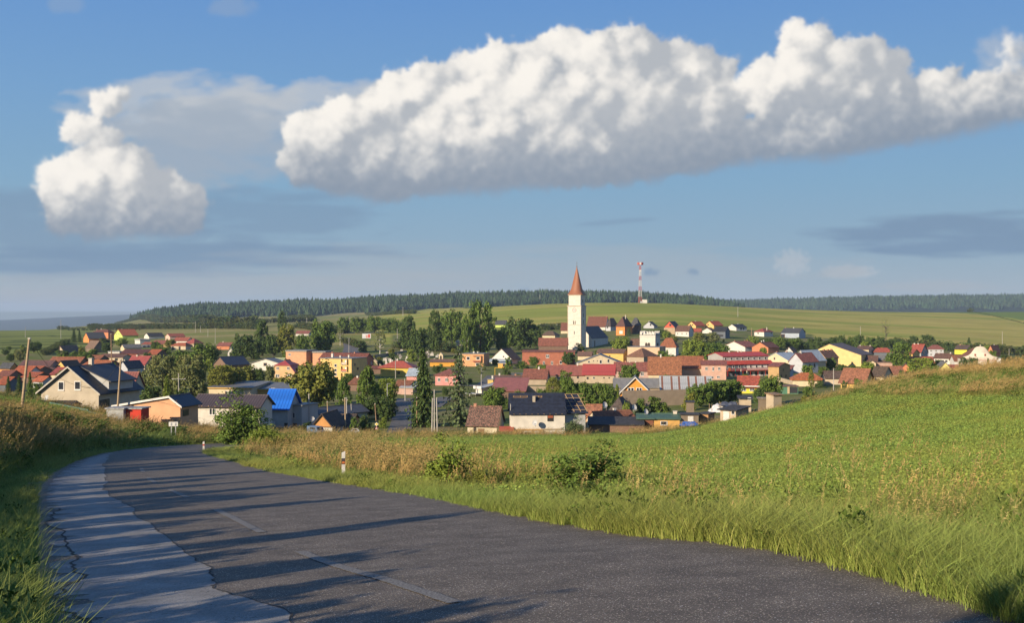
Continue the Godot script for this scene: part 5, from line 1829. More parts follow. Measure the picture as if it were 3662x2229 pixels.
func small_things() -> void:
	for q in DISHES: dish(Vector3(q[0], q[1], -q[2]), q[3], q[4], q[5])
	for q in CARS: car(Vector3(q[0], ground_y(q[0], q[1]) + q[8], -q[1]), q[2], q[3], q[4], Color(q[5][0], q[5][1], q[5][2]), q[6], q[7])
	# gravestones of the cemetery on the slope
	var r := RandomNumberGenerator.new()
	r.seed = 12
	var stone := Solid.new()
	stone.box(Vector3(-0.5, -0.4, -0.12), Vector3(0.5, 0.18, 0.5))
	stone.prism([Vector2(-0.42, 0.18), Vector2(-0.42, 0.8), Vector2(-0.2, 1.0), Vector2(0.2, 1.0), Vector2(0.42, 0.8), Vector2(0.42, 0.18)], -0.10, 0.10)
	var sm := stone.mesh()
	var tones := [flat_mat(Color(0.42, 0.40, 0.37), 0.7), flat_mat(Color(0.30, 0.28, 0.26), 0.5), flat_mat(Color(0.55, 0.53, 0.49), 0.8), flat_mat(Color(0.16, 0.15, 0.15), 0.35)]
	for k in 64:
		var u := r.randf_range(1372.0, 1585.0)
		var d := r.randf_range(430.0, 545.0)
		var x := (u - 1831.0) / F * d
		var o := MeshInstance3D.new()
		o.name = numbered("gravestone")
		o.mesh = sm
		o.set_surface_override_material(0, tones[r.randi() % 4])
		var sc := r.randf_range(0.75, 1.25)
		o.transform = Transform3D(Basis(Vector3.UP, r.randf_range(-0.3, 0.2)).scaled(Vector3(sc, sc, sc)), Vector3(x, natural(x, d), -d))
		tag(o, "small upright gravestone in the cemetery on the slope", "gravestone", "gravestones of the hillside cemetery")
		add_child(o, true)
	for w in STONE_WALLS:
		var a := Vector3(w[0], ground_y(w[0], w[1]), -w[1])
		var b := Vector3(w[2], ground_y(w[2], w[3]), -w[3])
		var t := thing(w[6], w[7], w[8], a)
		var v := b - a
		var n := maxi(1, int(w[9]))
		for k in n:
			var p := v * ((k + 0.5) / n)
			var dir := atan2(-v.z, v.x)
			box(t, w[10], wall_mat(Color(w[5][0], w[5][1], w[5][2])) if w[4] > 0.0 else flat_mat(Color(w[5][0], w[5][1], w[5][2]), 0.8), p + Vector3(0, absf(w[4]) * 0.5 - 0.3, 0), Vector3(Vector2(v.x, v.z).length() / n * (0.995 if n > 1 else 1.0), absf(w[4]) + 0.6, 0.12 if n > 1 else 0.35), Vector3(0, dir, 0))
	# roadside chapel niche in the cemetery
	var c := NICHE
	var ch := thing("chapel_niche", "tiny cream chapel niche with pointed roof among the graves", "chapel", Vector3(c[0], ground_y(c[0], c[1]), -c[1]), -0.2)
	var s := Solid.new()
	s.prism([Vector2(-0.9, -0.5), Vector2(-0.9, 2.2), Vector2(0, 3.2), Vector2(0.9, 2.2), Vector2(0.9, -0.5)], -0.7, 0.7)
	part(ch, "wall", s.mesh(), wall_mat(WALLS.cream))
	opening(ch, Vector3(0, 1.1, 0.73), 0.0, 0.9, 1.7, 6)
	box(ch, "cross", flat_mat(Color(0.1, 0.08, 0.07), 0.7), Vector3(0, 3.7, 0), Vector3(0.1, 1.0, 0.1))
	# hoarding by the far road: a red and white printed panel
	var bb := HOARDING
	var bt := thing("billboard", "billboard with pale left half and red print beside the far road", "billboard", Vector3(bb[0], ground_y(bb[0], bb[1]), -bb[1]), -0.1)
	for x in [-0.4, 0.4]: box(bt, "post", flat_mat(Color(0.12, 0.16, 0.12), 0.8), Vector3(x * bb[2], bb[3] * 0.4, -0.1), Vector3(0.2, bb[3] * 1.2, 0.2))
	box(bt, "panel", flat_mat(Color(0.50, 0.54, 0.58), 0.6), Vector3(0, bb[3], 0), Vector3(bb[2], bb[4], 0.12))
	box(bt, "print", flat_mat(Color(0.48, 0.05, 0.035), 0.6), Vector3(bb[2] * 0.29, bb[3], 0.07), Vector3(bb[2] * 0.26, bb[4] * 0.7, 0.012))
	box(bt, "print", flat_mat(Color(0.50, 0.24, 0.18), 0.6), Vector3(bb[2] * 0.02, bb[3] - bb[4] * 0.1, 0.07), Vector3(bb[2] * 0.18, bb[4] * 0.6, 0.012))
	box(bt, "print", flat_mat(Color(0.60, 0.60, 0.60), 0.6), Vector3(-bb[2] * 0.28, bb[3] + bb[4] * 0.15, 0.07), Vector3(bb[2] * 0.30, bb[4] * 0.35, 0.012))
	# closed parasols on the inn's terrace
	for q in PARASOLS:
		var pt := thing("parasol", q[4], "parasol", Vector3(q[0], q[1], -q[2]))
		bar(pt, "pole", flat_mat(Color(0.25, 0.2, 0.15), 0.7), Vector3(0, -0.6, 0), Vector3(0, q[3], 0), 0.07)
		var cm := CylinderMesh.new()
		cm.top_radius = 0.05; cm.bottom_radius = 0.30; cm.height = q[3] * 0.75; cm.radial_segments = 8
		part(pt, "canopy", cm, flat_mat(Color(q[5][0], q[5][1], q[5][2]), 0.9), Vector3(0, q[3] * 0.62, 0))
	# gas pipe portal painted yellow
	var g := PIPE
	var gp := thing("gas_pipe", "yellow painted gas pipe bridging the village lane", "pipe", Vector3(g[0], g[1], -g[2]))
	var ym := flat_mat(Color(0.62, 0.36, 0.02), 0.5)
	bar(gp, "pipe", ym, Vector3(0, 0, 0), Vector3(g[3], 0, 0), 0.16)
	bar(gp, "riser", ym, Vector3(g[3], 0.08, 0), Vector3(g[3], -g[4], 0), 0.16)
	bar(gp, "riser", ym, Vector3(0, 0.08, 0), Vector3(0, -g[4], 0), 0.14)
	# tarpaulins over the brow huts
	tarp("tarpaulin", "white tarpaulin thrown over a shack of poles", TARPS[0], Color(0.62, 0.61, 0.60))
	tarp("tarpaulin", "crumpled blue tarpaulin lying along the plank shed", TARPS[1], Color(0.04, 0.11, 0.36))
	tarp("tarpaulin", "dark sheeting with rags on top of the white tarpaulin shack", TARPS[2], Color(0.07, 0.08, 0.11))

func tarp(called: String, label: String, q: Array, c: Color) -> void:
	var t := thing(called, label, "tarpaulin", Vector3(q[0], q[1], -q[2]))
	var st := SurfaceTool.new()
	st.begin(Mesh.PRIMITIVE_TRIANGLES)
	var nx := 22
	var nz := 10
	var f := func(i: int, j: int) -> Vector3:
		var u := i / float(nx)
		var v := j / float(nz)
		var edge := minf(minf(u, 1.0 - u) * 6.0, minf(v, 1.0 - v) * 3.0)
		var n := noise_b.get_noise_2d(u * 22.0 + q[0], v * 12.0)
		return Vector3((u - 0.5) * q[3] + n * 0.1, q[4] * clampf(edge, 0.0, 1.0) * (0.8 + n * 0.55) + noise_b.get_noise_2d(u * 60.0, v * 30.0) * 0.08, (0.5 - v) * q[5] + n * 0.15)
	for i in nx:
		for j in nz:
			for v in [f.call(i, j), f.call(i, j + 1), f.call(i + 1, j + 1), f.call(i, j), f.call(i + 1, j + 1), f.call(i + 1, j)]: st.add_vertex(v)
	st.generate_normals()
	var m := StandardMaterial3D.new()
	m.albedo_color = c.linear_to_srgb()
	m.cull_mode = BaseMaterial3D.CULL_DISABLED
	m.roughness = 0.6
	part(t, "sheet", st.commit(), m)
	for x in [-0.45, 0.45]:
		for z in [-0.4, 0.4]: box(t, "pole", flat_mat(Color(0.30, 0.22, 0.14), 0.9), Vector3(x * q[3], q[4] * 0.2, z * q[5]), Vector3(0.08, q[4] * 1.4, 0.08))

# ------------------------------------------------------------------ the survey: where things stand, metres
const HEAPS := [[-500, 346, 52, 0.14], [-442, 334, 52, 0.14], [-384, 323, 52, 0.14], [-326, 312, 52, 0.14], [-268, 311, 52, 0.14], [-210, 317, 52, 0.14], [-152, 322, 52, 0.14], [-94, 328, 52, 0.14], [-36, 334, 52, 0.14], [22, 338, 52, 0.14], [80, 341, 52, 0.14], [138, 343, 52, 0.14], [196, 345, 52, 0.14], [254, 348, 52, 0.14], [312, 358, 52, 0.14], [370, 367, 52, 0.14], [428, 376, 52, 0.14], [486, 386, 52, 0.14], [560, 398, 52, 0.14], [620, 405, 52, 0.14], [680, 413, 52, 0.14], [740, 421, 52, 0.14], [800, 429, 52, 0.14], [860, 437, 52, 0.14], [920, 448, 52, 0.14], [980, 459, 52, 0.14], [1040, 469, 52, 0.14], [1100, 480, 52, 0.14], [1160, 491, 52, 0.14], [1220, 501, 52, 0.14], [-1010, 450, 26, 0.28], [-975, 500, 30, 0.28], [-960, 420, 30, 0.25], [-780, 260, 40, 0.3], [-800, 300, 30, 0.3], [-1045, 250, 62, 0.14], [-880, 215, 70, 0.2], [-472, 420, 75, 0.12], [-502, 360, 60, 0.12], [-392, 420, 100, 0.12], [-392, 340, 72, 0.12], [-302, 355, 85, 0.12], [-302, 460, 95, 0.12], [-272, 525, 65, 0.12], [-192, 490, 100, 0.12], [-172, 380, 90, 0.12], [-112, 555, 72, 0.12], [-52, 470, 120, 0.12], [-32, 360, 70, 0.12], [28, 570, 90, 0.12], [68, 450, 130, 0.12], [98, 605, 70, 0.12], [148, 365, 70, 0.12], [188, 560, 110, 0.12], [218, 440, 130, 0.12], [268, 355, 55, 0.12], [308, 575, 95, 0.12], [348, 460, 110, 0.12], [388, 585, 78, 0.12], [408, 405, 70, 0.12], [458, 555, 72, 0.12], [468, 460, 85, 0.12], [503, 510, 50, 0.12], [523, 415, 50, 0.12], [-327, 300, 40, 0.12], [248, 620, 60, 0.12], [-32, 610, 45, 0.12], [-232, 555, 35, 0.12], [688, 625, 60, 0.12], [638, 525, 80, 0.12], [728, 550, 115, 0.12], [758, 450, 95, 0.12], [628, 420, 60, 0.12], [828, 570, 78, 0.12], [878, 570, 72, 0.12], [848, 470, 88, 0.12], [908, 525, 62, 0.12], [713, 405, 48, 0.12], [558, 380, 40, 0.12], [948, 460, 62, 0.12], [1013, 535, 52, 0.12], [1033, 460, 65, 0.12], [1098, 500, 66, 0.12], [1128, 450, 52, 0.12], [1188, 515, 66, 0.12], [1248, 490, 70, 0.12], [-982, 280, 108, 0.12], [-912, 270, 105, 0.12], [-1042, 250, 55, 0.12], [-982, 350, 66, 0.12], [-912, 355, 50, 0.12], [-847, 270, 75, 0.12], [-807, 230, 55, 0.12], [-1002, 215, 50, 0.12], [-882, 210, 46, 0.12], [-782, 280, 30, 0.12], [-1027, 350, 38, 0.12], [-992, 505, 26, 0.28], [-957, 518, 24, 0.28], [-932, 528, 16, 0.28], [-1042, 438, 34, 0.28], [-1002, 428, 28, 0.28], [-1067, 422, 18, 0.28], [1208, 625, 40, 0.9], [1198, 560, 45, 0.9], [338, 95, 16, 0.9], [433, 95, 14, 0.9], [2000, 110, 5, 0.9]]
const VEILS := [[-700, 470, 260, 85, 0.85, 0.6, 1.2, 0, 0], [-760, 380, 280, 110, 0.6, 0.7, 1.2, 0, 1], [672, 118, 52, 38, 0.55, 4.5, 4.5, 0, 0], [810, 96, 80, 20, 0.6, 3.0, 4, 0, 0], [-782, 490, 330, 95, 0.75, 0.5, 1.5, 0, 0], [-802, 400, 300, 130, 0.7, 0.6, 1.4, 0, 1], [-612, 450, 330, 90, 0.55, 0.5, 1.6, 0, 1], [-432, 568.2, 240, 45, 0.75, 0.5, 1.5, 0.1, 0], [-1112, 220, 420, 110, 0.65, 0.3, 1.8, 0, 2], [-612, 230, 380, 80, 0.6, 0.3, 2, 0, 2], [-882, 151.46, 700, 50, 0.85, 0.18, 2.4, 0.03, 2], [-802, 76.04, 900, 45, 0.6, 0.15, 2.5, 0.02, 3], [-1112, 30, 420, 30, 0.7, 0.2, 3, 0, 3], [18, 110, 900, 70, 0.35, 0.2, 2, 0, 3], [1098, 172.06, 420, 38, 0.95, 0.2, 2.6, 0.03, 2], [1098, 138.04, 380, 32, 0.95, 0.2, 2.6, 0.02, 2], [248, 195.16, 110, 9, 0.5, 0.3, 2, 0.08, 2], [1018, 60, 230, 18, 0.6, 0.3, 2.5, 0, 3], [338, 95, 22, 14, 0.8, 2, 2, 0, 2], [433, 95, 20, 10, 0.8, 2, 2, 0, 2], [33, 53, 18, 10, 0.4, 2, 2, 0, 2], [798, 95, 80, 18, 0.55, 0.8, 1.6, 0, 3], [-1052, 140, 260, 30, 0.4, 0.3, 2, 0, 2], [-672, 735, 70, 32, 0.25, 1.2, 1.2, 0, 3], [-1072, 738, 55, 28, 0.22, 1.2, 1.2, 0, 3], [1188, 620, 90, 70, 0.5, 1, 1, 0, 0]]
const VEILC := [Color(0.50, 0.53, 0.57), Color(0.34, 0.405, 0.49), Color(0.19, 0.29, 0.42), Color(0.39, 0.43, 0.47)]
const RELIEF := [[-3.14159, [40, 2, 60, 4, 100, 8, 200, 17, 400, 30, 1000, 50, 3000, 60, 14000, 0]], [-2.40000, [40, 2, 60, 4, 100, 8, 200, 17, 400, 30, 1000, 50, 3000, 60, 14000, 0]], [-1.35000, [40, -0.9, 60, -0.9, 110, -1, 200, -6, 400, -12, 1000, -12, 3000, -30, 14000, -60]], [-0.65738, [50.53, -4.6, 75.8, -6.4, 126.33, -9.3, 176.86, -11, 214.76, -12, 277.92, -15.5, 378.98, -19.5, 568.47, -21.2, 821.13, -21.6, 1136.94, -22.4, 1642.25, -22.7, 2021.23, -32, 3789.81, -70, 7579.62, -150, 11369.4, -160, 14527.6, -92, 17685.8, -120]], [-0.43633, [44.14, -5.4, 66.2, -7.2, 110.34, -10.3, 154.47, -11.8, 187.57, -13, 237.23, -17.5, 331.01, -20, 496.52, -21.2, 717.2, -21.8, 993.04, -22.4, 1434.39, -22.7, 1765.4, -32, 3310.13, -70, 6620.27, -150, 9930.4, -160, 12688.8, -92, 15447.3, -120]], [-0.34948, [42.57, -5.8, 63.86, -7.8, 106.43, -11.6, 149.01, -14.2, 182, -15.9, 228.83, -18.6, 319.3, -20.3, 478.95, -21, 691.82, -21.2, 957.9, -20.7, 1383.64, -20.8, 2128.68, -22.5, 3193.01, -40, 6386.03, -110, 9579.04, -140, 12239.9, -40, 14900.7, -60]], [-0.29915, [41.86, -6, 62.79, -8.1, 104.65, -12, 136.04, -14.6, 172.67, -17.2, 224.99, -19.5, 313.94, -20.4, 470.92, -21.1, 680.21, -21.2, 941.83, -19.3, 1360.42, -18, 1883.66, -18, 2354.58, -23, 2773.17, -8, 3139.43, -3, 3453.38, -12, 6278.87, -60, 9418.3, -90, 12034.5, -20, 14650.7, -40]], [-0.25677, [41.36, -6, 62.03, -8.2, 103.39, -12.2, 134.41, -15, 170.59, -18, 222.29, -19.9, 310.17, -20.5, 465.25, -21.2, 672.03, -21, 930.51, -17.5, 1344.07, -15, 1861.01, -17, 2274.57, -20, 2688.13, -3.7, 3101.69, 5, 3411.86, -5, 6203.38, -60, 12406.8, -60, 14474.5, -80]], [-0.15934, [40.51, -6, 60.77, -8.2, 101.28, -12.3, 131.67, -15.2, 167.12, -18.6, 217.76, -20.1, 303.85, -20.5, 455.77, -21.2, 658.34, -20, 911.55, -16.2, 1316.68, -11.8, 1823.09, -11.7, 2228.23, -11.5, 2633.36, 4, 3038.49, 16, 3342.34, 8, 6076.98, -60, 12154, -60, 14179.6, -80]], [-0.05876, [40.07, -6, 60.1, -8.2, 100.17, -12.4, 130.22, -15.3, 165.29, -18.8, 215.37, -20.2, 300.52, -20.5, 450.78, -21, 651.12, -17.5, 901.56, -12.7, 1302.25, -0.3, 1602.77, 3, 2003.46, 1, 2303.98, 4, 3005.19, 30, 3305.71, 20, 6010.37, -40, 12020.8, -60, 14024.2, -80]], [0.04301, [40.04, -6, 60.06, -8.2, 100.09, -12.4, 130.12, -15.3, 165.15, -18.8, 215.2, -20.2, 300.28, -20.5, 450.42, -21, 560.52, -20, 700.65, -15, 900.83, -8.1, 1301.2, 9.1, 1601.48, 10, 2001.85, 6, 2302.13, 10, 3002.78, 34, 3303.06, 20, 6005.55, -40, 12011.1, -60, 14013, -80]], [0.14391, [40.42, -5.9, 60.63, -8, 101.04, -12, 131.36, -14.7, 166.72, -18.6, 217.25, -20.2, 303.13, -20.5, 454.7, -20.5, 565.85, -18, 707.31, -13.3, 909.4, -5.8, 1313.58, 9.4, 1616.71, 9, 2020.89, 4, 2324.02, 6, 3031.33, 28, 3334.47, 15, 5052.22, 20, 6062.67, 0, 12125.3, -60, 14146.2, -80]], [0.24194, [41.2, -5.7, 61.8, -7.5, 92.7, -9.3, 123.6, -10.9, 169.95, -15.6, 221.45, -19.3, 309, -20.3, 463.5, -21, 669.5, -18.3, 927, -11.6, 1339, 0.8, 1648, 3.5, 2060, -4, 2678, -12, 4120, -10, 5150, 38, 6180, 20, 12360, -60, 14420, -80]], [0.33547, [42.36, -5.4, 63.54, -6.8, 95.31, -7.7, 132.38, -8.2, 174.74, -12.2, 227.69, -17.4, 317.71, -20.2, 476.57, -21.2, 688.37, -20.8, 953.13, -16.2, 1376.75, -5.1, 1800.36, -1.1, 2118.07, -5, 2753.49, -16, 4236.14, -10, 5295.18, 53, 6354.21, 30, 12708.4, -60, 14826.5, -80]], [0.43633, [44.14, -5, 66.2, -5.9, 93.79, -5.7, 121.37, -5.6, 182.06, -9.5, 242.74, -15, 331.01, -19.5, 496.52, -21.5, 717.2, -23.3, 993.04, -20.8, 1434.39, -10, 1875.74, -0.6, 2206.76, -4, 2868.78, -16, 4413.51, -10, 5516.89, 58, 6620.27, 30, 13240.5, -60, 15447.3, -80]], [0.70912, [52.71, -3.6, 79.06, -3.6, 112, -3.4, 144.94, -3.5, 217.41, -7.5, 289.88, -13, 395.29, -18.5, 592.93, -21.5, 856.46, -23.3, 1185.87, -20.8, 1712.92, -10, 2239.97, -0.6, 3425.84, -10, 5270.53, -5, 6588.16, 58, 7905.79, 30, 15811.6, -60, 18446.8, -80]], [1.35000, [40, -0.4, 60, -0.4, 110, -1, 200, -6, 400, -12, 1000, -12, 3000, -30, 14000, -60]], [2.40000, [40, 2, 60, 4, 100, 8, 200, 17, 400, 30, 1000, 50, 3000, 60, 14000, 0]], [3.14159, [40, 2, 60, 4, 100, 8, 200, 17, 400, 30, 1000, 50, 3000, 60, 14000, 0]]]
const DASHES := [[10.0, 14.9], [17.6, 22.6], [26.6, 30.6], [34.6, 38.4], [42.5, 46.0]]
const SIDE_ROADS := [["village_lane",[[-17.26,166],[-18.79,185],[-20.03,200],[-22.28,225],[-25.18,260]],1.9,0.1],["far_road",[[-57.47,370],[-67.09,440],[-74.57,500],[-81.65,560],[-90.11,620],[-103.4,700]],4.6,0.14],["village_lane",[[-17.71,232],[-16.91,250],[-14.31,262]],2.6,0.12],["village_lane",[[-12.47,300],[-7.38,305],[-5.58,360]],2.4,0.14]]
const HEDGES := [[238.98,1226.98,504.09,1155.67,5,5,4],[317.39,1366.62,920.06,981.18,9,7,4.5],[418.21,3000,634.78,2333.27,14,8,5],[515.29,2683.16,746.8,1528.24,40,12,6],[164.3,534.84,238.98,750.92,5,3.2,2],[209.1,1313.14,238.98,1302.7,8,6,4],[900,1276.95,1124.04,1372.09,10,7,5],[1026.96,2128.58,1109.1,1534.36,25,9,5],[1310.74,2233.03,1482.5,1366.62,10,6,4],[746.8,1114.88,920.06,1062.73,14,12,5],[1064.3,1021.14,1236.06,836.38,16,6,4],[1422.76,590.97,1609.46,536.98,20,5,3.5],[1236.06,685.04,1292.07,607.72,10,4,3],[1930.7,775.28,2033.4,763,14,5,3],[3207.52,645.22,3661.95,567.85,14,6,4],[3465.184,1690,3661.9456,1180,2,1.3,2.5],[3459.328,1690,3472.992,1690,10,8,4]]
const TOWER := [33.41,-19.5,-566.74,7.18,22.36,28.08,42.39]
const BAROQUE := [168.24,-20.84,-395,-0.22,0.02458]
const MAST := [151.56,9.98,-1300.0,48]
const POLES := [["wood",-46.08,0,103,-45.22,-2.58,0.3,"leaning wooden pole with pale cap on the dry bank","",0],["wood",-53.94,0,150,-53.37,-6.59,0.32,"slightly leaning wooden pole before the peach bungalow","",0],["wood2",-105.45,0,290,-105.78,-5.96,0.34,"thin wooden pole above the black gable roof","",0],["concrete",-62.1,0,205,-62.18,-11.72,0.22,"grey pole with long cross arm behind the peach bungalow","",2.6],["concrete",-34.32,0,186,-34.36,-14.04,0.26,"pale concrete pole before the huge round tree","",0],["wood2",-46.4,0,178,-46.42,-12.94,0.2,"short wooden pole on the plum roof line","",0],["wood",-30.37,0,182,-30.59,-15.01,0.22,"wooden pole rising over the board cottage roof","",0],["wood",-26.65,0,176,-26.73,-13.93,0.26,"straight wooden pole with cross wires at the dark cottage","",0.9],["concrete",-28.53,0,190,-28.59,-15.02,0.22,"grey concrete pole right behind the straight wooden one","",0],["concrete",-28.32,0,195,-28.54,-16.54,0.2,"short leaning concrete pole with lamp head","",0],["wood2",-22.78,0,185,-23.06,-15.59,0.2,"brown leaning pole behind the yellow diamond sign","",0],["wood2",-24.02,0,205,-24.33,-16.2,0.2,"left of two brown leaning poles by the lane","",0],["wood2",-22.97,0,203,-23.37,-16.24,0.24,"right of two brown leaning poles by the lane","",0],["lamp",-23.29,0,206,-23.39,-13.54,0.16,"tall thin grey lamp post by the lane","",0],["wood2",-16.08,0,186,-16.11,-14.63,0.22,"wooden pole at the left edge of the spruce","",0],["concrete",-12.4,0,262,-12.49,-9.46,0.34,"tall concrete pole between spruce and larch","",0],["concrete",-7.42,0,268,-7.51,-15.74,0.2,"slim concrete pole beside the small shop","",0],["concrete",-12.81,0,176,-12.73,-14.01,0.24,"concrete pole in the group of three before the thicket","three concrete poles standing together",0],["concrete",-12.41,0,176,-12.44,-12.67,0.24,"concrete pole in the group of three before the thicket","three concrete poles standing together",0],["concrete",-11.94,0,176,-12.07,-13.9,0.24,"concrete pole in the group of three before the thicket","three concrete poles standing together",0],["concrete",-62.05,0,595.71,-62.16,-9.48,0.3,"pole on the cemetery slope","",0],["concrete",-24.28,0,250,-24.38,-15.39,0.24,"concrete pole above the lane bend","",0],["concrete",-36,0,340,-36.06,-14.46,0.25,"slim pole before the hipped yellow house","",0],["concrete",-65.33,0,440,-65.24,-10.76,0.24,"lamp pole on the far road","",0],["concrete",-126.69,0,1276.95,-126.69,5.19,0.54,"pole of the power line across the hill fields","poles of the power line across the hill fields",2],["concrete",-200.8,0,1075.54,-200.8,-6.37,0.45,"pole of the power line across the hill fields","poles of the power line across the hill fields",2],["concrete",-271.53,0,942.79,-271.53,-8.62,0.4,"pole of the power line across the hill fields","poles of the power line across the hill fields",0],["concrete",-267.04,0,942.79,-267.04,-12.66,0.4,"pole of the power line across the hill fields","poles of the power line across the hill fields",0],["concrete",-226.76,0,819.85,-226.76,-13.19,0.34,"pole of the power line across the hill fields","poles of the power line across the hill fields",0],["concrete",-190.16,0,704.45,-190.16,-10.8,0.3,"pole of the power line across the hill fields","poles of the power line across the hill fields",0],["concrete",63.41,0,2497.12,63.41,39.04,1.05,"pole of the power line across the hill fields","poles of the power line across the hill fields",0],["concrete",183.28,0,2588.47,183.28,43.55,1.09,"pole of the power line across the hill fields","poles of the power line across the hill fields",0],["concrete",217.38,0,2598.82,217.38,40.01,1.09,"pole of the power line across the hill fields","poles of the power line across the hill fields",0],["concrete",344.05,0,2598.82,344.05,44.65,1.09,"pole of the power line across the hill fields","poles of the power line across the hill fields",0],["concrete",205.7,0,1000.96,205.7,4.11,0.42,"pole of the power line across the hill fields","poles of the power line across the hill fields",0],["concrete",249.69,0,787.76,249.69,-10.94,0.33,"pole of the power line across the hill fields","poles of the power line across the hill fields",0],["concrete",334.92,0,750.92,334.92,-13.94,0.32,"pole of the power line across the hill fields","poles of the power line across the hill fields",0],["concrete",227.79,0,503.76,227.79,-17.27,0.21,"pole of the power line across the hill fields","poles of the power line across the hill fields",0],["concrete",-357.22,0,870.44,-357.22,-6.72,0.37,"pole of the power line across the hill fields","poles of the power line across the hill fields",0],["concrete",-410.78,0,927.85,-410.78,-13.34,0.39,"pole of the power line across the hill fields","poles of the power line across the hill fields",0],["wood2",138.42,0,635,138.42,-9.85,0.5,"dark pole left of the pyramid roofed white house","",0],["concrete",81.62,0,279.02,81.62,-14.57,0.24,"concrete pole at the meadow edge before the brown shed","",0]]
const CABLES := [[-45.22,-2.58,103,-69.78,-10.56,170.5,0.5,0.02,"dark cable from the leaning bank pole to the grey gable"],[-69.78,-10.56,170.5,-64.8,-11.96,171.5,0.35,0.02,"slack cable hanging across the grey gable wall"],[-64.8,-11.96,171.5,-53.37,-6.59,150,0.5,0.02,"cable from the grey house to the second bank pole"],[-26.73,-13.93,176,-24.33,-16.2,205,0.15,0.02,"upper wire strung between the lane poles"],[-28.54,-16.54,195,-23.06,-15.59,185,0.12,0.02,"lower wire strung between the lane poles"],[-30.59,-15.01,182,-26.73,-13.93,176,0.3,0.02,"wire from the board cottage pole to the straight pole"],[81.62,-14.57,279.02,65.26,-17.69,250,0.5,0.02,"wire running left from the meadow edge pole"],[12.15,-16.2,214,20.08,-16.01,214,0.2,0.02,"wire above the unfinished annex"]]
const DELINEATORS := [[-5.92,38.6,-4.94,"black","white delineator post with black band and amber reflector in the verge"],[-21.88,78.0,-9.24,"red","white delineator post with red band at the outside of the bend"],[-35.61,92.0,-11.37,"red","small white delineator post in the shaded bank verge"]]
const SIGNS := [[-34.49,112,0.91,1.6],[-19.46,158,0.39,2.0],[-21.72,206,0.56,1.62]]
const DISHES := [[-71.8,-13.37,170,0.42,-0.5,"round dish on the grey gable wall"],[3.62,-17.17,169.2,0.42,-0.5,"grey dish on the white block wall"],[15.15,-15.41,181,0.48,0.6,"dish on a mast left of the clay tile hut"],[19.89,-15.73,180,0.48,0.6,"dish above the right end of the clay tile roof"],[21.87,-16.49,180.5,0.44,0.6,"dish behind the green roof"],[-32.37,-17.41,178,0.35,0.5,"dish before the white workshop gable"]]
const CARS := [[-108.29,721.53,1.3,3.4,1.3,[0.5,0.5,0.5],"silver car driving down the far road",false,0.2],[80.31,300,0.5,4.2,1.7,[0.6,0.6,0.6],"white van parked by the orange hipped roof",true,0.1],[-29.02,163,2.4,3.0,1.25,[0.1,0.16,0.26],"blue van parked before the board cottage",true,0.05],[-24.12,168,0.2,1.7,0.8,[0.45,0.45,0.45],"small silver car by the dark shrub at the lane mouth",false,0.05]]
const STONE_WALLS := [[-66.46,158,-60.13,156,-0.55,[0.1,0.2,0.16],"garden_fence","green sheet garden fence before the grey block house","fence",14,"fence_panel"],[-58.59,152,-54.66,148,-0.5,[0.09,0.18,0.14],"garden_fence","lower green sheet fence beside the grey container","fence",6,"fence_panel"],[-59.14,470,-47.29,400,1.2,[0.42,0.34,0.22],"cemetery_wall","low stone wall climbing the cemetery slope","wall",1,"wall_run"],[-62.69,480,-49.7,560,1.0,[0.4,0.34,0.24],"cemetery_wall","pale stone wall along the top of the cemetery","wall",1,"wall_run"],[3.07,262,11.95,262,2.6,[0.34,0.27,0.19],"yard_wall","bare earth bank and stone wall under the west terrace","wall",1,"wall_run"],[23.67,236,38.05,240,3.4,[0.25,0.2,0.15],"earth_bank","brown earth bank below the barns","bank",1,"wall_run"],[77.78,322,77.6,300,1.2,[0.46,0.38,0.26],"garden_wall","cream garden wall by the white van","wall",1,"wall_run"],[-1.43,340,4.1,345,1.6,[0.5,0.48,0.42],"yard_fence","pale panel fence behind the boiler house","fence",10,"fence_panel"]]
const NICHE := [-30.27,470]
const HOARDING := [-87.09,658.23,5.26,4.51,2.88]
const PARASOLS := [[69.95,-20.17,344,2.37,"closed dark green parasol before the inn",[0.05,0.2,0.14]],[71.67,-20.66,344,2.86,"closed cream parasol before the inn",[0.55,0.5,0.38]],[73.5,-20.17,344,1.8,"shorter cream parasol at the middle of the inn",[0.54,0.48,0.36]]]
const PIPE := [-5.24,-17.35,338,3.11,2.9]
const TARPS := [[36.36,-17.15,188,5.35,1.43,3.0],[28.07,-18.04,174,2.99,0.64,1.6],[36.85,-15.95,187,3.22,0.64,1.6]]
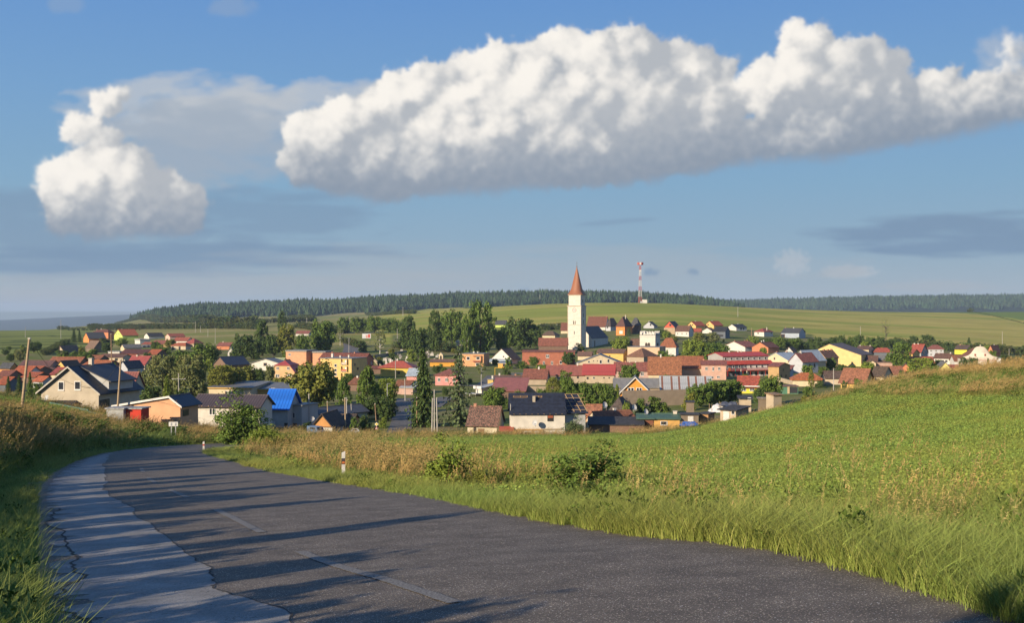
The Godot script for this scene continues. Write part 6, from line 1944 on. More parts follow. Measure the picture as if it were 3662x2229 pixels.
const SHADE := [["bush",-3.5,-5.9,2.6,3.2,"green"],["bush",-3.9,-3.5,3.3,2.3,"green"],["bush",-5.6,-2.0,2.5,2.7,"green"],["bush",-6.9,-0.1,3.2,2.4,"green"],["bush",-7.3,2.3,3.0,3.3,"green"],["bush",-8.8,4.1,2.8,3.1,"green"],["bush",-9.2,6.6,3.1,3.1,"green"],["bush",-10.7,8.4,2.7,2.5,"green"],["bush",-11.6,11.0,2.7,3.3,"green"],["bush",-13.4,12.8,2.8,2.8,"green"],["bush",-13.1,15.4,3.3,2.3,"green"],["bush",-14.8,17.2,3.0,3.3,"green"],["bush",-15.1,19.5,2.6,2.8,"green"],["bush",-15.8,21.7,2.2,3.3,"green"],["bush",-17.5,24.2,2.4,2.3,"green"],["bush",-19.0,27.1,2.3,3.3,"green"],["bush",-19.4,30.2,2.3,2.4,"green"],["bush",-23.1,35.7,2.9,3.3,"green"],["bush",-23.1,38.9,2.3,2.6,"green"],["bush",-24.7,41.5,3.0,2.3,"green"],["bush",-26.9,48.1,2.7,3.4,"green"],["bush",-27.8,51.0,3.0,2.6,"green"],["bush",-28.6,53.9,2.7,2.6,"green"],["bush",-29.0,56.9,2.4,3.1,"green"],["bush",-31.9,63.3,2.9,2.5,"green"],["tall",-6.3,-2.0,4.2,1.2,"green"],["tall",-11.7,8.8,4.0,1.2,"green"],["tall",-16.5,20.0,4.2,1.1,"green"],["tall",-20.2,28.8,3.8,1.3,"green"],["tall",-24.1,38.8,3.6,1.8,"green"],["tall",-27.5,48.2,3.8,2.2,"green"],["tall",-30.4,57.2,3.4,2.5,"green"]]
const TREES := [["chestnut_tree","huge round tree, sunlit yellow-green on its left side","round",-40.94,225,10.43,10.78,"olive","","tree"],
["linden_tree","dark round tree merged into the right of the huge one","round",-40.93,240,7.85,6.65,"green","","tree"],
["poplar_tree","columnar poplar left of the tall one behind the lane cottages","column",-31.35,205,7.91,3.6,"green","poplars and willows by the village lane","tree"],
["poplar_tree","tallest columnar poplar behind the lane cottages","column",-27.89,212,9.46,5.08,"green","poplars and willows by the village lane","tree"],
["willow_tree","pale weeping willow right of the poplars","weep",-26.89,235,6.34,6.01,"lime","","tree"],
["spruce_tree","tall dense spruce beside the concrete poles","spruce",-15.17,187,13.84,6.57,"dark","","tree"],
["spruce_tree","second spruce crown pressed against the tall dense one","spruce",-15.24,190,12.74,5.26,"green","","tree"],
["larch_tree","sparse larch with open drooping branches right of the spruce","fir",-9.09,188,14.66,8.01,"blue","","tree"],
["poplar_tree","slender dark poplar standing highest on the left slope","column",-172.94,827.25,18.76,8.81,"dark","","tree"],
["linden_tree","yellow-green tree beside the salmon block","tall",-104.92,512.38,15.04,9,"olive","","tree"],
["linden_tree","broad dark tree left of the far road","round",-91.59,531.12,17.63,14.71,"green","","tree"],
["linden_tree","dark upright tree left of the yellow-green one","tall",-119.44,524.8,16.85,8.38,"dark","","tree"],
["linden_tree","rounded dark tree between the poplar and the gardens","round",-111.25,512.38,11.18,8.19,"dark","","tree"],
["linden_tree","small tree left of the broad dark one","round",-108.72,570.69,9.76,7.29,"green","","tree"],
["roadside_tree","rounded dense tree in the row above the cemetery","round",-128.05,837.22,13.29,11.59,"green","rounded trees in the row across the far road","tree"],
["roadside_tree","rounded dense tree in the row above the cemetery","round",-116.37,830.56,13.01,15.48,"green","rounded trees in the row across the far road","tree"],
["roadside_tree","rounded dense tree in the row above the cemetery","round",-102.49,820.68,13.74,15.73,"green","rounded trees in the row across the far road","tree"],
["roadside_tree","rounded dense tree in the row above the cemetery","round",-91.25,810.91,12.05,14.25,"green","rounded trees in the row across the far road","tree"],
["roadside_tree","rounded dense tree in the row above the cemetery","round",-84.4,804.46,10.3,10.28,"green","rounded trees in the row across the far road","tree"],
["birch_tree","thin tree at the kerb of the far road","birch",-100.53,643.3,10.32,5.82,"pale","","tree"],
["birch_tree","white stemmed birch beside the billboard","birch",-61.31,510.34,12.29,8.15,"pale","","tree"],
["ash_tree","dark upright tree right of the row above the cemetery","tall",-53.27,563.9,17.1,10.51,"dark","","tree"],
["ash_tree","spreading dark tree over the upper graves","round",-41.32,486.47,14.29,9.84,"dark","","tree"],
["ash_tree","tall narrow tree behind the graves","tall",-37.48,537.52,19.86,8.87,"dark","","tree"],
["ash_tree","broad high tree left of the tallest ash","round",-32.64,598.7,20.13,14.98,"green","","tree"],
["ash_tree","tallest ash tree left of the church","tall",-14.78,512.38,24.52,15.83,"green","","tree"],
["ash_tree","tree filling the gap beside the tallest ash","tall",-20.7,502.26,17.13,6.42,"green","","tree"],
["ash_tree","fresh green tree right of the tallest ash","round",-5.16,524.8,12.43,7.27,"green","","tree"],
["bush","dark round bush beside the far road","bush",-75.68,557.19,4.18,6.23,"dark","","bush"],
["cypress","narrow dark cypress at the cemetery gate","column",-69.89,563.9,3.95,1.44,"dark","","tree"],
["linden_tree","great dark tree west of the church","round",4.21,557.19,17.51,20.03,"dark","","tree"],
["linden_tree","green tree left of the great dark one","round",-2.4,554.97,13.82,8.87,"green","","tree"],
["linden_tree","dark tree right of the great dark one","tall",12.36,582.2,12.33,8.53,"dark","","tree"],
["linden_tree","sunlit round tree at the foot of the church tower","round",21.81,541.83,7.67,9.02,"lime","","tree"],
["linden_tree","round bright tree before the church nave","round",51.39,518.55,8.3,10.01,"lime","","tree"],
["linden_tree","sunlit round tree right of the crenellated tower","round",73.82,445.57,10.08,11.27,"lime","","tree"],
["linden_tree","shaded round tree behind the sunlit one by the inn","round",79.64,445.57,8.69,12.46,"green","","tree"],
["linden_tree","small round tree behind the inn","round",94.23,494.3,5.54,7.9,"green","","tree"],
["larch_tree","feathery grey-green tree under the dark modern house","tall",110.47,605.91,5.67,9.68,"pale","","tree"],
["spruce_tree","blue spruce behind the church nave","spruce",70.56,664.18,5.38,5.31,"blue","","tree"],
["garden_tree","dark tree right behind the crenellations","round",87.81,645.87,4.84,8.6,"dark","","tree"],
["garden_tree","small tree before the long brick red roof strip","round",8.48,423.03,3.98,4.51,"green","","tree"],
["garden_tree","dark tree before the workshop gable","round",21.99,431.56,5.37,6.03,"dark","","tree"],
["bush","wide bush at the corner of the lane","bush",4.02,404.86,3.29,6.47,"green","","bush"],
["bush","dark bush under the russet hipped roof","bush",49.51,436.76,3.18,4.94,"dark","","bush"],
["orchard_tree","loose pale tree left of the orchard","weep",9.47,250,5.71,3.83,"olive","","tree"],
["orchard_tree","orchard tree in the dark row behind the white block house","round",11.6,225,7.2,3.89,"green","orchard trees behind the white block house","tree"],
["orchard_tree","orchard tree in the dark row behind the white block house","round",14.27,225,6.28,4.49,"green","orchard trees behind the white block house","tree"],
["orchard_tree","orchard tree in the dark row behind the white block house","round",16.95,225,6.02,4.79,"green","orchard trees behind the white block house","tree"],
["orchard_tree","orchard tree in the dark row behind the white block house","round",19.35,225,5.77,4.19,"green","orchard trees behind the white block house","tree"],
["orchard_tree","orchard tree in the dark row behind the white block house","round",6.25,225,4.78,3.3,"green","orchard trees behind the white block house","tree"],
["orchard_tree","orchard tree in the dark row behind the white block house","round",9.73,225,3.72,3.59,"green","orchard trees behind the white block house","tree"],
["bush","wide green shrub behind the mossy roof","bush",0.9,225,4.79,4.19,"green","","bush"],
["bush","round green shrub below the orange gable","bush",28.72,215,4.12,5.44,"green","","bush"],
["bush","smaller shrub left of the round one below the orange gable","bush",25.16,213,4.01,3.69,"green","","bush"],
["orchard_tree","leftmost of three full trees under the galvanised roof","round",39.54,232,5.41,6.18,"green","","tree"],
["orchard_tree","middle of three full trees under the galvanised roof","round",43.59,236,5.82,6.28,"green","","tree"],
["orchard_tree","rightmost of three full trees under the galvanised roof","round",47.75,240,5.68,6.07,"green","","tree"],
["bush","olive shrub beside the three full trees","bush",36.21,225,4.19,3.59,"olive","","bush"],
["cypress","bright narrow conifer left of the orange gable","column",23.41,245,4.3,1.3,"lime","","tree"],
["bush","light green climber on the pointed board hut","bush",20.96,203,3.92,2.43,"lime","","bush"],
["bush","grey-green bush before the unfinished annex","finebush",9.1,160,3.3,4.05,"blue","","bush"],
["walnut_tree","broad leafy tree before the lemon bungalow","round",55.44,236,6.57,5.4,"green","","tree"],
["walnut_tree","darker tree at the left foot of the broad leafy one","round",52.29,232,4.12,3.21,"dark","","tree"],
["garden_tree","narrow tree before the orange hipped roof","column",78.94,290,4.92,1.93,"olive","","tree"],
["bush","dark shrubs below the orange hipped roof","bush",81.08,289.52,2.38,4.01,"dark","","bush"],
["bush","green shrubs behind the garden wall","bush",68.99,255,2.95,4.07,"green","","bush"],
["garden_tree","upright tree before the brick gabled house","round",113.28,390.57,4.87,4.37,"green","","tree"],
["garden_tree","round tree left of the upright one by the hall","round",101.21,357.73,3.14,3.62,"green","","tree"],
["garden_tree","dark tree against the yellow hall","round",113.77,379.81,3.01,3.84,"dark","","tree"],
["bush","dark bush before the large brick red roof","bush",79.23,262,3.72,2.23,"dark","","bush"],
["bush","spreading bush at the gable of the brick red house","bush",80.51,255,4.47,3.53,"green","","bush"],
["garden_tree","bright round tree behind the inn roof","round",113.39,496.28,4.45,3.83,"lime","","tree"],
["bush","lone bush in the dry meadow","bush",37.38,140,1.79,1.79,"olive","","bush"],
["willow_tree","large pale willow on the meadow edge","weep",123,330,6.97,10.12,"lime","","tree"],
["willow_tree","lower right crown of the meadow edge willows","round",124.57,325,4.53,4.98,"green","","tree"],
["pine_tree","tall green pine among the scarlet roofs","tall",145.4,411.38,9.27,9.17,"green","","tree"],
["garden_tree","round tree left of the tall green pine","round",147.27,426.42,5.29,5.94,"green","","tree"],
["conifer","dark conical tree left of the granary","column",151.95,370,5.62,3.87,"dark","","tree"],
["spruce_tree","young spruce before the granary gable","spruce",158.07,365,5.52,3.18,"dark","","tree"],
["spruce_tree","smaller spruce at the granary corner","spruce",163.7,372,4.47,2.07,"dark","","tree"],
["bush","dark bush before the brick red barn","bush",113.3,320,4.1,2.79,"dark","","bush"],
["garden_tree","dark tree left of the white walled house","round",163.34,421.35,2.87,3.96,"dark","","tree"],
["oak_tree","big dark tree behind the cross gabled house","round",250.86,664.18,7.66,8.79,"dark","","tree"],
["spruce_tree","lone spruce behind the yellow-green house","spruce",285.03,685.73,6.13,5.26,"dark","","tree"],
["oak_tree","dark tree left of the big one behind the scarlet roofs","round",244.54,669.5,6.44,6.07,"dark","","tree"],
["garden_tree","dark trees beside the yellow-green house","round",256.13,638.19,4.09,6.67,"dark","","tree"],
["spruce_tree","small spruce right of the big dark tree","spruce",256.04,658.9,3.86,2.76,"dark","","tree"],
["garden_tree","dark tree behind the granary top","round",274.78,648.46,4.38,5.42,"dark","","tree"],
["garden_tree","dark tree right of the maroon roofed house","round",211.94,473.06,3.22,4.95,"dark","","tree"],
["garden_tree","dark shrubby trees at the east end of the village","round",213.8,465.57,2.31,6.49,"dark","","tree"],
["dead_tree","pale half-bare tree standing above the hedge","bare",234.69,690,16.48,8.84,"pale","","tree"],
["hedgerow_tree","bushy tree in the long hedgerow below the hill field","round",130.29,575.27,5.13,5.72,"dark","hedgerow trees below the hill field","tree"],
["hedgerow_tree","bushy tree in the long hedgerow below the hill field","round",130.27,563.9,6.07,8.75,"dark","hedgerow trees below the hill field","tree"],
["hedgerow_tree","bushy tree in the long hedgerow below the hill field","round",134.59,568.42,6.06,5.72,"dark","hedgerow trees below the hill field","tree"],
["hedgerow_tree","bushy tree in the long hedgerow below the hill field","round",135.42,559.42,7.37,7.38,"green","hedgerow trees below the hill field","tree"],
["hedgerow_tree","bushy tree in the long hedgerow below the hill field","round",144.88,582.2,5.71,7.63,"dark","hedgerow trees below the hill field","tree"],
["hedgerow_tree","bushy tree in the long hedgerow below the hill field","round",144.09,566.16,6.2,8.24,"green","hedgerow trees below the hill field","tree"],
["hedgerow_tree","bushy tree in the long hedgerow below the hill field","round",149.48,577.57,6.52,6.97,"dark","hedgerow trees below the hill field","tree"],
["hedgerow_tree","bushy tree in the long hedgerow below the hill field","round",151.12,570.69,4.26,8.29,"dark","hedgerow trees below the hill field","tree"],
["hedgerow_tree","bushy tree in the long hedgerow below the hill field","round",156.48,579.88,4.2,8.45,"dark","hedgerow trees below the hill field","tree"],
["hedgerow_tree","bushy tree in the long hedgerow below the hill field","round",159.52,584.53,6.13,6.97,"dark","hedgerow trees below the hill field","tree"],
["hedgerow_tree","bushy tree in the long hedgerow below the hill field","round",160.15,575.27,7.41,5.3,"dark","hedgerow trees below the hill field","tree"],
["hedgerow_tree","bushy tree in the long hedgerow below the hill field","round",167.63,586.87,5.02,7.98,"dark","hedgerow trees below the hill field","tree"],
["hedgerow_tree","bushy tree in the long hedgerow below the hill field","round",174.1,598.7,5.5,6.14,"dark","hedgerow trees below the hill field","tree"],
["hedgerow_tree","bushy tree in the long hedgerow below the hill field","round",176.91,601.09,6.59,7.72,"dark","hedgerow trees below the hill field","tree"],
["hedgerow_tree","bushy tree in the long hedgerow below the hill field","round",173.87,579.88,8.56,5.4,"dark","hedgerow trees below the hill field","tree"],
["hedgerow_tree","bushy tree in the long hedgerow below the hill field","round",179.93,591.57,5.58,5.75,"dark","hedgerow trees below the hill field","tree"],
["hedgerow_tree","bushy tree in the long hedgerow below the hill field","round",189.71,613.21,6.78,5.8,"green","hedgerow trees below the hill field","tree"],
["hedgerow_tree","bushy tree in the long hedgerow below the hill field","round",184.63,584.53,8.97,6.34,"dark","hedgerow trees below the hill field","tree"],
["hedgerow_tree","bushy tree in the long hedgerow below the hill field","round",194.59,605.91,5.12,7.91,"dark","hedgerow trees below the hill field","tree"],
["hedgerow_tree","bushy tree in the long hedgerow below the hill field","round",200.02,615.66,6.69,6.05,"green","hedgerow trees below the hill field","tree"],
["hedgerow_tree","bushy tree in the long hedgerow below the hill field","round",204.58,618.13,6.24,7.01,"green","hedgerow trees below the hill field","tree"],
["hedgerow_tree","bushy tree in the long hedgerow below the hill field","round",200.48,598.7,7.69,6.49,"dark","hedgerow trees below the hill field","tree"],
["hedgerow_tree","bushy tree in the long hedgerow below the hill field","round",211.52,620.6,5.08,6,"dark","hedgerow trees below the hill field","tree"],
["hedgerow_tree","bushy tree in the long hedgerow below the hill field","round",214.88,623.08,5.96,6.17,"dark","hedgerow trees below the hill field","tree"],
["hedgerow_tree","bushy tree in the long hedgerow below the hill field","round",215.54,613.21,6.5,5.61,"dark","hedgerow trees below the hill field","tree"],
["hedgerow_tree","bushy tree in the long hedgerow below the hill field","round",213.94,601.09,5.78,6.16,"dark","hedgerow trees below the hill field","tree"],
["spruce_tree","left of two dark spruces at the western field edge","spruce",-303.23,760.73,9.35,6.48,"dark","","tree"],
["spruce_tree","right of two dark spruces at the western field edge","spruce",-298.2,757.7,9.12,4.84,"dark","","tree"],
["garden_tree","dark shrubby tree at the western field corner","round",-212.23,465.57,3.7,4.71,"dark","","tree"],
["garden_tree","pale tree beside the dark one at the field corner","round",-207.63,463.71,5.73,4.69,"pale","","tree"],
["spruce_tree","leftmost of three conifers behind the dry bank","spruce",-103.1,225,5.11,2.28,"dark","","tree"],
["spruce_tree","middle of three conifers behind the dry bank","spruce",-97.77,218,5.47,2.44,"dark","","tree"],
["spruce_tree","rightmost of three conifers, lighter, beside the leaning pole","spruce",-93.84,214,6.11,2.28,"green","","tree"],
["birch_tree","left of two wide pale birches in the middle gardens","weep",-76.31,240,10.71,8.44,"pale","","tree"],
["birch_tree","right of two wide pale birches in the middle gardens","weep",-68.98,236,11.13,8.55,"pale","","tree"],
["linden_tree","full green tree above the pale birches","round",-112.05,401.64,10.1,11.98,"green","","tree"],
["linden_tree","round tree left of the full green one","round",-122.88,409.74,7.14,9.16,"green","","tree"],
["birch_tree","olive birch beside the barn with brown gable","weep",-69.35,262,7.98,6.98,"olive","","tree"],
["orchard_tree","olive tree right of the olive birch","round",-67.63,268,7.24,5.99,"olive","","tree"],
["linden_tree","dark tree above the barn with brown gable","round",-119.06,486.47,11.74,11.92,"dark","","tree"],
["linden_tree","dark tree at the right of the dark pair","round",-114.43,486.47,9.19,8.81,"dark","","tree"],
["bush","dark bush beside the seamed red roof","bush",-73.88,215,5.09,2.98,"dark","","bush"],
["garden_tree","dark garden tree behind the peach bungalow","round",-67.33,205,5.24,4.59,"dark","","tree"],
["larch_tree","light green young larch behind the peach bungalow","spruce",-62.83,200,7.49,3.41,"lime","","tree"],
["garden_tree","dark tree at the bungalow ridge","round",-59.19,198,5.23,3.59,"dark","","tree"],
["garden_tree","green tree below the long dull red roof","round",-164.88,518.55,4.68,9.39,"green","","tree"],
["bush","dark hedge right of the blue-grey gable house","bush",-132.34,376.79,2.14,6.02,"dark","","bush"],
["bush","hedge beneath the lime green house","bush",-262.88,713.66,4.41,12.16,"dark","","bush"],
["bush","wide hedge above the western farm row","bush",-205.27,506.28,3.81,11.86,"green","","bush"],
["bush","hedge left of the curved grey roof","bush",-296.57,728.05,3.39,10.08,"green","","bush"],
["bush","bush before the timber barn","bush",-202.21,531.12,3.46,6.79,"green","","bush"],
["garden_tree","pale loose tree below the crimson roof","round",-92.93,275,5.69,4.39,"pale","","tree"],
["garden_tree","small tree between the birches","round",-77.25,270,7.44,4.31,"green","","tree"],
["spruce_tree","dark spruce at the corner of the peach bungalow","spruce",-45.73,158,4.16,2.02,"dark","","tree"],
["bush","dark shrubs below the white block bungalow","bush",-42.29,150,1.27,3.59,"dark","","bush"],
["bush","dark bush beside the barred window annex","bush",-32.46,172,1.71,2.75,"dark","","bush"],
["orchard_tree","olive orchard tree left of the mansard house","round",-71.74,300,6.04,5.13,"olive","","tree"],
["orchard_tree","olive orchard tree behind the pavilion","round",-75.51,298,5.96,5.1,"olive","","tree"],
["orchard_tree","drooping orchard tree at the pavilion corner","weep",-76.88,290,6,4.3,"olive","","tree"],
["orchard_tree","dark orchard tree below the white gable","round",-68.84,300,5.43,3.08,"dark","","tree"],
["orchard_tree","pale tree before the white gable","round",-70.05,318,5.44,3.08,"pale","","tree"],
["bush","dark hedge in front of the mansard house","bush",-62.73,300,2.38,5.48,"dark","","bush"],
["bush","bush beside the dark roofed cottage","bush",-24.61,172,2.8,1.83,"green","","bush"],
["bush","large dark shrub at the lane mouth","bush",-23.16,174,3.1,2.87,"dark","","bush"],
["bush","bright shrub behind the yellow diamond sign","bush",-21.69,184,2.23,2.06,"lime","","bush"],
["bush","weedy shrub before the lane junction","bush",-18.57,152,1.34,2.1,"olive","","bush"],
["bush","low shrubs at the foot of the spruce","bush",-14.5,158,1.53,2.52,"green","","bush"],
["garden_tree","dark undergrowth tree behind the lane poles","round",-22.7,200,4.17,4.26,"dark","","tree"],
["garden_tree","dark undergrowth tree between poplar and willow","round",-25.09,204,4.7,5.21,"dark","","tree"],
["bush","green thicket left of the mossy roof","bush",-7.7,196,2.24,6.89,"green","","bush"],
["garden_tree","leafy tree before the rusty red shed roof","round",-3.45,222,5.36,5.44,"green","","tree"],
["birch_tree","pale birch beside the apricot villa","birch",-9.78,350.66,4.63,4.11,"pale","","tree"],
["spruce_tree","small open spruce before the cream cube house","fir",-23.68,537.52,4.8,6.3,"green","","tree"],
["young_tree","dense young roadside tree beside the white bungalow","finebush",-25.91,105,5.25,6.45,"green","","tree"],
["bush","yellow-green bush at the foot of the young roadside tree","finebush",-21.96,98,2.24,4.57,"lime","","bush"],
["bush","brownish dry bush in the verge right of the young tree","finebush",-15.4,74,1.61,3.45,"olive","","bush"],
["rose_bush","dense dark wild rose bush in the verge","finebush",1.9,27,1.48,2.4,"green","","bush"],
["bush","low dark clump in the shade right of the rose bush","finebush",2.97,25.5,0.53,1.25,"green","","bush"],
["shrub","thin airy shrub with visible stems in the verge","finebush",-1.81,30.5,1.72,1.96,"lime","","shrub"],
["bush","reddish dry bush beside the thin airy shrub","finebush",-0.93,30,1.09,1.36,"olive","","bush"],
["bank_shrub","green shrub on the dry bank left of the road","finebush",-34.82,82,1.37,5.21,"green","shrubs on the roadside bank","shrub"],
["bank_shrub","green shrub on the dry bank left of the road","finebush",-30.03,66,1.19,4.48,"green","shrubs on the roadside bank","shrub"],
["bank_shrub","green shrub on the dry bank left of the road","finebush",-35.41,92,1.34,4.29,"green","shrubs on the roadside bank","shrub"],
["bank_shrub","green shrub on the dry bank left of the road","finebush",-36.26,108,1.77,4.12,"green","shrubs on the roadside bank","shrub"],
["bank_shrub","green shrub on the dry bank left of the road","finebush",-36.49,118,1.73,5.5,"green","shrubs on the roadside bank","shrub"],
["bank_shrub","green shrub on the dry bank left of the road","finebush",-24.25,52,0.96,2.56,"green","shrubs on the roadside bank","shrub"]]
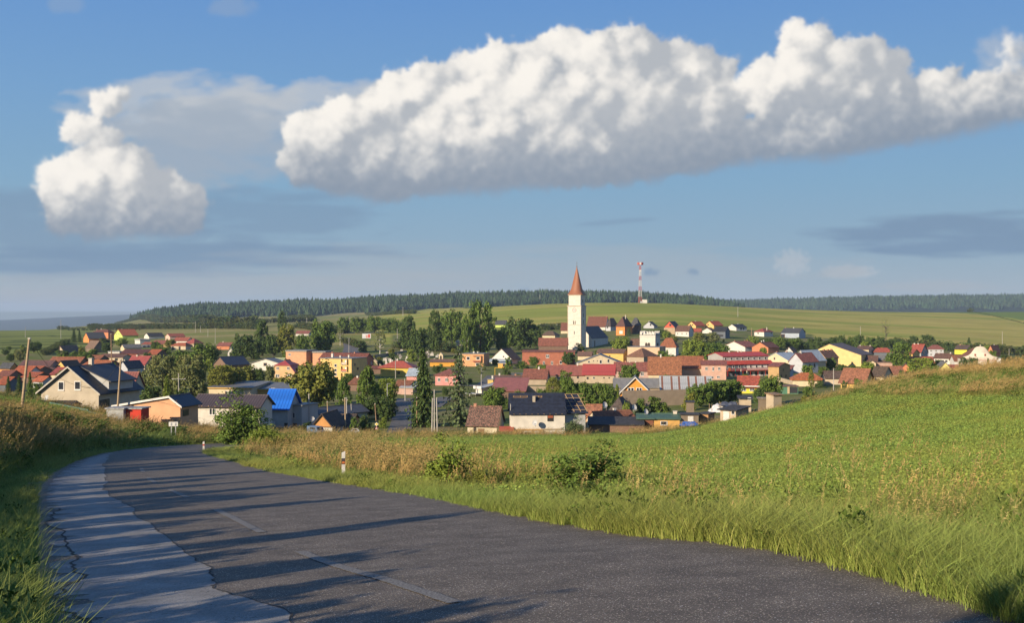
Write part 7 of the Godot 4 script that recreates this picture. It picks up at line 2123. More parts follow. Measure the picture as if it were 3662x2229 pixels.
const HOUSES := [{"n":"detached_house","l":"grey block house with steep black gable roof and two attic windows","p":[-67.97,-15.87,-177.58],"t":-0.244,"w":10.32,"d":11,"e":3.3,"r":7.09,"k":"G","wc":"block","rc":"black","rk":"metal","b":2.01,"oh":0.75,"win":[[0,-1.52,4.17,1.05,1.41,3],[0,1.44,4.28,1.11,1.41,3],[0,-0.62,1.02,2.03,1.39,0],[1,4.83,1.16,0.94,1.8,1],[1,4.15,1.19,0.81,1.8,1],[1,3.19,1.27,0.95,1.65,1]],"ch":[[0,0,8.25,1]],"dorm":1,"tr":"grey"},
{"n":"detached_house","l":"house with plain dark red seamed metal roof behind the grey block house","p":[-73.01,-17.96,-208.88],"t":-0.07,"w":4.11,"d":7.5,"e":2.5,"r":6.31,"k":"E","wc":"cream","rc":"wine","rk":"metal","b":1.64,"win":[[0,-1.25,0.53,0.59,0.88,1],[0,1.05,0.68,1.17,0.78,0]],"pn":"strip","aw":1},
{"n":"bungalow","l":"peach bungalow with one long shallow roof slope and white gable boards","p":[-49.46,-14.78,-153.45],"t":-0.209,"w":9.63,"d":5,"e":1.67,"r":3.03,"k":"G","wc":"peach","rc":"navy","f":1.95,"a":3.3,"rk":"metal","b":2.83,"oh":0.55,"win":[[0,4.19,2.41,0.35,0.46,4],[1,1.36,0.82,0.97,0.86,1],[1,0.63,0.83,0.83,0.87,1]],"tr":"white"},
{"n":"bungalow","l":"white block bungalow with dark plum metal roof and rafter tails","p":[-44.48,-17.76,-175.42],"t":-0.175,"w":11.06,"d":5,"e":2.91,"r":4.33,"k":"E","wc":"blockwhite","rc":"plum","rk":"metal","b":1.86,"oh":0.6,"win":[[0,-2.37,1.96,1.08,1.15,0]],"pn":"strip","tails":10},
{"n":"detached_house","l":"unfinished grey block house under a bright blue seamed metal roof","p":[-38.6,-20.65,-185.24],"t":-0.14,"w":3.82,"d":6,"e":4.73,"r":7.39,"k":"E","wc":"blockgrey","rc":"blue","rk":"metal","oh":0.7,"win":[[0,-0.99,2.02,1.41,0.7,7],[0,1.62,1.48,0.56,1.39,1]],"pn":"strip","gab":1},
{"n":"garage","l":"flat roofed grey block annex with barred window beside the blue roof","p":[-35.45,-20.59,-186.8],"t":-0.384,"w":2.59,"d":5,"e":4.76,"r":4.76,"k":"F","wc":"blockgrey","rc":"grey","c":"annex","rk":"metal","win":[[0,-0.41,3.13,0.81,1.03,0],[0,-0.24,0.97,1.22,1.69,2]]},
{"n":"pavilion","l":"long ochre flat roofed pavilion with cream wall and three white flues","p":[-64.76,-19.58,-261.66],"t":-0.14,"w":10.37,"d":12,"e":1.75,"r":2.47,"k":"S","wc":"cream","rc":"greyroof","c":"building","rk":"metal","b":1.44,"win":[[0,-0.46,0.53,1.45,1.04,0],[0,0.97,0.48,1.18,0.91,0]],"tr":"ochre","f":3.4},
{"n":"pavilion","l":"lower ochre wing with grey flat roof beyond the blue roof","p":[-56.49,-19.94,-263.07],"t":-0.14,"w":8.79,"d":9,"e":1.58,"r":2.5,"k":"S","wc":"ochre","rc":"greyroof","c":"building","rk":"metal","b":1.09,"win":[[0,0.97,1.67,0.93,0.53,0]],"tr":"ochre"},
{"n":"detached_house","l":"cream house with crimson half-hipped mansard roof and four windows","p":[-69.12,-20.73,-337.17],"t":-0.14,"w":7.6,"d":7.5,"e":2.26,"r":5.69,"k":"M","wc":"peachcream","rc":"crimson","rk":"metal","win":[[0,-1.5,3.47,0.82,0.85,0],[0,1.86,3.5,0.82,0.85,0],[0,-1.59,1.19,1.2,0.93,0],[0,2.21,1.22,1.37,0.85,0]],"mh":150},
{"n":"detached_house","l":"white gabled house with thin grey roof edge above the mansard house","p":[-87.16,-21.14,-395.32],"t":-0.209,"w":10.39,"d":7.5,"e":2.69,"r":4.19,"k":"G","wc":"white","rc":"greyroof","rk":"metal","oh":0.6,"win":[[0,0.03,2.28,1.26,1,4]]},
{"n":"barn","l":"dark barn with brown gable and blue-black metal roof among trees","p":[-101.24,-21.04,-396.79],"t":-0.733,"w":8.15,"d":9.4,"e":1.99,"r":4.66,"k":"G","wc":"brown","rc":"navy","c":"barn","rk":"metal"},
{"n":"shed","l":"small shed with pale green sheet roof beside the white gable","p":[-91.13,-21.27,-432.52],"t":-0.105,"w":3.72,"d":5,"e":1.79,"r":2.86,"k":"E","wc":"cream","rc":"palegreen","c":"shed","rk":"metal"},
{"n":"house_block","l":"salmon flat roofed house with tall plain front by the big poplar","p":[-83.68,-21.23,-437.24],"t":-0.314,"w":9.02,"d":9,"e":5.34,"r":5.95,"k":"F","wc":"salmon","rc":"greyroof","rk":"metal","win":[[0,-2.84,4.22,1.04,0.91,0]]},
{"n":"house_block","l":"second salmon flat roofed block set back beside the first","p":[-75.13,-21.23,-435.77],"t":-0.209,"w":5.24,"d":7.5,"e":4.92,"r":5.54,"k":"F","wc":"salmon","rc":"greyroof","rk":"metal"},
{"n":"apartment_block","l":"yellow three-storey apartment block with red loggias and flat roof","p":[-51.72,-20.73,-338.13],"t":-0.349,"w":10.68,"d":10,"e":6.37,"r":6.56,"k":"F","wc":"yellow","rc":"greyroof","c":"building","rk":"metal","win":[[0,-0.08,4.32,0.88,0.89,3],[0,-0.08,2.9,0.88,0.89,3],[0,-0.08,1.63,0.88,0.89,3],[0,-3.89,3.94,0.88,0.89,3],[0,-3.89,2.35,0.88,0.89,3],[1,2.88,4.63,1.11,0.76,1],[1,1.01,3.27,1.12,0.77,1]],"ch":[[-3.93,0,7.63,1],[-1.19,0,7.06,0],[1.75,0,7.31,0]],"logg":1},
{"n":"row_house","l":"long dark red roofed house with brick end behind the yellow block","p":[-63.07,-21.21,-418.28],"t":-0.349,"w":19.35,"d":7.65,"e":2.93,"r":5.21,"k":"E","wc":"brick","rc":"dkred","win":[[1,-1.91,1.7,0.8,1,0],[1,1.91,1.7,0.8,1,0]],"ch":[[-6.04,0,5.71,0],[3.57,0,5.73,0]]},
{"n":"detached_house","l":"low yellow house under a spreading red hipped roof with two chimneys","p":[-36.5,-20.92,-355.24],"t":-0.175,"w":10.2,"d":7.5,"e":2.93,"r":4.96,"k":"H","wc":"brightyellow","rc":"red2","rk":"metal","oh":0.7,"win":[[0,0.96,1.29,0.88,0.8,1]],"ch":[[-4.29,0,5.46,0],[-2.78,0,5.46,0]],"rl":0.25},
{"n":"outbuilding","l":"dark red roofed outbuilding left of the hipped yellow house","p":[-45.39,-21.05,-372.56],"t":-0.14,"w":3.61,"d":6,"e":1.76,"r":2.44,"k":"E","wc":"brown","rc":"dkred"},
{"n":"detached_house","l":"house with russet gable roof half hidden between the poplars","p":[-39.12,-20.46,-285.65],"t":-0.349,"w":3.46,"d":7.5,"e":1.79,"r":3.1,"k":"E","wc":"brown","rc":"russet","ch":[[-1.13,0,3.6,0]]},
{"n":"outbuilding","l":"low russet roofed outbuilding at the bend of the village lane","p":[-26.5,-20.51,-274.4],"t":-0.262,"w":3.84,"d":7,"e":1.8,"r":3.15,"k":"E","wc":"pinkish","rc":"russet"},
{"n":"outbuilding","l":"grey sheet roofed lean-to beside the russet outbuilding","p":[-25.04,-20.52,-272.75],"t":-0.262,"w":3.14,"d":6,"e":1.76,"r":2.91,"k":"S","wc":"pinkish","rc":"palegrey","c":"shed","rk":"metal"},
{"n":"detached_house","l":"pink house with dusky red hipped roof behind the spruces","p":[-17.46,-20.54,-307.98],"t":-0.175,"w":6.45,"d":7.5,"e":2.77,"r":4.53,"k":"H","wc":"pink","rc":"wine","win":[[0,-2.15,1.61,0.8,1,0],[0,0,1.61,0.8,1,0],[0,2.15,1.61,0.8,1,0]],"rl":0.4},
{"n":"detached_house","l":"pale blue sheet roofed house left of the pink house","p":[-27.84,-20.63,-314.78],"t":-0.175,"w":2.9,"d":7,"e":2.37,"r":4.19,"k":"E","wc":"pink","rc":"skyroof","rk":"metal"},
{"n":"cube_house","l":"cream cube house with flat white roof and shaded terrace","p":[-22.7,-19.61,-551.48],"t":-0.524,"w":7.34,"d":8,"e":4.04,"r":5.06,"k":"F","wc":"cream","rc":"palegrey","rk":"metal","terr":1},
{"n":"villa","l":"apricot villa with flat roof, loggia and twin chimney stacks","p":[-14.01,-21.17,-426.67],"t":-0.221,"w":8.53,"d":9,"e":4.76,"r":5.04,"k":"F","wc":"peach2","rc":"greyroof","rk":"metal","win":[[0,-1.89,3.15,1.32,1.29,3],[0,2,3.18,1.5,1.1,3],[0,1.9,0.8,1.69,1.1,3]],"ch":[[-0.82,0,5.57,1],[0.74,0,5.54,0]],"bal":1},
{"n":"barn","l":"tall white gable barn with brown-black tiled roof and lean-to","p":[-2.49,-21.15,-445.84],"t":-0.489,"w":9.74,"d":7.45,"e":1.8,"r":6.03,"k":"G","wc":"white","rc":"umber","c":"barn","oh":0.3,"win":[[0,0.95,2.97,0.57,0.54,1]],"lean":1},
{"n":"shed","l":"ochre board shed under the grey lean-to of the white barn","p":[-2.44,-21.14,-410.61],"t":-0.244,"w":4.68,"d":4,"e":1.76,"r":1.79,"k":"F","wc":"ochre","rc":"palegrey","c":"shed","rk":"metal","win":[[0,-0.04,1.23,0.92,1.07,4]]},
{"n":"outbuilding","l":"amber wooden outbuildings below the cemetery wall","p":[-26.54,-21.2,-424.33],"t":-0.105,"w":9.47,"d":5,"e":1.77,"r":2.56,"k":"E","wc":"amber","rc":"brownroof","c":"shed"},
{"n":"shop","l":"small flat roofed shop with white fascia and brown side wall","p":[-5.93,-20.47,-268.01],"t":-0.785,"w":2.02,"d":6,"e":1.84,"r":2.77,"k":"S","wc":"white","rc":"palegrey","c":"shop","rk":"metal","canopy":1},
{"n":"outbuilding","l":"yellow rendered boiler house with tall yellow chimney pillar","p":[-5.4,-20.55,-297.46],"t":-0.209,"w":1.48,"d":4,"e":2.18,"r":2.37,"k":"F","wc":"yellow2","rc":"greyroof","c":"outbuilding","rk":"metal","ch":[[0.14,0,3.09,0]]},
{"n":"long_shed","l":"peach walled long shed behind the rusty red sheet roof","p":[-0.91,-20.55,-311.52],"t":-0.105,"w":8.11,"d":5,"e":1.76,"r":2.26,"k":"E","wc":"peachcream","rc":"brownroof","c":"shed","ch":[[-2.65,0,2.93,0],[1.91,0,2.76,0]]},
{"n":"long_shed","l":"low shed with faded red sheet roof streaked with grey","p":[-0.37,-20.52,-262.74],"t":-0.105,"w":7.62,"d":9,"e":1.79,"r":4.15,"k":"S","wc":"brown","rc":"fadedred","c":"shed","rk":"metal"},
{"n":"row_house","l":"weathered red roofed row house at the west end of the terrace","p":[6.84,-20.55,-310.33],"t":-0.14,"w":6.61,"d":7.5,"e":1.79,"r":4.12,"k":"E","wc":"stone","rc":"rustred","ch":[[0.75,0,4.86,0]]},
{"n":"row_house","l":"long faded red metal roofed row house in the terrace","p":[15.59,-20.6,-319.3],"t":-0.14,"w":10.8,"d":7.5,"e":2.32,"r":4.83,"k":"E","wc":"stone","rc":"rustred2","rk":"metal","win":[[0,-3.13,1.5,0.53,0.6,1],[0,0.45,1.53,0.53,0.6,1],[0,3.83,1.67,0.53,0.6,1]],"ch":[[-2.39,0,5.33,0],[3.44,0,5.59,0]]},
{"n":"row_house","l":"row house with fresh crimson metal roof and half bare stone wall","p":[25.26,-20.6,-317.92],"t":-0.14,"w":9.03,"d":7.5,"e":2.5,"r":5.16,"k":"E","wc":"stone2","rc":"crimson","rk":"metal","win":[[0,-3.13,1.5,0.53,0.67,1],[0,-1.33,1.59,0.53,0.67,3],[0,1.54,1.62,0.38,0.37,1],[0,3.03,1.63,0.38,0.37,1]],"pn":"strip"},
{"n":"row_house","l":"pink row house with dull red roof and two cream chimneys","p":[36.6,-20.72,-336.04],"t":-0.14,"w":10.37,"d":7.5,"e":2.76,"r":5.04,"k":"E","wc":"pinkish","rc":"wine2","win":[[0,-3.25,1.39,0.64,1.42,1],[0,-1.17,1.53,0.56,1.11,1],[0,1.78,1.83,1.04,1.18,0],[0,3.27,1.84,0.96,1.18,0]],"ch":[[-0.63,0,5.54,0],[1.18,0,5.54,0],[-1.92,0,5.54,0]]},
{"n":"row_house","l":"tall row house with big orange-brown tiled roof","p":[46.27,-20.65,-333.35],"t":-0.14,"w":9.63,"d":7.5,"e":1.79,"r":6.69,"k":"E","wc":"cream","rc":"tileorange","ch":[[-1.16,0,7.56,0]],"fw":1},
{"n":"row_house","l":"stone barn-like row house with orange tiled roof and stained wall","p":[55.81,-20.73,-343.87],"t":-0.175,"w":7.56,"d":10,"e":3.3,"r":6.57,"k":"E","wc":"stone2","rc":"tileorange2","c":"barn"},
{"n":"row_house","l":"long two-storey house with brick red roof strip left of the tower","p":[14.69,-21.14,-437.92],"t":-0.087,"w":20.67,"d":7.5,"e":5.05,"r":5.5,"k":"E","wc":"brick2","rc":"rustred","win":[[0,-0.34,3.46,1.24,1.34,0],[0,-1.79,0.72,0.83,1.34,0],[0,1.42,0.74,0.83,1.34,0],[0,4.92,1.01,0.93,1.34,3]]},
{"n":"workshop","l":"wide cream gable of a low workshop with small square holes","p":[32.88,-21.09,-411.09],"t":-0.105,"w":16.86,"d":14,"e":1.79,"r":5.11,"k":"G","wc":"cream2","rc":"greyroof","c":"workshop","rk":"metal","win":[[0,-3.87,2.55,0.68,0.77,3],[0,0.45,2.57,0.87,1.44,3],[0,3.27,2.92,0.77,1.44,3],[0,-2.19,2.89,0.29,0.38,1],[0,-0.75,2.9,0.29,0.38,1]]},
{"n":"row_house","l":"ochre two-storey house with dark brown roof before the church nave","p":[41.72,-20.67,-456.62],"t":-0.348,"w":11.26,"d":8,"e":3.48,"r":4.9,"k":"E","wc":"yellow2","rc":"brownroof","win":[[0,-0.06,2.33,0.46,0.54,1]],"ch":[[0.17,0,5.4,0]]},
{"n":"chapel_house","l":"small brown roofed house at the foot of the church tower","p":[31.47,-20.78,-472.68],"t":-0.14,"w":5.87,"d":6,"e":1.79,"r":3.33,"k":"E","wc":"cream","rc":"brownroof","ch":[[-0.93,0,3.83,0]]},
{"n":"walled_house","l":"peach parapet wall house below the crenellated bell tower","p":[55.23,-20.6,-450.95],"t":-0.386,"w":13.38,"d":10,"e":6.07,"r":6.17,"k":"F","wc":"peachwall","rc":"greyroof","rk":"metal"},
{"n":"detached_house","l":"low house with russet hipped roof in front of the peach parapet","p":[50.36,-20.89,-424.32],"t":-0.698,"w":7.75,"d":10,"e":3.48,"r":6.75,"k":"H","wc":"stone","rc":"russet2","rl":0.15},
{"n":"detached_house","l":"house with long orange tiled roof behind the crenellated tower","p":[70.75,-19.85,-495.07],"t":-0.314,"w":7.34,"d":7.5,"e":3.79,"r":7.93,"k":"H","wc":"white","rc":"tileorange2","rl":0.35},
{"n":"detached_house","l":"house with dark russet roof left of the crenellated tower","p":[59.44,-19.6,-519.19],"t":-0.436,"w":6.43,"d":7.5,"e":2.14,"r":6.48,"k":"E","wc":"brown","rc":"umberred"},
{"n":"detached_house","l":"low house under rust red roof west of the church tower","p":[19.91,-20.62,-529.14],"t":-0.087,"w":13.75,"d":7.5,"e":4.24,"r":7.69,"k":"E","wc":"brown","rc":"rustred"},
{"n":"detached_house","l":"house with grey-brown hipped roof west of the rust red one","p":[23,-17.07,-656.32],"t":-0.436,"w":8.86,"d":7.5,"e":2.71,"r":5.48,"k":"H","wc":"cream","rc":"umber","rl":0.3},
{"n":"gable_house","l":"orange gable house with white barge boards and wide window row","p":[28.68,-20.51,-255.86],"t":-0.105,"w":7,"d":7.5,"e":1.79,"r":5.27,"k":"G","wc":"orange","rc":"greyroof","rk":"metal","oh":0.7,"win":[[0,-1.02,2.51,1.51,1.02,0],[0,0.88,2.52,1.33,1.02,0]],"tr":"white"},
{"n":"barn","l":"long grey sheet roofed barn behind the orange gable","p":[31.46,-20.55,-274.35],"t":-0.07,"w":11.96,"d":9,"e":1.79,"r":3.73,"k":"E","wc":"stone","rc":"grey","c":"barn","rk":"metal"},
{"n":"barn","l":"barn with rust streaked galvanised roof panels","p":[41.93,-20.52,-266.08],"t":-0.105,"w":12,"d":9,"e":1.79,"r":4.68,"k":"E","wc":"stone","rc":"galv","c":"barn","rk":"metal","win":[[0,-3.07,1.26,1.88,0.5,1],[0,0.01,1.37,1.88,0.5,1]],"pn":"rust"},
{"n":"detached_house","l":"pale pink two-storey house with dull red shed roof","p":[61.37,-20.63,-334.61],"t":-0.175,"w":7.35,"d":7.5,"e":4.52,"r":5.58,"k":"E","wc":"pinkish2","rc":"wine2","win":[[0,-2.16,3.36,0.72,1.02,0],[0,-0.15,3.3,0.56,1.18,0],[0,1.63,3.4,0.72,0.94,0],[0,1.36,0.88,0.88,0.71,0],[0,-0.38,0.74,0.72,0.63,3]],"ch":[[-3,0,6.08,0]]},
{"n":"detached_house","l":"lemon yellow bungalow under a bright red roof with white porch gable","p":[59.33,-20.31,-275.73],"t":-0.209,"w":4.43,"d":7.5,"e":1.87,"r":3.95,"k":"E","wc":"lemon","rc":"red2","oh":0.9,"win":[[0,-1.2,0.92,1.19,0.78,0],[0,0.83,0.95,1.12,0.71,0]],"tr":"white","porch":1},
{"n":"detached_house","l":"two-tone ochre and grey house with lean red roof beside the inn","p":[80.77,-20.61,-332.3],"t":-0.611,"w":3.35,"d":9,"e":4.13,"r":5,"k":"E","wc":"ochrestone","rc":"wine2","win":[[1,0.93,3.12,0.71,0.86,1],[1,2.62,1.23,0.98,0.86,1],[1,-1.19,1.05,0.99,0.87,1]]},
{"n":"row_house","l":"cream gabled row house with pale zinc roof beside the inn","p":[97.44,-21.06,-394.79],"t":-0.838,"w":11.21,"d":9.45,"e":3.5,"r":6.2,"k":"G","wc":"cream","rc":"skyroof","rk":"metal","win":[[0,-0.49,4.23,0.61,0.75,1],[1,-0.45,2.41,1.5,1.49,1]],"ch":[[0,3.93,6.7,0],[0,-2.17,6.7,0]]},
{"n":"row_house","l":"pale blue row house with wine red roof next to the zinc roof","p":[100.06,-21.03,-377.27],"t":-0.873,"w":5.51,"d":8.89,"e":3.89,"r":6.65,"k":"G","wc":"paleblue","rc":"wine2","win":[[1,0.32,2.52,0.84,1.16,1],[1,-2.31,2.53,0.84,1.16,1]],"ch":[[0,1.48,7.15,1]]},
{"n":"row_house","l":"row house with broad zinc roof and skylight below the hall","p":[103.03,-21.02,-380.92],"t":-0.873,"w":6.49,"d":9.8,"e":4.1,"r":7.49,"k":"G","wc":"cream2","rc":"skyroof","rk":"metal"},
{"n":"row_house","l":"narrow brick gabled house with brown roof against the yellow hall","p":[116.98,-21.14,-409.34],"t":-0.873,"w":4.96,"d":8.03,"e":4.04,"r":6.48,"k":"G","wc":"peachcream","rc":"umberred","win":[[0,-0.44,5.3,1.2,0.97,0]],"ch":[[0,1.53,6.98,1],[0,-1.01,6.98,1],[0,-3.21,6.98,1]]},
{"n":"hall","l":"huge plain yellow hall gable with shallow roof and blue side wall","p":[129.96,-21.19,-434.35],"t":-0.556,"w":20.3,"d":18,"e":4.51,"r":8.41,"k":"G","wc":"hallyellow","rc":"umber","c":"hall","f":4.31,"a":-2.0,"rk":"metal","oh":0.15,"win":[[1,5.09,1.75,1.53,1.41,1]]},
{"n":"detached_house","l":"bungalow with spreading orange hipped roof and white van beside","p":[80.4,-20.3,-299.83],"t":-0.209,"w":7.76,"d":7.5,"e":1.79,"r":3.62,"k":"H","wc":"cream","rc":"orange","oh":0.6,"rl":0.35},
{"n":"shed","l":"dark brown roofed shed right of the orange hipped roof","p":[90.27,-20.39,-308.77],"t":-0.14,"w":5.21,"d":7,"e":1.79,"r":3.51,"k":"E","wc":"cream2","rc":"umber","c":"shed"},
{"n":"detached_house","l":"house with large brick red roof and shaded yellow gable at the meadow edge","p":[90.44,-20.01,-288.07],"t":-0.562,"w":6.01,"d":9,"e":1.76,"r":4.91,"k":"E","wc":"yellow2","rc":"brickred","oh":0.8},
{"n":"detached_house","l":"cream wall annex with red roof in front of the zinc roofed row","p":[85.1,-20.72,-341.7],"t":-0.495,"w":3.23,"d":6,"e":2.01,"r":3.7,"k":"S","wc":"paleblue","rc":"wine2","win":[[0,-0.56,0.74,0.62,0.81,1],[0,0.81,0.78,0.62,0.81,1]]},
{"n":"row_house","l":"white gabled house with long wine red roof below the hedgerow","p":[113.53,-19.68,-544.39],"t":-0.873,"w":13.86,"d":11.5,"e":2.29,"r":4.82,"k":"G","wc":"white","rc":"wine2","ch":[[0,4.95,5.32,0],[0,-3.07,5.32,0],[0,-4.95,5.32,0]]},
{"n":"row_house","l":"brick orange house with maroon roof and white chimney pots","p":[123.05,-20.12,-533.4],"t":-0.838,"w":9.34,"d":9.06,"e":2.76,"r":5.16,"k":"G","wc":"bricklight","rc":"maroon","ch":[[0,3.23,5.97,0],[0,1.53,6.22,0]]},
{"n":"detached_house","l":"small white gable with brown roof half hidden by the zinc roofs","p":[131.02,-20.63,-516.33],"t":-0.524,"w":3.69,"d":7,"e":1.8,"r":3.84,"k":"G","wc":"white","rc":"umber","win":[[0,-0.61,2.98,0.62,0.73,1]]},
{"n":"detached_house","l":"big house with chestnut red roof behind the church nave","p":[58.62,-12.64,-747.31],"t":-0.333,"w":12.91,"d":11.5,"e":2.29,"r":8.93,"k":"E","wc":"white","rc":"chestnut","b":0.86,"ch":[[-3.13,0,9.43,0],[5.85,0,9.46,0]]},
{"n":"detached_house","l":"white gabled wing with dark brown roof beside the chestnut roof","p":[57.08,-11.3,-788.97],"t":-0.611,"w":4.57,"d":5.48,"e":1.79,"r":4.58,"k":"G","wc":"white","rc":"plum","ch":[[0,0.33,5.08,0]]},
{"n":"detached_house","l":"pale house with steep plum black roof and pointed gable","p":[66.59,-12.96,-732.53],"t":-0.698,"w":3.79,"d":8.52,"e":2.87,"r":8.63,"k":"H","wc":"paleblue","rc":"plum","win":[[0,-0.63,2.57,1,1.39,1]]},
{"n":"detached_house","l":"orange walled house with brown double roof and tall white flue","p":[69.3,-14.68,-678.6],"t":-0.524,"w":5.77,"d":11.5,"e":5.37,"r":11.47,"k":"H","wc":"orange2","rc":"chestnut2","win":[[0,0.44,1.89,2.22,1.92,7]],"ch":[[0.89,0,12.44,0]]},
{"n":"detached_house","l":"dark slate roofed house right of the orange walled house","p":[77.9,-14.06,-691.54],"t":-0.524,"w":5.16,"d":4.11,"e":5.24,"r":10.13,"k":"H","wc":"brown","rc":"slate"},
{"n":"detached_house","l":"small grey gabled house with slate roof and white flue","p":[94.91,-11.73,-753.65],"t":-0.436,"w":7.44,"d":7.5,"e":1.78,"r":4.61,"k":"G","wc":"paleblue","rc":"slate","win":[[0,1.31,2.66,0.94,1.43,1]],"ch":[[0,2.95,5.3,0]]},
{"n":"detached_house","l":"tomato red attic gable on tan walls with slate roof","p":[99.99,-14.21,-686.38],"t":-0.489,"w":7.17,"d":10,"e":4.2,"r":7.91,"k":"G","wc":"tomato","rc":"slate","oh":0.5,"win":[[0,0.62,5.87,1.47,1.43,4],[0,-0.67,-0.2,1.47,0.71,3],[0,1.2,-0.19,1.47,0.71,3]],"low":"tan"},
{"n":"detached_house","l":"grey house with brown roof and white lower wing below the tomato gable","p":[103.78,-15.27,-661.6],"t":-0.559,"w":8.58,"d":7.2,"e":3.43,"r":6.54,"k":"E","wc":"white","rc":"umberred","win":[[0,-2.86,1.99,0.8,1,0],[0,0,1.99,0.8,1,0],[0,2.86,1.99,0.8,1,0]]},
{"n":"detached_house","l":"yellow gable house with red roof, western of the yellow pair","p":[129.12,-11.75,-770.01],"t":-0.838,"w":7.38,"d":10.45,"e":1.78,"r":4.55,"k":"G","wc":"yellow","rc":"red2","win":[[0,-1.14,2.35,1.09,0.88,1],[0,0.84,2.37,1.09,0.87,1]],"ch":[[0,0.99,5.05,0]]},
{"n":"shed","l":"small red roofed building under the western yellow gable","p":[116.8,-14.34,-691.88],"t":-0.209,"w":4.53,"d":6,"e":1.75,"r":3.5,"k":"E","wc":"brown","rc":"red2","c":"shed"},
{"n":"detached_house","l":"yellow gable house with red roof, eastern of the yellow pair","p":[142.67,-12.19,-776.24],"t":-0.838,"w":7.69,"d":10.42,"e":2.38,"r":5.28,"k":"G","wc":"yellow","rc":"red2","b":0.8,"win":[[0,-1.18,2.88,1.1,0.88,1]],"ch":[[0,2.17,5.78,0]]},
{"n":"detached_house","l":"dark modern house with black roof and balcony below the yellow pair","p":[126.5,-16.32,-662.62],"t":-0.44,"w":6.98,"d":10.75,"e":4.37,"r":6.93,"k":"E","wc":"slatewall","rc":"black","win":[[0,0.64,1.85,3.11,1.25,1]]},
{"n":"detached_house","l":"small cream gable house with brown roof left of the dark modern house","p":[126.28,-14.19,-704.38],"t":-0.524,"w":6.28,"d":7.5,"e":1.78,"r":3.58,"k":"G","wc":"white","rc":"umberred","b":0.85},
{"n":"detached_house","l":"white bungalow with navy roof alone under the field slope","p":[157.15,-13.49,-767.4],"t":-0.873,"w":7.75,"d":11.5,"e":2.35,"r":4.49,"k":"G","wc":"white","rc":"navy","b":0.91,"win":[[1,0.6,1.39,1.42,1.31,1],[1,-2.28,1.37,1.43,1.31,1]],"ch":[[0,-0.95,4.99,0]]},
{"n":"detached_house","l":"white house with pyramid crimson roof and white chimney","p":[162.93,-16.36,-711.77],"t":-0.733,"w":6.96,"d":11.5,"e":3.19,"r":5.43,"k":"H","wc":"white","rc":"crimson2","win":[[0,-0.72,2.29,1,0.81,1],[1,-3.76,2.38,1.21,0.88,1]],"ch":[[2.39,0,6.11,0]],"rl":0.15},
{"n":"detached_house","l":"large blue-grey house with slate roof and red corner","p":[182.57,-17.54,-713.28],"t":-0.611,"w":11.88,"d":11.5,"e":3.69,"r":6.58,"k":"E","wc":"bluewall","rc":"slate","win":[[0,-4.88,1.71,2.89,2.37,4],[1,-4.63,4.54,1.77,1.15,1]],"ch":[[0.28,0,7.19,1],[-5.34,0,7.08,0]]},
{"n":"detached_house","l":"cream house with brown roof at the hall corner","p":[170.51,-21.16,-530.73],"t":-0.563,"w":5.96,"d":10.26,"e":2.94,"r":4.38,"k":"E","wc":"cream","rc":"umberred","win":[[0,-0.72,1.56,0.93,0.98,1],[0,0.57,1.58,0.93,0.98,1],[0,1.86,1.61,0.93,0.98,1]],"ch":[[-2.38,0,4.88,0],[2.38,0,4.88,0]]},
{"n":"detached_house","l":"house with bright red roof right of the brown roofed cream house","p":[178.22,-21.29,-529.31],"t":-0.209,"w":8.11,"d":7.5,"e":1.76,"r":3.83,"k":"H","wc":"slatewall","rc":"red2","rl":0.5},
{"n":"long_shed","l":"wide grey fibre-cement roof below the bright red roof","p":[146.86,-21.19,-444.68],"t":-0.14,"w":6.61,"d":8,"e":1.79,"r":3.31,"k":"E","wc":"brown","rc":"grey","c":"shed"},
{"n":"outbuilding","l":"brown roof with pale gable beside the grey fibre-cement roof","p":[139.96,-21.22,-427.24],"t":-0.349,"w":4.01,"d":7.5,"e":1.79,"r":3.86,"k":"E","wc":"cream2","rc":"umberred"},
{"n":"shed","l":"cream gabled shed under the brown roof","p":[135.66,-21.2,-414.62],"t":-0.262,"w":2.68,"d":6,"e":1.79,"r":2.67,"k":"G","wc":"cream","rc":"umber","c":"shed"},
{"n":"shed","l":"low wall of pale stone behind the brick red roofs","p":[140.8,-21.15,-417.42],"t":-0.087,"w":5.79,"d":5,"e":1.79,"r":1.9,"k":"F","wc":"pinkish","rc":"brownroof","c":"shed"},
{"n":"barn","l":"barn with mossy brown tiled roof at the meadow edge","p":[107.2,-20.49,-318.74],"t":-0.578,"w":3.55,"d":10,"e":1.79,"r":4.36,"k":"E","wc":"cream2","rc":"mossbrown","c":"barn","rk":"old"},
{"n":"barn","l":"barn with brick red roof behind the mossy brown one","p":[114.31,-20.64,-331.79],"t":-0.175,"w":5.94,"d":10,"e":1.79,"r":3.96,"k":"E","wc":"cream2","rc":"brickred","c":"barn"},
{"n":"detached_house","l":"small brick gable between the willow and the red barn roof","p":[137.43,-21.08,-383.71],"t":-0.349,"w":2.23,"d":7.5,"e":1.75,"r":2.8,"k":"G","wc":"bricklight","rc":"umberred"},
{"n":"detached_house","l":"tall house with scarlet cross gables and white chimney","p":[185.18,-21.47,-500.43],"t":-0.607,"w":4.94,"d":11.5,"e":3.08,"r":6.43,"k":"E","wc":"greywall","rc":"scarlet","win":[[1,-1.31,4.1,2.18,0.62,3],[1,1.06,2.78,1.2,0.93,3],[1,-6.11,2.56,1.21,0.94,3]],"ch":[[-1.87,0,6.93,1],[-0.26,0,6.93,0]]},
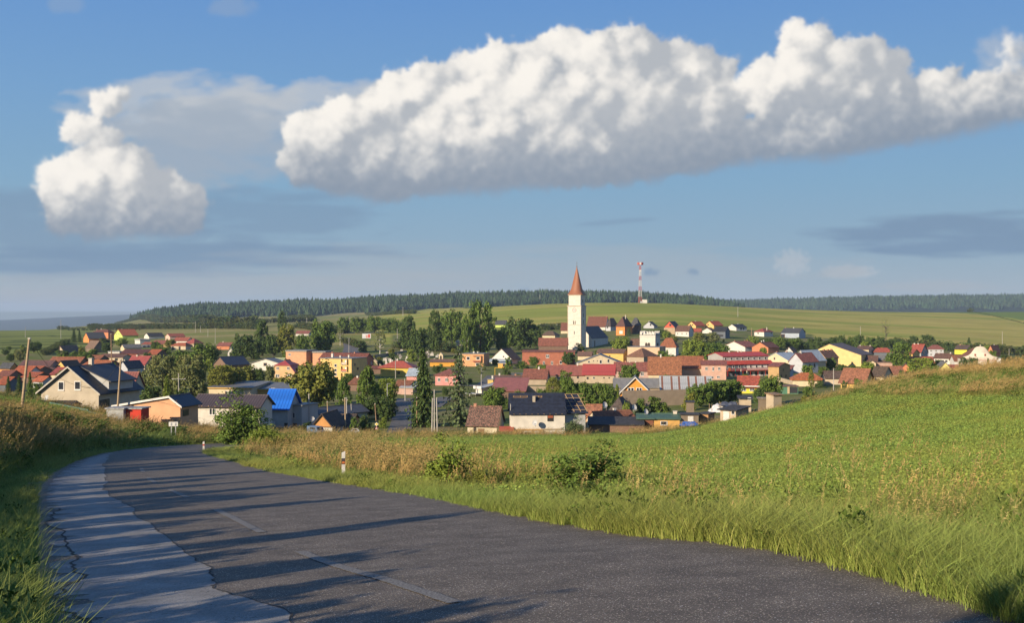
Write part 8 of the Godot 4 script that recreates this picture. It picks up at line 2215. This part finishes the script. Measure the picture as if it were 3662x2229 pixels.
{"n":"detached_house","l":"yellow cottage with scarlet roof below the cross gabled house","p":[174.92,-21.37,-480.66],"t":-0.611,"w":3.46,"d":11.5,"e":2.96,"r":4.68,"k":"E","wc":"yellow2","rc":"scarlet","win":[[0,0.29,1.59,2.17,1.18,1]]},
{"n":"detached_house","l":"white house with dull red hipped roof east of the cross gables","p":[205.39,-21.83,-533.51],"t":-0.262,"w":6.81,"d":7.5,"e":3.62,"r":5.62,"k":"H","wc":"paleblue","rc":"wine2","win":[[0,-2.27,1.05,0.8,0.91,0],[0,0,1.05,0.8,0.91,0],[0,2.27,1.05,0.8,0.91,0],[0,-2.27,2.86,0.8,0.91,0],[0,0,2.86,0.8,0.91,0],[0,2.27,2.86,0.8,0.91,0]],"rl":0.3},
{"n":"detached_house","l":"white walled house with brown roof above the lemon gable","p":[174.8,-21.31,-444.64],"t":-0.627,"w":6.22,"d":6.3,"e":2.47,"r":4.21,"k":"E","wc":"white","rc":"umberred","win":[[0,0.34,1.3,0.88,0.82,1],[0,1.66,1.33,0.88,0.82,1]],"ch":[[-1.97,0,4.71,0],[2.51,0,4.71,0]]},
{"n":"barn","l":"bright red roof split by a treetop below the scarlet houses","p":[155.12,-21.2,-416.86],"t":-0.14,"w":7.62,"d":10,"e":1.79,"r":3.87,"k":"E","wc":"brown","rc":"scarlet","c":"barn"},
{"n":"gable_house","l":"lemon gable rising over the meadow edge beside a pillar","p":[135.89,-20.7,-346.57],"t":-0.209,"w":5.13,"d":7.5,"e":1.79,"r":4.74,"k":"G","wc":"lemon2","rc":"greyroof"},
{"n":"shed","l":"small crimson roof between the lemon gable and the dark conifer","p":[142.57,-20.81,-355.24],"t":-0.175,"w":2.49,"d":6,"e":1.79,"r":3.39,"k":"E","wc":"slatewall","rc":"crimson2","c":"shed"},
{"n":"detached_house","l":"yellow-green house with brown roof behind the white baroque gable","p":[235.28,-22.3,-572.58],"t":-0.642,"w":6.09,"d":11.5,"e":2.64,"r":4.56,"k":"E","wc":"lemon","rc":"umber","ch":[[-1.72,0,5.06,0]]},
{"n":"detached_house","l":"low russet roof left of the white baroque gable","p":[176.39,-21.27,-433.91],"t":-0.14,"w":5.11,"d":7.5,"e":1.79,"r":3.82,"k":"E","wc":"white","rc":"russet"},
{"n":"detached_house","l":"maroon roofed house with orange walls behind the baroque gable","p":[238.38,-22.43,-543.75],"t":-0.785,"w":2.98,"d":8.55,"e":2.35,"r":5.61,"k":"G","wc":"bricklight","rc":"maroon","ch":[[0,-0.32,6.11,0]]},
{"n":"outbuilding","l":"white flat roofed outbuilding right of the baroque gable","p":[199.52,-21.47,-452.26],"t":-0.209,"w":1.78,"d":6,"e":2.29,"r":2.38,"k":"F","wc":"white","rc":"palegrey","c":"outbuilding"},
{"n":"detached_house","l":"lime green gable house with orange-red roof on the western edge","p":[-278.26,-20.83,-792.82],"t":-0.908,"w":17.9,"d":11.3,"e":3.72,"r":7.88,"k":"G","wc":"lime","rc":"redorange","oh":0.5,"win":[[0,-3.02,4.45,1.35,1.05,3],[0,1.48,4.53,1.34,1.05,3]],"ch":[[0,3.11,8.39,0]]},
{"n":"detached_house","l":"house with dark grey roof curving over an orange gable","p":[-286.07,-21.28,-753.54],"t":-0.873,"w":10.82,"d":11.5,"e":2.84,"r":6.83,"k":"G","wc":"orange2","rc":"slate"},
{"n":"detached_house","l":"maroon roofed brick house behind the curved grey roof","p":[-304.42,-20.91,-819.79],"t":-0.436,"w":14.54,"d":5.67,"e":5.42,"r":7.46,"k":"H","wc":"bricklight","rc":"maroon","ch":[[-6.67,0,7.96,0],[-2.58,0,8.24,0]],"rl":0.3},
{"n":"barn","l":"weathered timber barn with patched brown roof on the western edge","p":[-216.63,-21.27,-571.14],"t":-0.698,"w":8.6,"d":5.81,"e":2.42,"r":5.92,"k":"E","wc":"timber","rc":"brownold","c":"barn"},
{"n":"detached_house","l":"white gables under a black roof beside the lime green house","p":[-267.49,-20.34,-821.49],"t":-0.873,"w":9.52,"d":11.5,"e":1.76,"r":4.2,"k":"G","wc":"white","rc":"black"},
{"n":"detached_house","l":"pale pink gable house with red roof at the top of the western lane","p":[-230.53,-20.57,-752.59],"t":-0.96,"w":9.56,"d":10.39,"e":3.55,"r":5.24,"k":"G","wc":"pinkpale","rc":"red3"},
{"n":"detached_house","l":"white box house with grey sheet roof below the black roofed house","p":[-237.85,-21.04,-707.55],"t":-0.838,"w":8.06,"d":6.59,"e":2.4,"r":3.34,"k":"F","wc":"white","rc":"palegrey"},
{"n":"detached_house","l":"long dull red hipped roof below the pink gable","p":[-207.72,-21.28,-653.04],"t":-0.14,"w":12.41,"d":7.5,"e":1.85,"r":4.2,"k":"H","wc":"ochrestone","rc":"wine2","rl":0.6},
{"n":"detached_house","l":"small red roof left of the long dull red one","p":[-215.21,-21.28,-652.57],"t":-0.244,"w":5.9,"d":7,"e":1.85,"r":2.91,"k":"E","wc":"slatewall","rc":"red3"},
{"n":"detached_house","l":"cream house with orange-red roof and two dark doorways","p":[-184.85,-21.35,-615.51],"t":-0.244,"w":9.08,"d":7.5,"e":2.18,"r":3.93,"k":"H","wc":"cream2","rc":"redorange","win":[[0,-3.4,0.95,1.2,1.75,1],[0,0.82,0.99,1.2,1.74,1]],"rl":0.5},
{"n":"detached_house","l":"house with pyramidal wine red roof at the lane corner","p":[-191.38,-21.14,-661.48],"t":-0.524,"w":7.83,"d":7.5,"e":1.79,"r":4.93,"k":"H","wc":"cream2","rc":"crimson2","rl":0.1},
{"n":"detached_house","l":"red roof with dormer in front of the pink gable house","p":[-209.79,-20.88,-701.7],"t":-0.262,"w":10.09,"d":7.5,"e":2.15,"r":4.19,"k":"E","wc":"white","rc":"red3"},
{"n":"detached_house","l":"grey roofed house with cream gable above the maroon barn","p":[-205.3,-21.31,-592.52],"t":-0.96,"w":7.42,"d":9.1,"e":1.77,"r":3.49,"k":"G","wc":"cream","rc":"greyroof"},
{"n":"barn","l":"broad dark maroon roof in the middle of the western houses","p":[-173.07,-21.22,-509.93],"t":-0.105,"w":13.27,"d":10,"e":1.79,"r":3.39,"k":"E","wc":"brown","rc":"maroon2","c":"barn"},
{"n":"barn","l":"orange roof joined to the right of the dark maroon barn","p":[-162.46,-21.22,-503.09],"t":-0.175,"w":4.6,"d":9,"e":1.79,"r":3.64,"k":"E","wc":"brown","rc":"redorange","c":"barn"},
{"n":"long_shed","l":"low orange roof strip under the dark maroon barn","p":[-164.73,-21.14,-476.25],"t":-0.087,"w":4.54,"d":6,"e":1.79,"r":2.39,"k":"E","wc":"brown","rc":"redorange","c":"shed"},
{"n":"detached_house","l":"cream house with shallow brown roof and one dark window","p":[-161.13,-21.01,-454.93],"t":-0.14,"w":4.11,"d":7.5,"e":2.14,"r":3.06,"k":"E","wc":"cream2","rc":"umberred","win":[[0,-0.8,1.31,1.3,0.97,1]]},
{"n":"outbuilding","l":"dark brown roofed outbuilding left of the cream house","p":[-169.3,-21.04,-464.32],"t":-0.175,"w":6.9,"d":7.5,"e":1.79,"r":3.05,"k":"E","wc":"cream2","rc":"umberred"},
{"n":"shed","l":"white flat topped shed among the western gardens","p":[-189.87,-21.22,-527.68],"t":-0.14,"w":5.71,"d":5,"e":1.76,"r":2.21,"k":"F","wc":"white","rc":"palegrey","c":"shed"},
{"n":"barn","l":"long orange-red tiled barn roof behind the grey block house","p":[-166.32,-20.97,-436.36],"t":-0.07,"w":8.88,"d":9,"e":1.79,"r":3.44,"k":"E","wc":"brown","rc":"tileorange2","c":"barn","ch":[[-3.84,0,3.94,1]]},
{"n":"barn","l":"bright orange roof right behind the black gable roof","p":[-146.19,-20.88,-391.86],"t":-0.244,"w":9.01,"d":10,"e":1.79,"r":3.32,"k":"E","wc":"brown","rc":"orange","c":"barn","ch":[[-3.9,0,3.82,0]]},
{"n":"detached_house","l":"small white gable with maroon roof beside the bright orange roof","p":[-132.67,-20.77,-360.93],"t":-0.96,"w":7.7,"d":5.13,"e":1.79,"r":2.91,"k":"G","wc":"white","rc":"maroon"},
{"n":"detached_house","l":"blue-grey gable house with brick chimney and orange ridge","p":[-128.95,-20.85,-372.15],"t":-0.436,"w":4.17,"d":7.5,"e":1.79,"r":4.02,"k":"G","wc":"paleblue","rc":"slate","ch":[[0,2.95,4.52,0]]},
{"n":"detached_house","l":"crimson roofed house with white chimney and pale lower wall","p":[-134.21,-20.89,-398.11],"t":-0.209,"w":7.13,"d":7.5,"e":1.79,"r":4.57,"k":"E","wc":"cream2","rc":"crimson2","rk":"metal","ch":[[-1.64,0,5.07,1]]},
{"n":"shed","l":"orange roofed shed right of the crimson roof with white chimney","p":[-130.86,-20.97,-398.54],"t":-0.14,"w":4.18,"d":6,"e":1.79,"r":2.58,"k":"E","wc":"brown","rc":"redorange","c":"shed"},
{"n":"shed","l":"cream shed under grey sheet roof half hidden in the orchard","p":[-102.31,-20.47,-310.67],"t":-0.262,"w":3,"d":6,"e":1.76,"r":2.93,"k":"S","wc":"cream","rc":"palegrey","c":"shed"},
{"n":"barn","l":"long brick red barn roof across the western farm row","p":[-163.23,-20.9,-404.84],"t":-0.052,"w":11.69,"d":9,"e":1.79,"r":3.96,"k":"E","wc":"brown","rc":"tileorange2","c":"barn"},
{"n":"barn","l":"purple-brown roof with two grey skylights in the farm row","p":[-161.58,-20.83,-376.09],"t":-0.052,"w":10.67,"d":10,"e":1.79,"r":3.93,"k":"E","wc":"pinkish","rc":"purplebrown","c":"barn"},
{"n":"detached_house","l":"yellow house front under the purple-brown roof","p":[-151.06,-20.74,-358.1],"t":-0.087,"w":5.11,"d":6,"e":1.76,"r":2.1,"k":"E","wc":"yellow2","rc":"purplebrown"},
{"n":"shed","l":"dark grey roof with pale board end at the field corner","p":[-168.85,-20.78,-368.88],"t":-0.349,"w":4.47,"d":3.65,"e":1.79,"r":3.42,"k":"E","wc":"board","rc":"slate","c":"shed"},
{"n":"barn","l":"orange-red roof left of the leaning pole","p":[-143.16,-20.34,-324.71],"t":-0.14,"w":5.09,"d":9,"e":1.79,"r":3.98,"k":"E","wc":"white","rc":"redorange","c":"barn","win":[[0,-1.56,1.37,0.62,0.46,1]]},
{"n":"barn","l":"orange-red roof right of the leaning pole","p":[-149.37,-20.59,-345.78],"t":-0.14,"w":4.72,"d":9,"e":1.95,"r":3.2,"k":"E","wc":"brown","rc":"redorange","c":"barn"},
{"n":"detached_house","l":"low orange roof at the foot of the dark conifers","p":[-135.79,-20.28,-313.66],"t":-0.175,"w":4.22,"d":7,"e":1.79,"r":2.75,"k":"E","wc":"brown","rc":"redorange"},
{"n":"detached_house","l":"red roofed house at the left edge of the farm row","p":[-143.42,-20.2,-313.74],"t":-0.087,"w":3.55,"d":7.5,"e":1.79,"r":3.27,"k":"E","wc":"brown","rc":"rustred"},
{"n":"detached_house","l":"small orange roof below the red one by the conifers","p":[-123,-19.37,-269.01],"t":-0.087,"w":2.38,"d":7.5,"e":1.78,"r":3.19,"k":"E","wc":"slatewall","rc":"redorange","b":0.84},
{"n":"detached_house","l":"small house with orange roof and grey gable behind the block house","p":[-122.37,-19.94,-287.39],"t":-0.524,"w":3.76,"d":3.5,"e":1.79,"r":2.86,"k":"E","wc":"paleblue","rc":"redorange"},
{"n":"detached_house","l":"timber brown dormer house beside the yellow front","p":[-157.68,-20.86,-382.27],"t":-0.262,"w":2.73,"d":7.5,"e":1.79,"r":3.04,"k":"G","wc":"ochrestone","rc":"tileorange2"},
{"n":"detached_house","l":"yellow gable with brown roof edge just left of the black ridge","p":[-152.41,-20.8,-377.96],"t":-0.349,"w":3.79,"d":7.5,"e":1.79,"r":3.8,"k":"G","wc":"yellow2","rc":"umber","win":[[0,-0.78,2.1,1.14,0.71,1]]},
{"n":"detached_house","l":"crimson roof tucked left of the black gable roof","p":[-134.19,-20.49,-329.16],"t":-0.262,"w":3.79,"d":7.5,"e":1.79,"r":3.58,"k":"E","wc":"cream","rc":"crimson2"},
{"n":"barn","l":"cream gable end of a barn above the western hedge","p":[-208.09,-21.29,-518.71],"t":-0.244,"w":4.2,"d":12,"e":1.79,"r":5.07,"k":"G","wc":"cream2","rc":"brownold","c":"barn","f":0.82,"a":-1.5},
{"n":"detached_house","l":"lone brick house with dull red roof beside the poplars","p":[-159.94,-21.27,-615.22],"t":-0.209,"w":7.56,"d":7.5,"e":2.03,"r":3.76,"k":"E","wc":"bricklight","rc":"wine2","ch":[[-1.78,0,4.53,0]]},
{"n":"gable_house","l":"white half-gable showing beside the dark trees","p":[-134.25,-21.39,-530.85],"t":-0.175,"w":2.93,"d":7.5,"e":1.79,"r":4.29,"k":"G","wc":"white","rc":"greyroof"},
{"n":"detached_house","l":"wine red roof between the two poplars on the slope","p":[-153.15,-18,-808.7],"t":-0.105,"w":9.82,"d":7.5,"e":1.76,"r":3.6,"k":"E","wc":"white","rc":"wine2"},
{"n":"detached_house","l":"lime walled house with slate roof right of the tall ash","p":[-8.2,-12.22,-848.57],"t":-0.244,"w":8.3,"d":7.5,"e":2.01,"r":5.18,"k":"E","wc":"lime","rc":"slate"},
{"n":"long_shed","l":"white flat sheds beneath the hill field left of the tower","p":[28.81,-11.95,-805.94],"t":-0.087,"w":16.22,"d":8,"e":1.91,"r":2.57,"k":"F","wc":"white","rc":"palegrey","c":"shed"},
{"n":"detached_house","l":"chestnut roof showing left of the church tower","p":[34.57,-14.46,-717.74],"t":-0.175,"w":4.44,"d":7.5,"e":2.12,"r":6.91,"k":"E","wc":"cream","rc":"chestnut"},
{"n":"cottage","l":"cottage with varnished board gable over a white wall","p":[-29.24,-19.24,-175.94],"t":-0.14,"w":3.31,"d":7.5,"e":1.1,"r":3,"k":"G","wc":"board","rc":"umberdark","oh":0.45,"low":"white","lowh":2.0},
{"n":"workshop","l":"white gabled workshop with grey sheet roof behind the board cottage","p":[-31.53,-20.29,-197.6],"t":-0.698,"w":4.32,"d":11,"e":2.1,"r":3.16,"k":"G","wc":"white","rc":"slate","c":"workshop","rk":"metal"},
{"n":"cottage","l":"low cottage with dark roof and peach wall beside the lane","p":[-26.97,-19.53,-181.65],"t":-0.175,"w":2.39,"d":7,"e":0.72,"r":2.41,"k":"E","wc":"peach2","rc":"umberdark"},
{"n":"old_house","l":"old cottage with patched mossy tile roof and plank door","p":[-4.17,-19.76,-176.04],"t":-0.14,"w":4.64,"d":7.5,"e":1.86,"r":4.43,"k":"E","wc":"creamold","rc":"oldtile","rk":"old","win":[[0,-0.15,0.73,0.99,1.28,2],[0,-1.15,0.89,0.41,1.37,1]],"ch":[[-1.72,0,4.93,0]]},
{"n":"detached_house","l":"white block house with navy tiled roof, still being built","p":[3.87,-19.6,-173.67],"t":0.04,"w":8.37,"d":7,"e":3.76,"r":6.5,"k":"E","wc":"blockwhite","rc":"navytile","oh":0.35,"win":[[0,1.94,3.21,0.95,1.27,8],[0,-1.57,0.56,0.84,0.66,1]],"pn":"course","site":1,"tails":9},
{"n":"annex","l":"grey walled annex with open roof battens against the white block house","p":[9.32,-19.7,-174.98],"t":0.175,"w":3.23,"d":6.5,"e":3.83,"r":6.04,"k":"S","wc":"blockgrey","rc":"navytile","c":"annex","battens":1},
{"n":"cottage","l":"cream gabled hut with bright clay tile roof and two dishes","p":[16.76,-19.01,-185.76],"t":0.436,"w":7.08,"d":5,"e":0.6,"r":2.06,"k":"E","wc":"cream2","rc":"claytile","b":1.41,"oh":0.25,"ch":[[0.63,0,2.56,0]],"pn":"course"},
{"n":"hut","l":"small hut with steep clay tile roof beside the grey annex","p":[14.01,-19.31,-188.1],"t":-0.087,"w":2.58,"d":4,"e":1.72,"r":3.24,"k":"E","wc":"bricklight","rc":"claytile","c":"hut","b":1.12,"oh":0.2},
{"n":"lean_to","l":"long black felt roofed lean-to patched with boards","p":[16.85,-19.14,-178.3],"t":-0.07,"w":8.71,"d":4,"e":0.87,"r":1.69,"k":"S","wc":"scrap","rc":"felt","c":"shed","b":1.05,"oh":0.2},
{"n":"hut","l":"brown board hut with pointed tent-like roof","p":[20.58,-19.38,-208.35],"t":-0.349,"w":3.08,"d":6,"e":0.68,"r":3.27,"k":"H","wc":"timber","rc":"darkboard","c":"hut","b":1.45,"oh":0.1,"rl":0.02},
{"n":"hut","l":"honey coloured hut with green roof and white framed window","p":[25.32,-18.83,-180.95],"t":-0.105,"w":4.21,"d":5.5,"e":1.35,"r":1.87,"k":"E","wc":"honey","rc":"greenroof","c":"hut","rk":"metal","b":1.38,"oh":0.35,"win":[[0,-0.41,0.7,1.13,0.65,3]],"ch":[[1.5,0,2.38,1]]},
{"n":"hut","l":"dark open porch under the green roof, rusty boards inside","p":[21.95,-18.86,-181.07],"t":-0.105,"w":2.52,"d":5.3,"e":1.39,"r":1.84,"k":"E","wc":"rustdark","rc":"greenroof","c":"hut","rk":"metal","b":1.42},
{"n":"shed","l":"plank shed with white door panel and junk on its roof","p":[28.97,-18.12,-179.64],"t":-0.105,"w":2.76,"d":3,"e":1.3,"r":1.44,"k":"F","wc":"timber","rc":"felt","c":"shed","b":1.73,"win":[[0,0.14,0.69,0.89,0.88,7]]},
{"n":"shed","l":"plywood shack with slanting boards beside the plank shed","p":[32.18,-18.21,-181.71],"t":-0.524,"w":1.63,"d":3,"e":1.31,"r":1.45,"k":"F","wc":"ply","rc":"felt","c":"shed","b":1.41},
{"n":"shack","l":"board shack with white doors under a dark flat roof","p":[33.88,-16.64,-167.38],"t":-0.698,"w":2.64,"d":4,"e":1.71,"r":2.02,"k":"S","wc":"boardpale","rc":"felt","c":"shack","b":1.65,"win":[[0,-0.27,0.83,1,1.43,7],[0,0.86,1.45,0.57,0.66,3]]},
{"n":"shack","l":"weathered grey box shed in the grass above the huts","p":[34.6,-18.57,-213.59],"t":-0.14,"w":1.45,"d":3,"e":0.98,"r":1.05,"k":"F","wc":"timber","rc":"felt","c":"shed","b":2.15},
{"n":"shack","l":"scrap wood shed with white panel by the orchard","p":[45.91,-18.08,-216.64],"t":-0.14,"w":2.16,"d":3,"e":0.95,"r":1.24,"k":"S","wc":"boardpale","rc":"felt","c":"shed","b":2.37,"win":[[0,0.73,0.95,0.65,0.57,7]]},
{"n":"privy","l":"wooden privy with brown door side and pale board front","p":[35.98,-12.57,-151.02],"t":0.436,"w":1.38,"d":1.6,"e":1.07,"r":1.21,"k":"S","wc":"boardpale","rc":"board","c":"privy","b":2.82,"oh":0.2},
{"n":"privy","l":"small grey frame shelter beside the wooden privy","p":[34.79,-12.89,-152.81],"t":-0.14,"w":1.03,"d":1.5,"e":0.79,"r":0.85,"k":"F","wc":"timber","rc":"timberroof","c":"shelter","b":3.01},
{"n":"garage","l":"green garage front with tan pillar below the white van","p":[67.94,-20.12,-269.95],"t":-0.087,"w":3.75,"d":5,"e":1.78,"r":1.97,"k":"F","wc":"greenwall","rc":"brownroof","c":"garage","win":[[0,0.75,0.95,1.91,1.4,1],[0,-0.46,0.94,0.51,1.65,5]]},
{"n":"canopy","l":"varnished timber canopy before the grey block house","p":[-68.61,-14.67,-164.73],"t":-0.07,"w":6.81,"d":3,"e":0.62,"r":1.1,"k":"E","wc":"board","rc":"felt","c":"canopy","oh":0.2},
{"n":"container","l":"grey corrugated steel container beside the peach bungalow","p":[-51.57,-13.91,-144.31],"t":-0.105,"w":2.28,"d":2.4,"e":1.18,"r":1.28,"k":"F","wc":"galvwall","rc":"palegrey","c":"container","b":1.64},
{"n":"container","l":"red sided container next to the grey one","p":[-49.48,-13.96,-144.82],"t":-0.105,"w":2.38,"d":2.4,"e":1.19,"r":1.28,"k":"F","wc":"redwall","rc":"palegrey","c":"container","b":2.03},
{"n":"church","l":"white parish church with grey slate nave and tall spired tower","p":[42.23,-23.75,-594.21],"t":-0.419,"w":11.49,"d":26,"e":9.47,"r":15.56,"k":"G","wc":"churchwhite","rc":"slatechurch","c":"church","oh":0.3,"win":[[1,8.69,6.07,1.26,4.4,1],[1,-14.36,5.44,1.31,3.8,1]],"church":1},
{"n":"bell_tower","l":"white crenellated renaissance bell tower with twin arched openings","p":[58.65,-18.88,-467.13],"t":-0.378,"w":6.71,"d":8.37,"e":8.9,"r":8.94,"k":"F","wc":"churchwhite","rc":"greyroof","c":"tower","b":2.12,"win":[[0,-0.54,4.74,1.04,1.98,6],[0,0.58,4.76,1.04,1.98,6],[1,0.17,4.61,2.5,1.99,6]],"cren":1},
{"n":"inn","l":"red roofed inn with two roof tiers and long red balcony","p":[73.86,-20.89,-359.22],"t":0.349,"w":16.93,"d":9.19,"e":6.44,"r":7.43,"k":"E","wc":"innwall","rc":"innred","c":"inn","rk":"metal","ch":[[-3.32,0,8.11,0],[-0.05,0,7.93,0],[1.13,0,7.93,0]],"inn":1}]
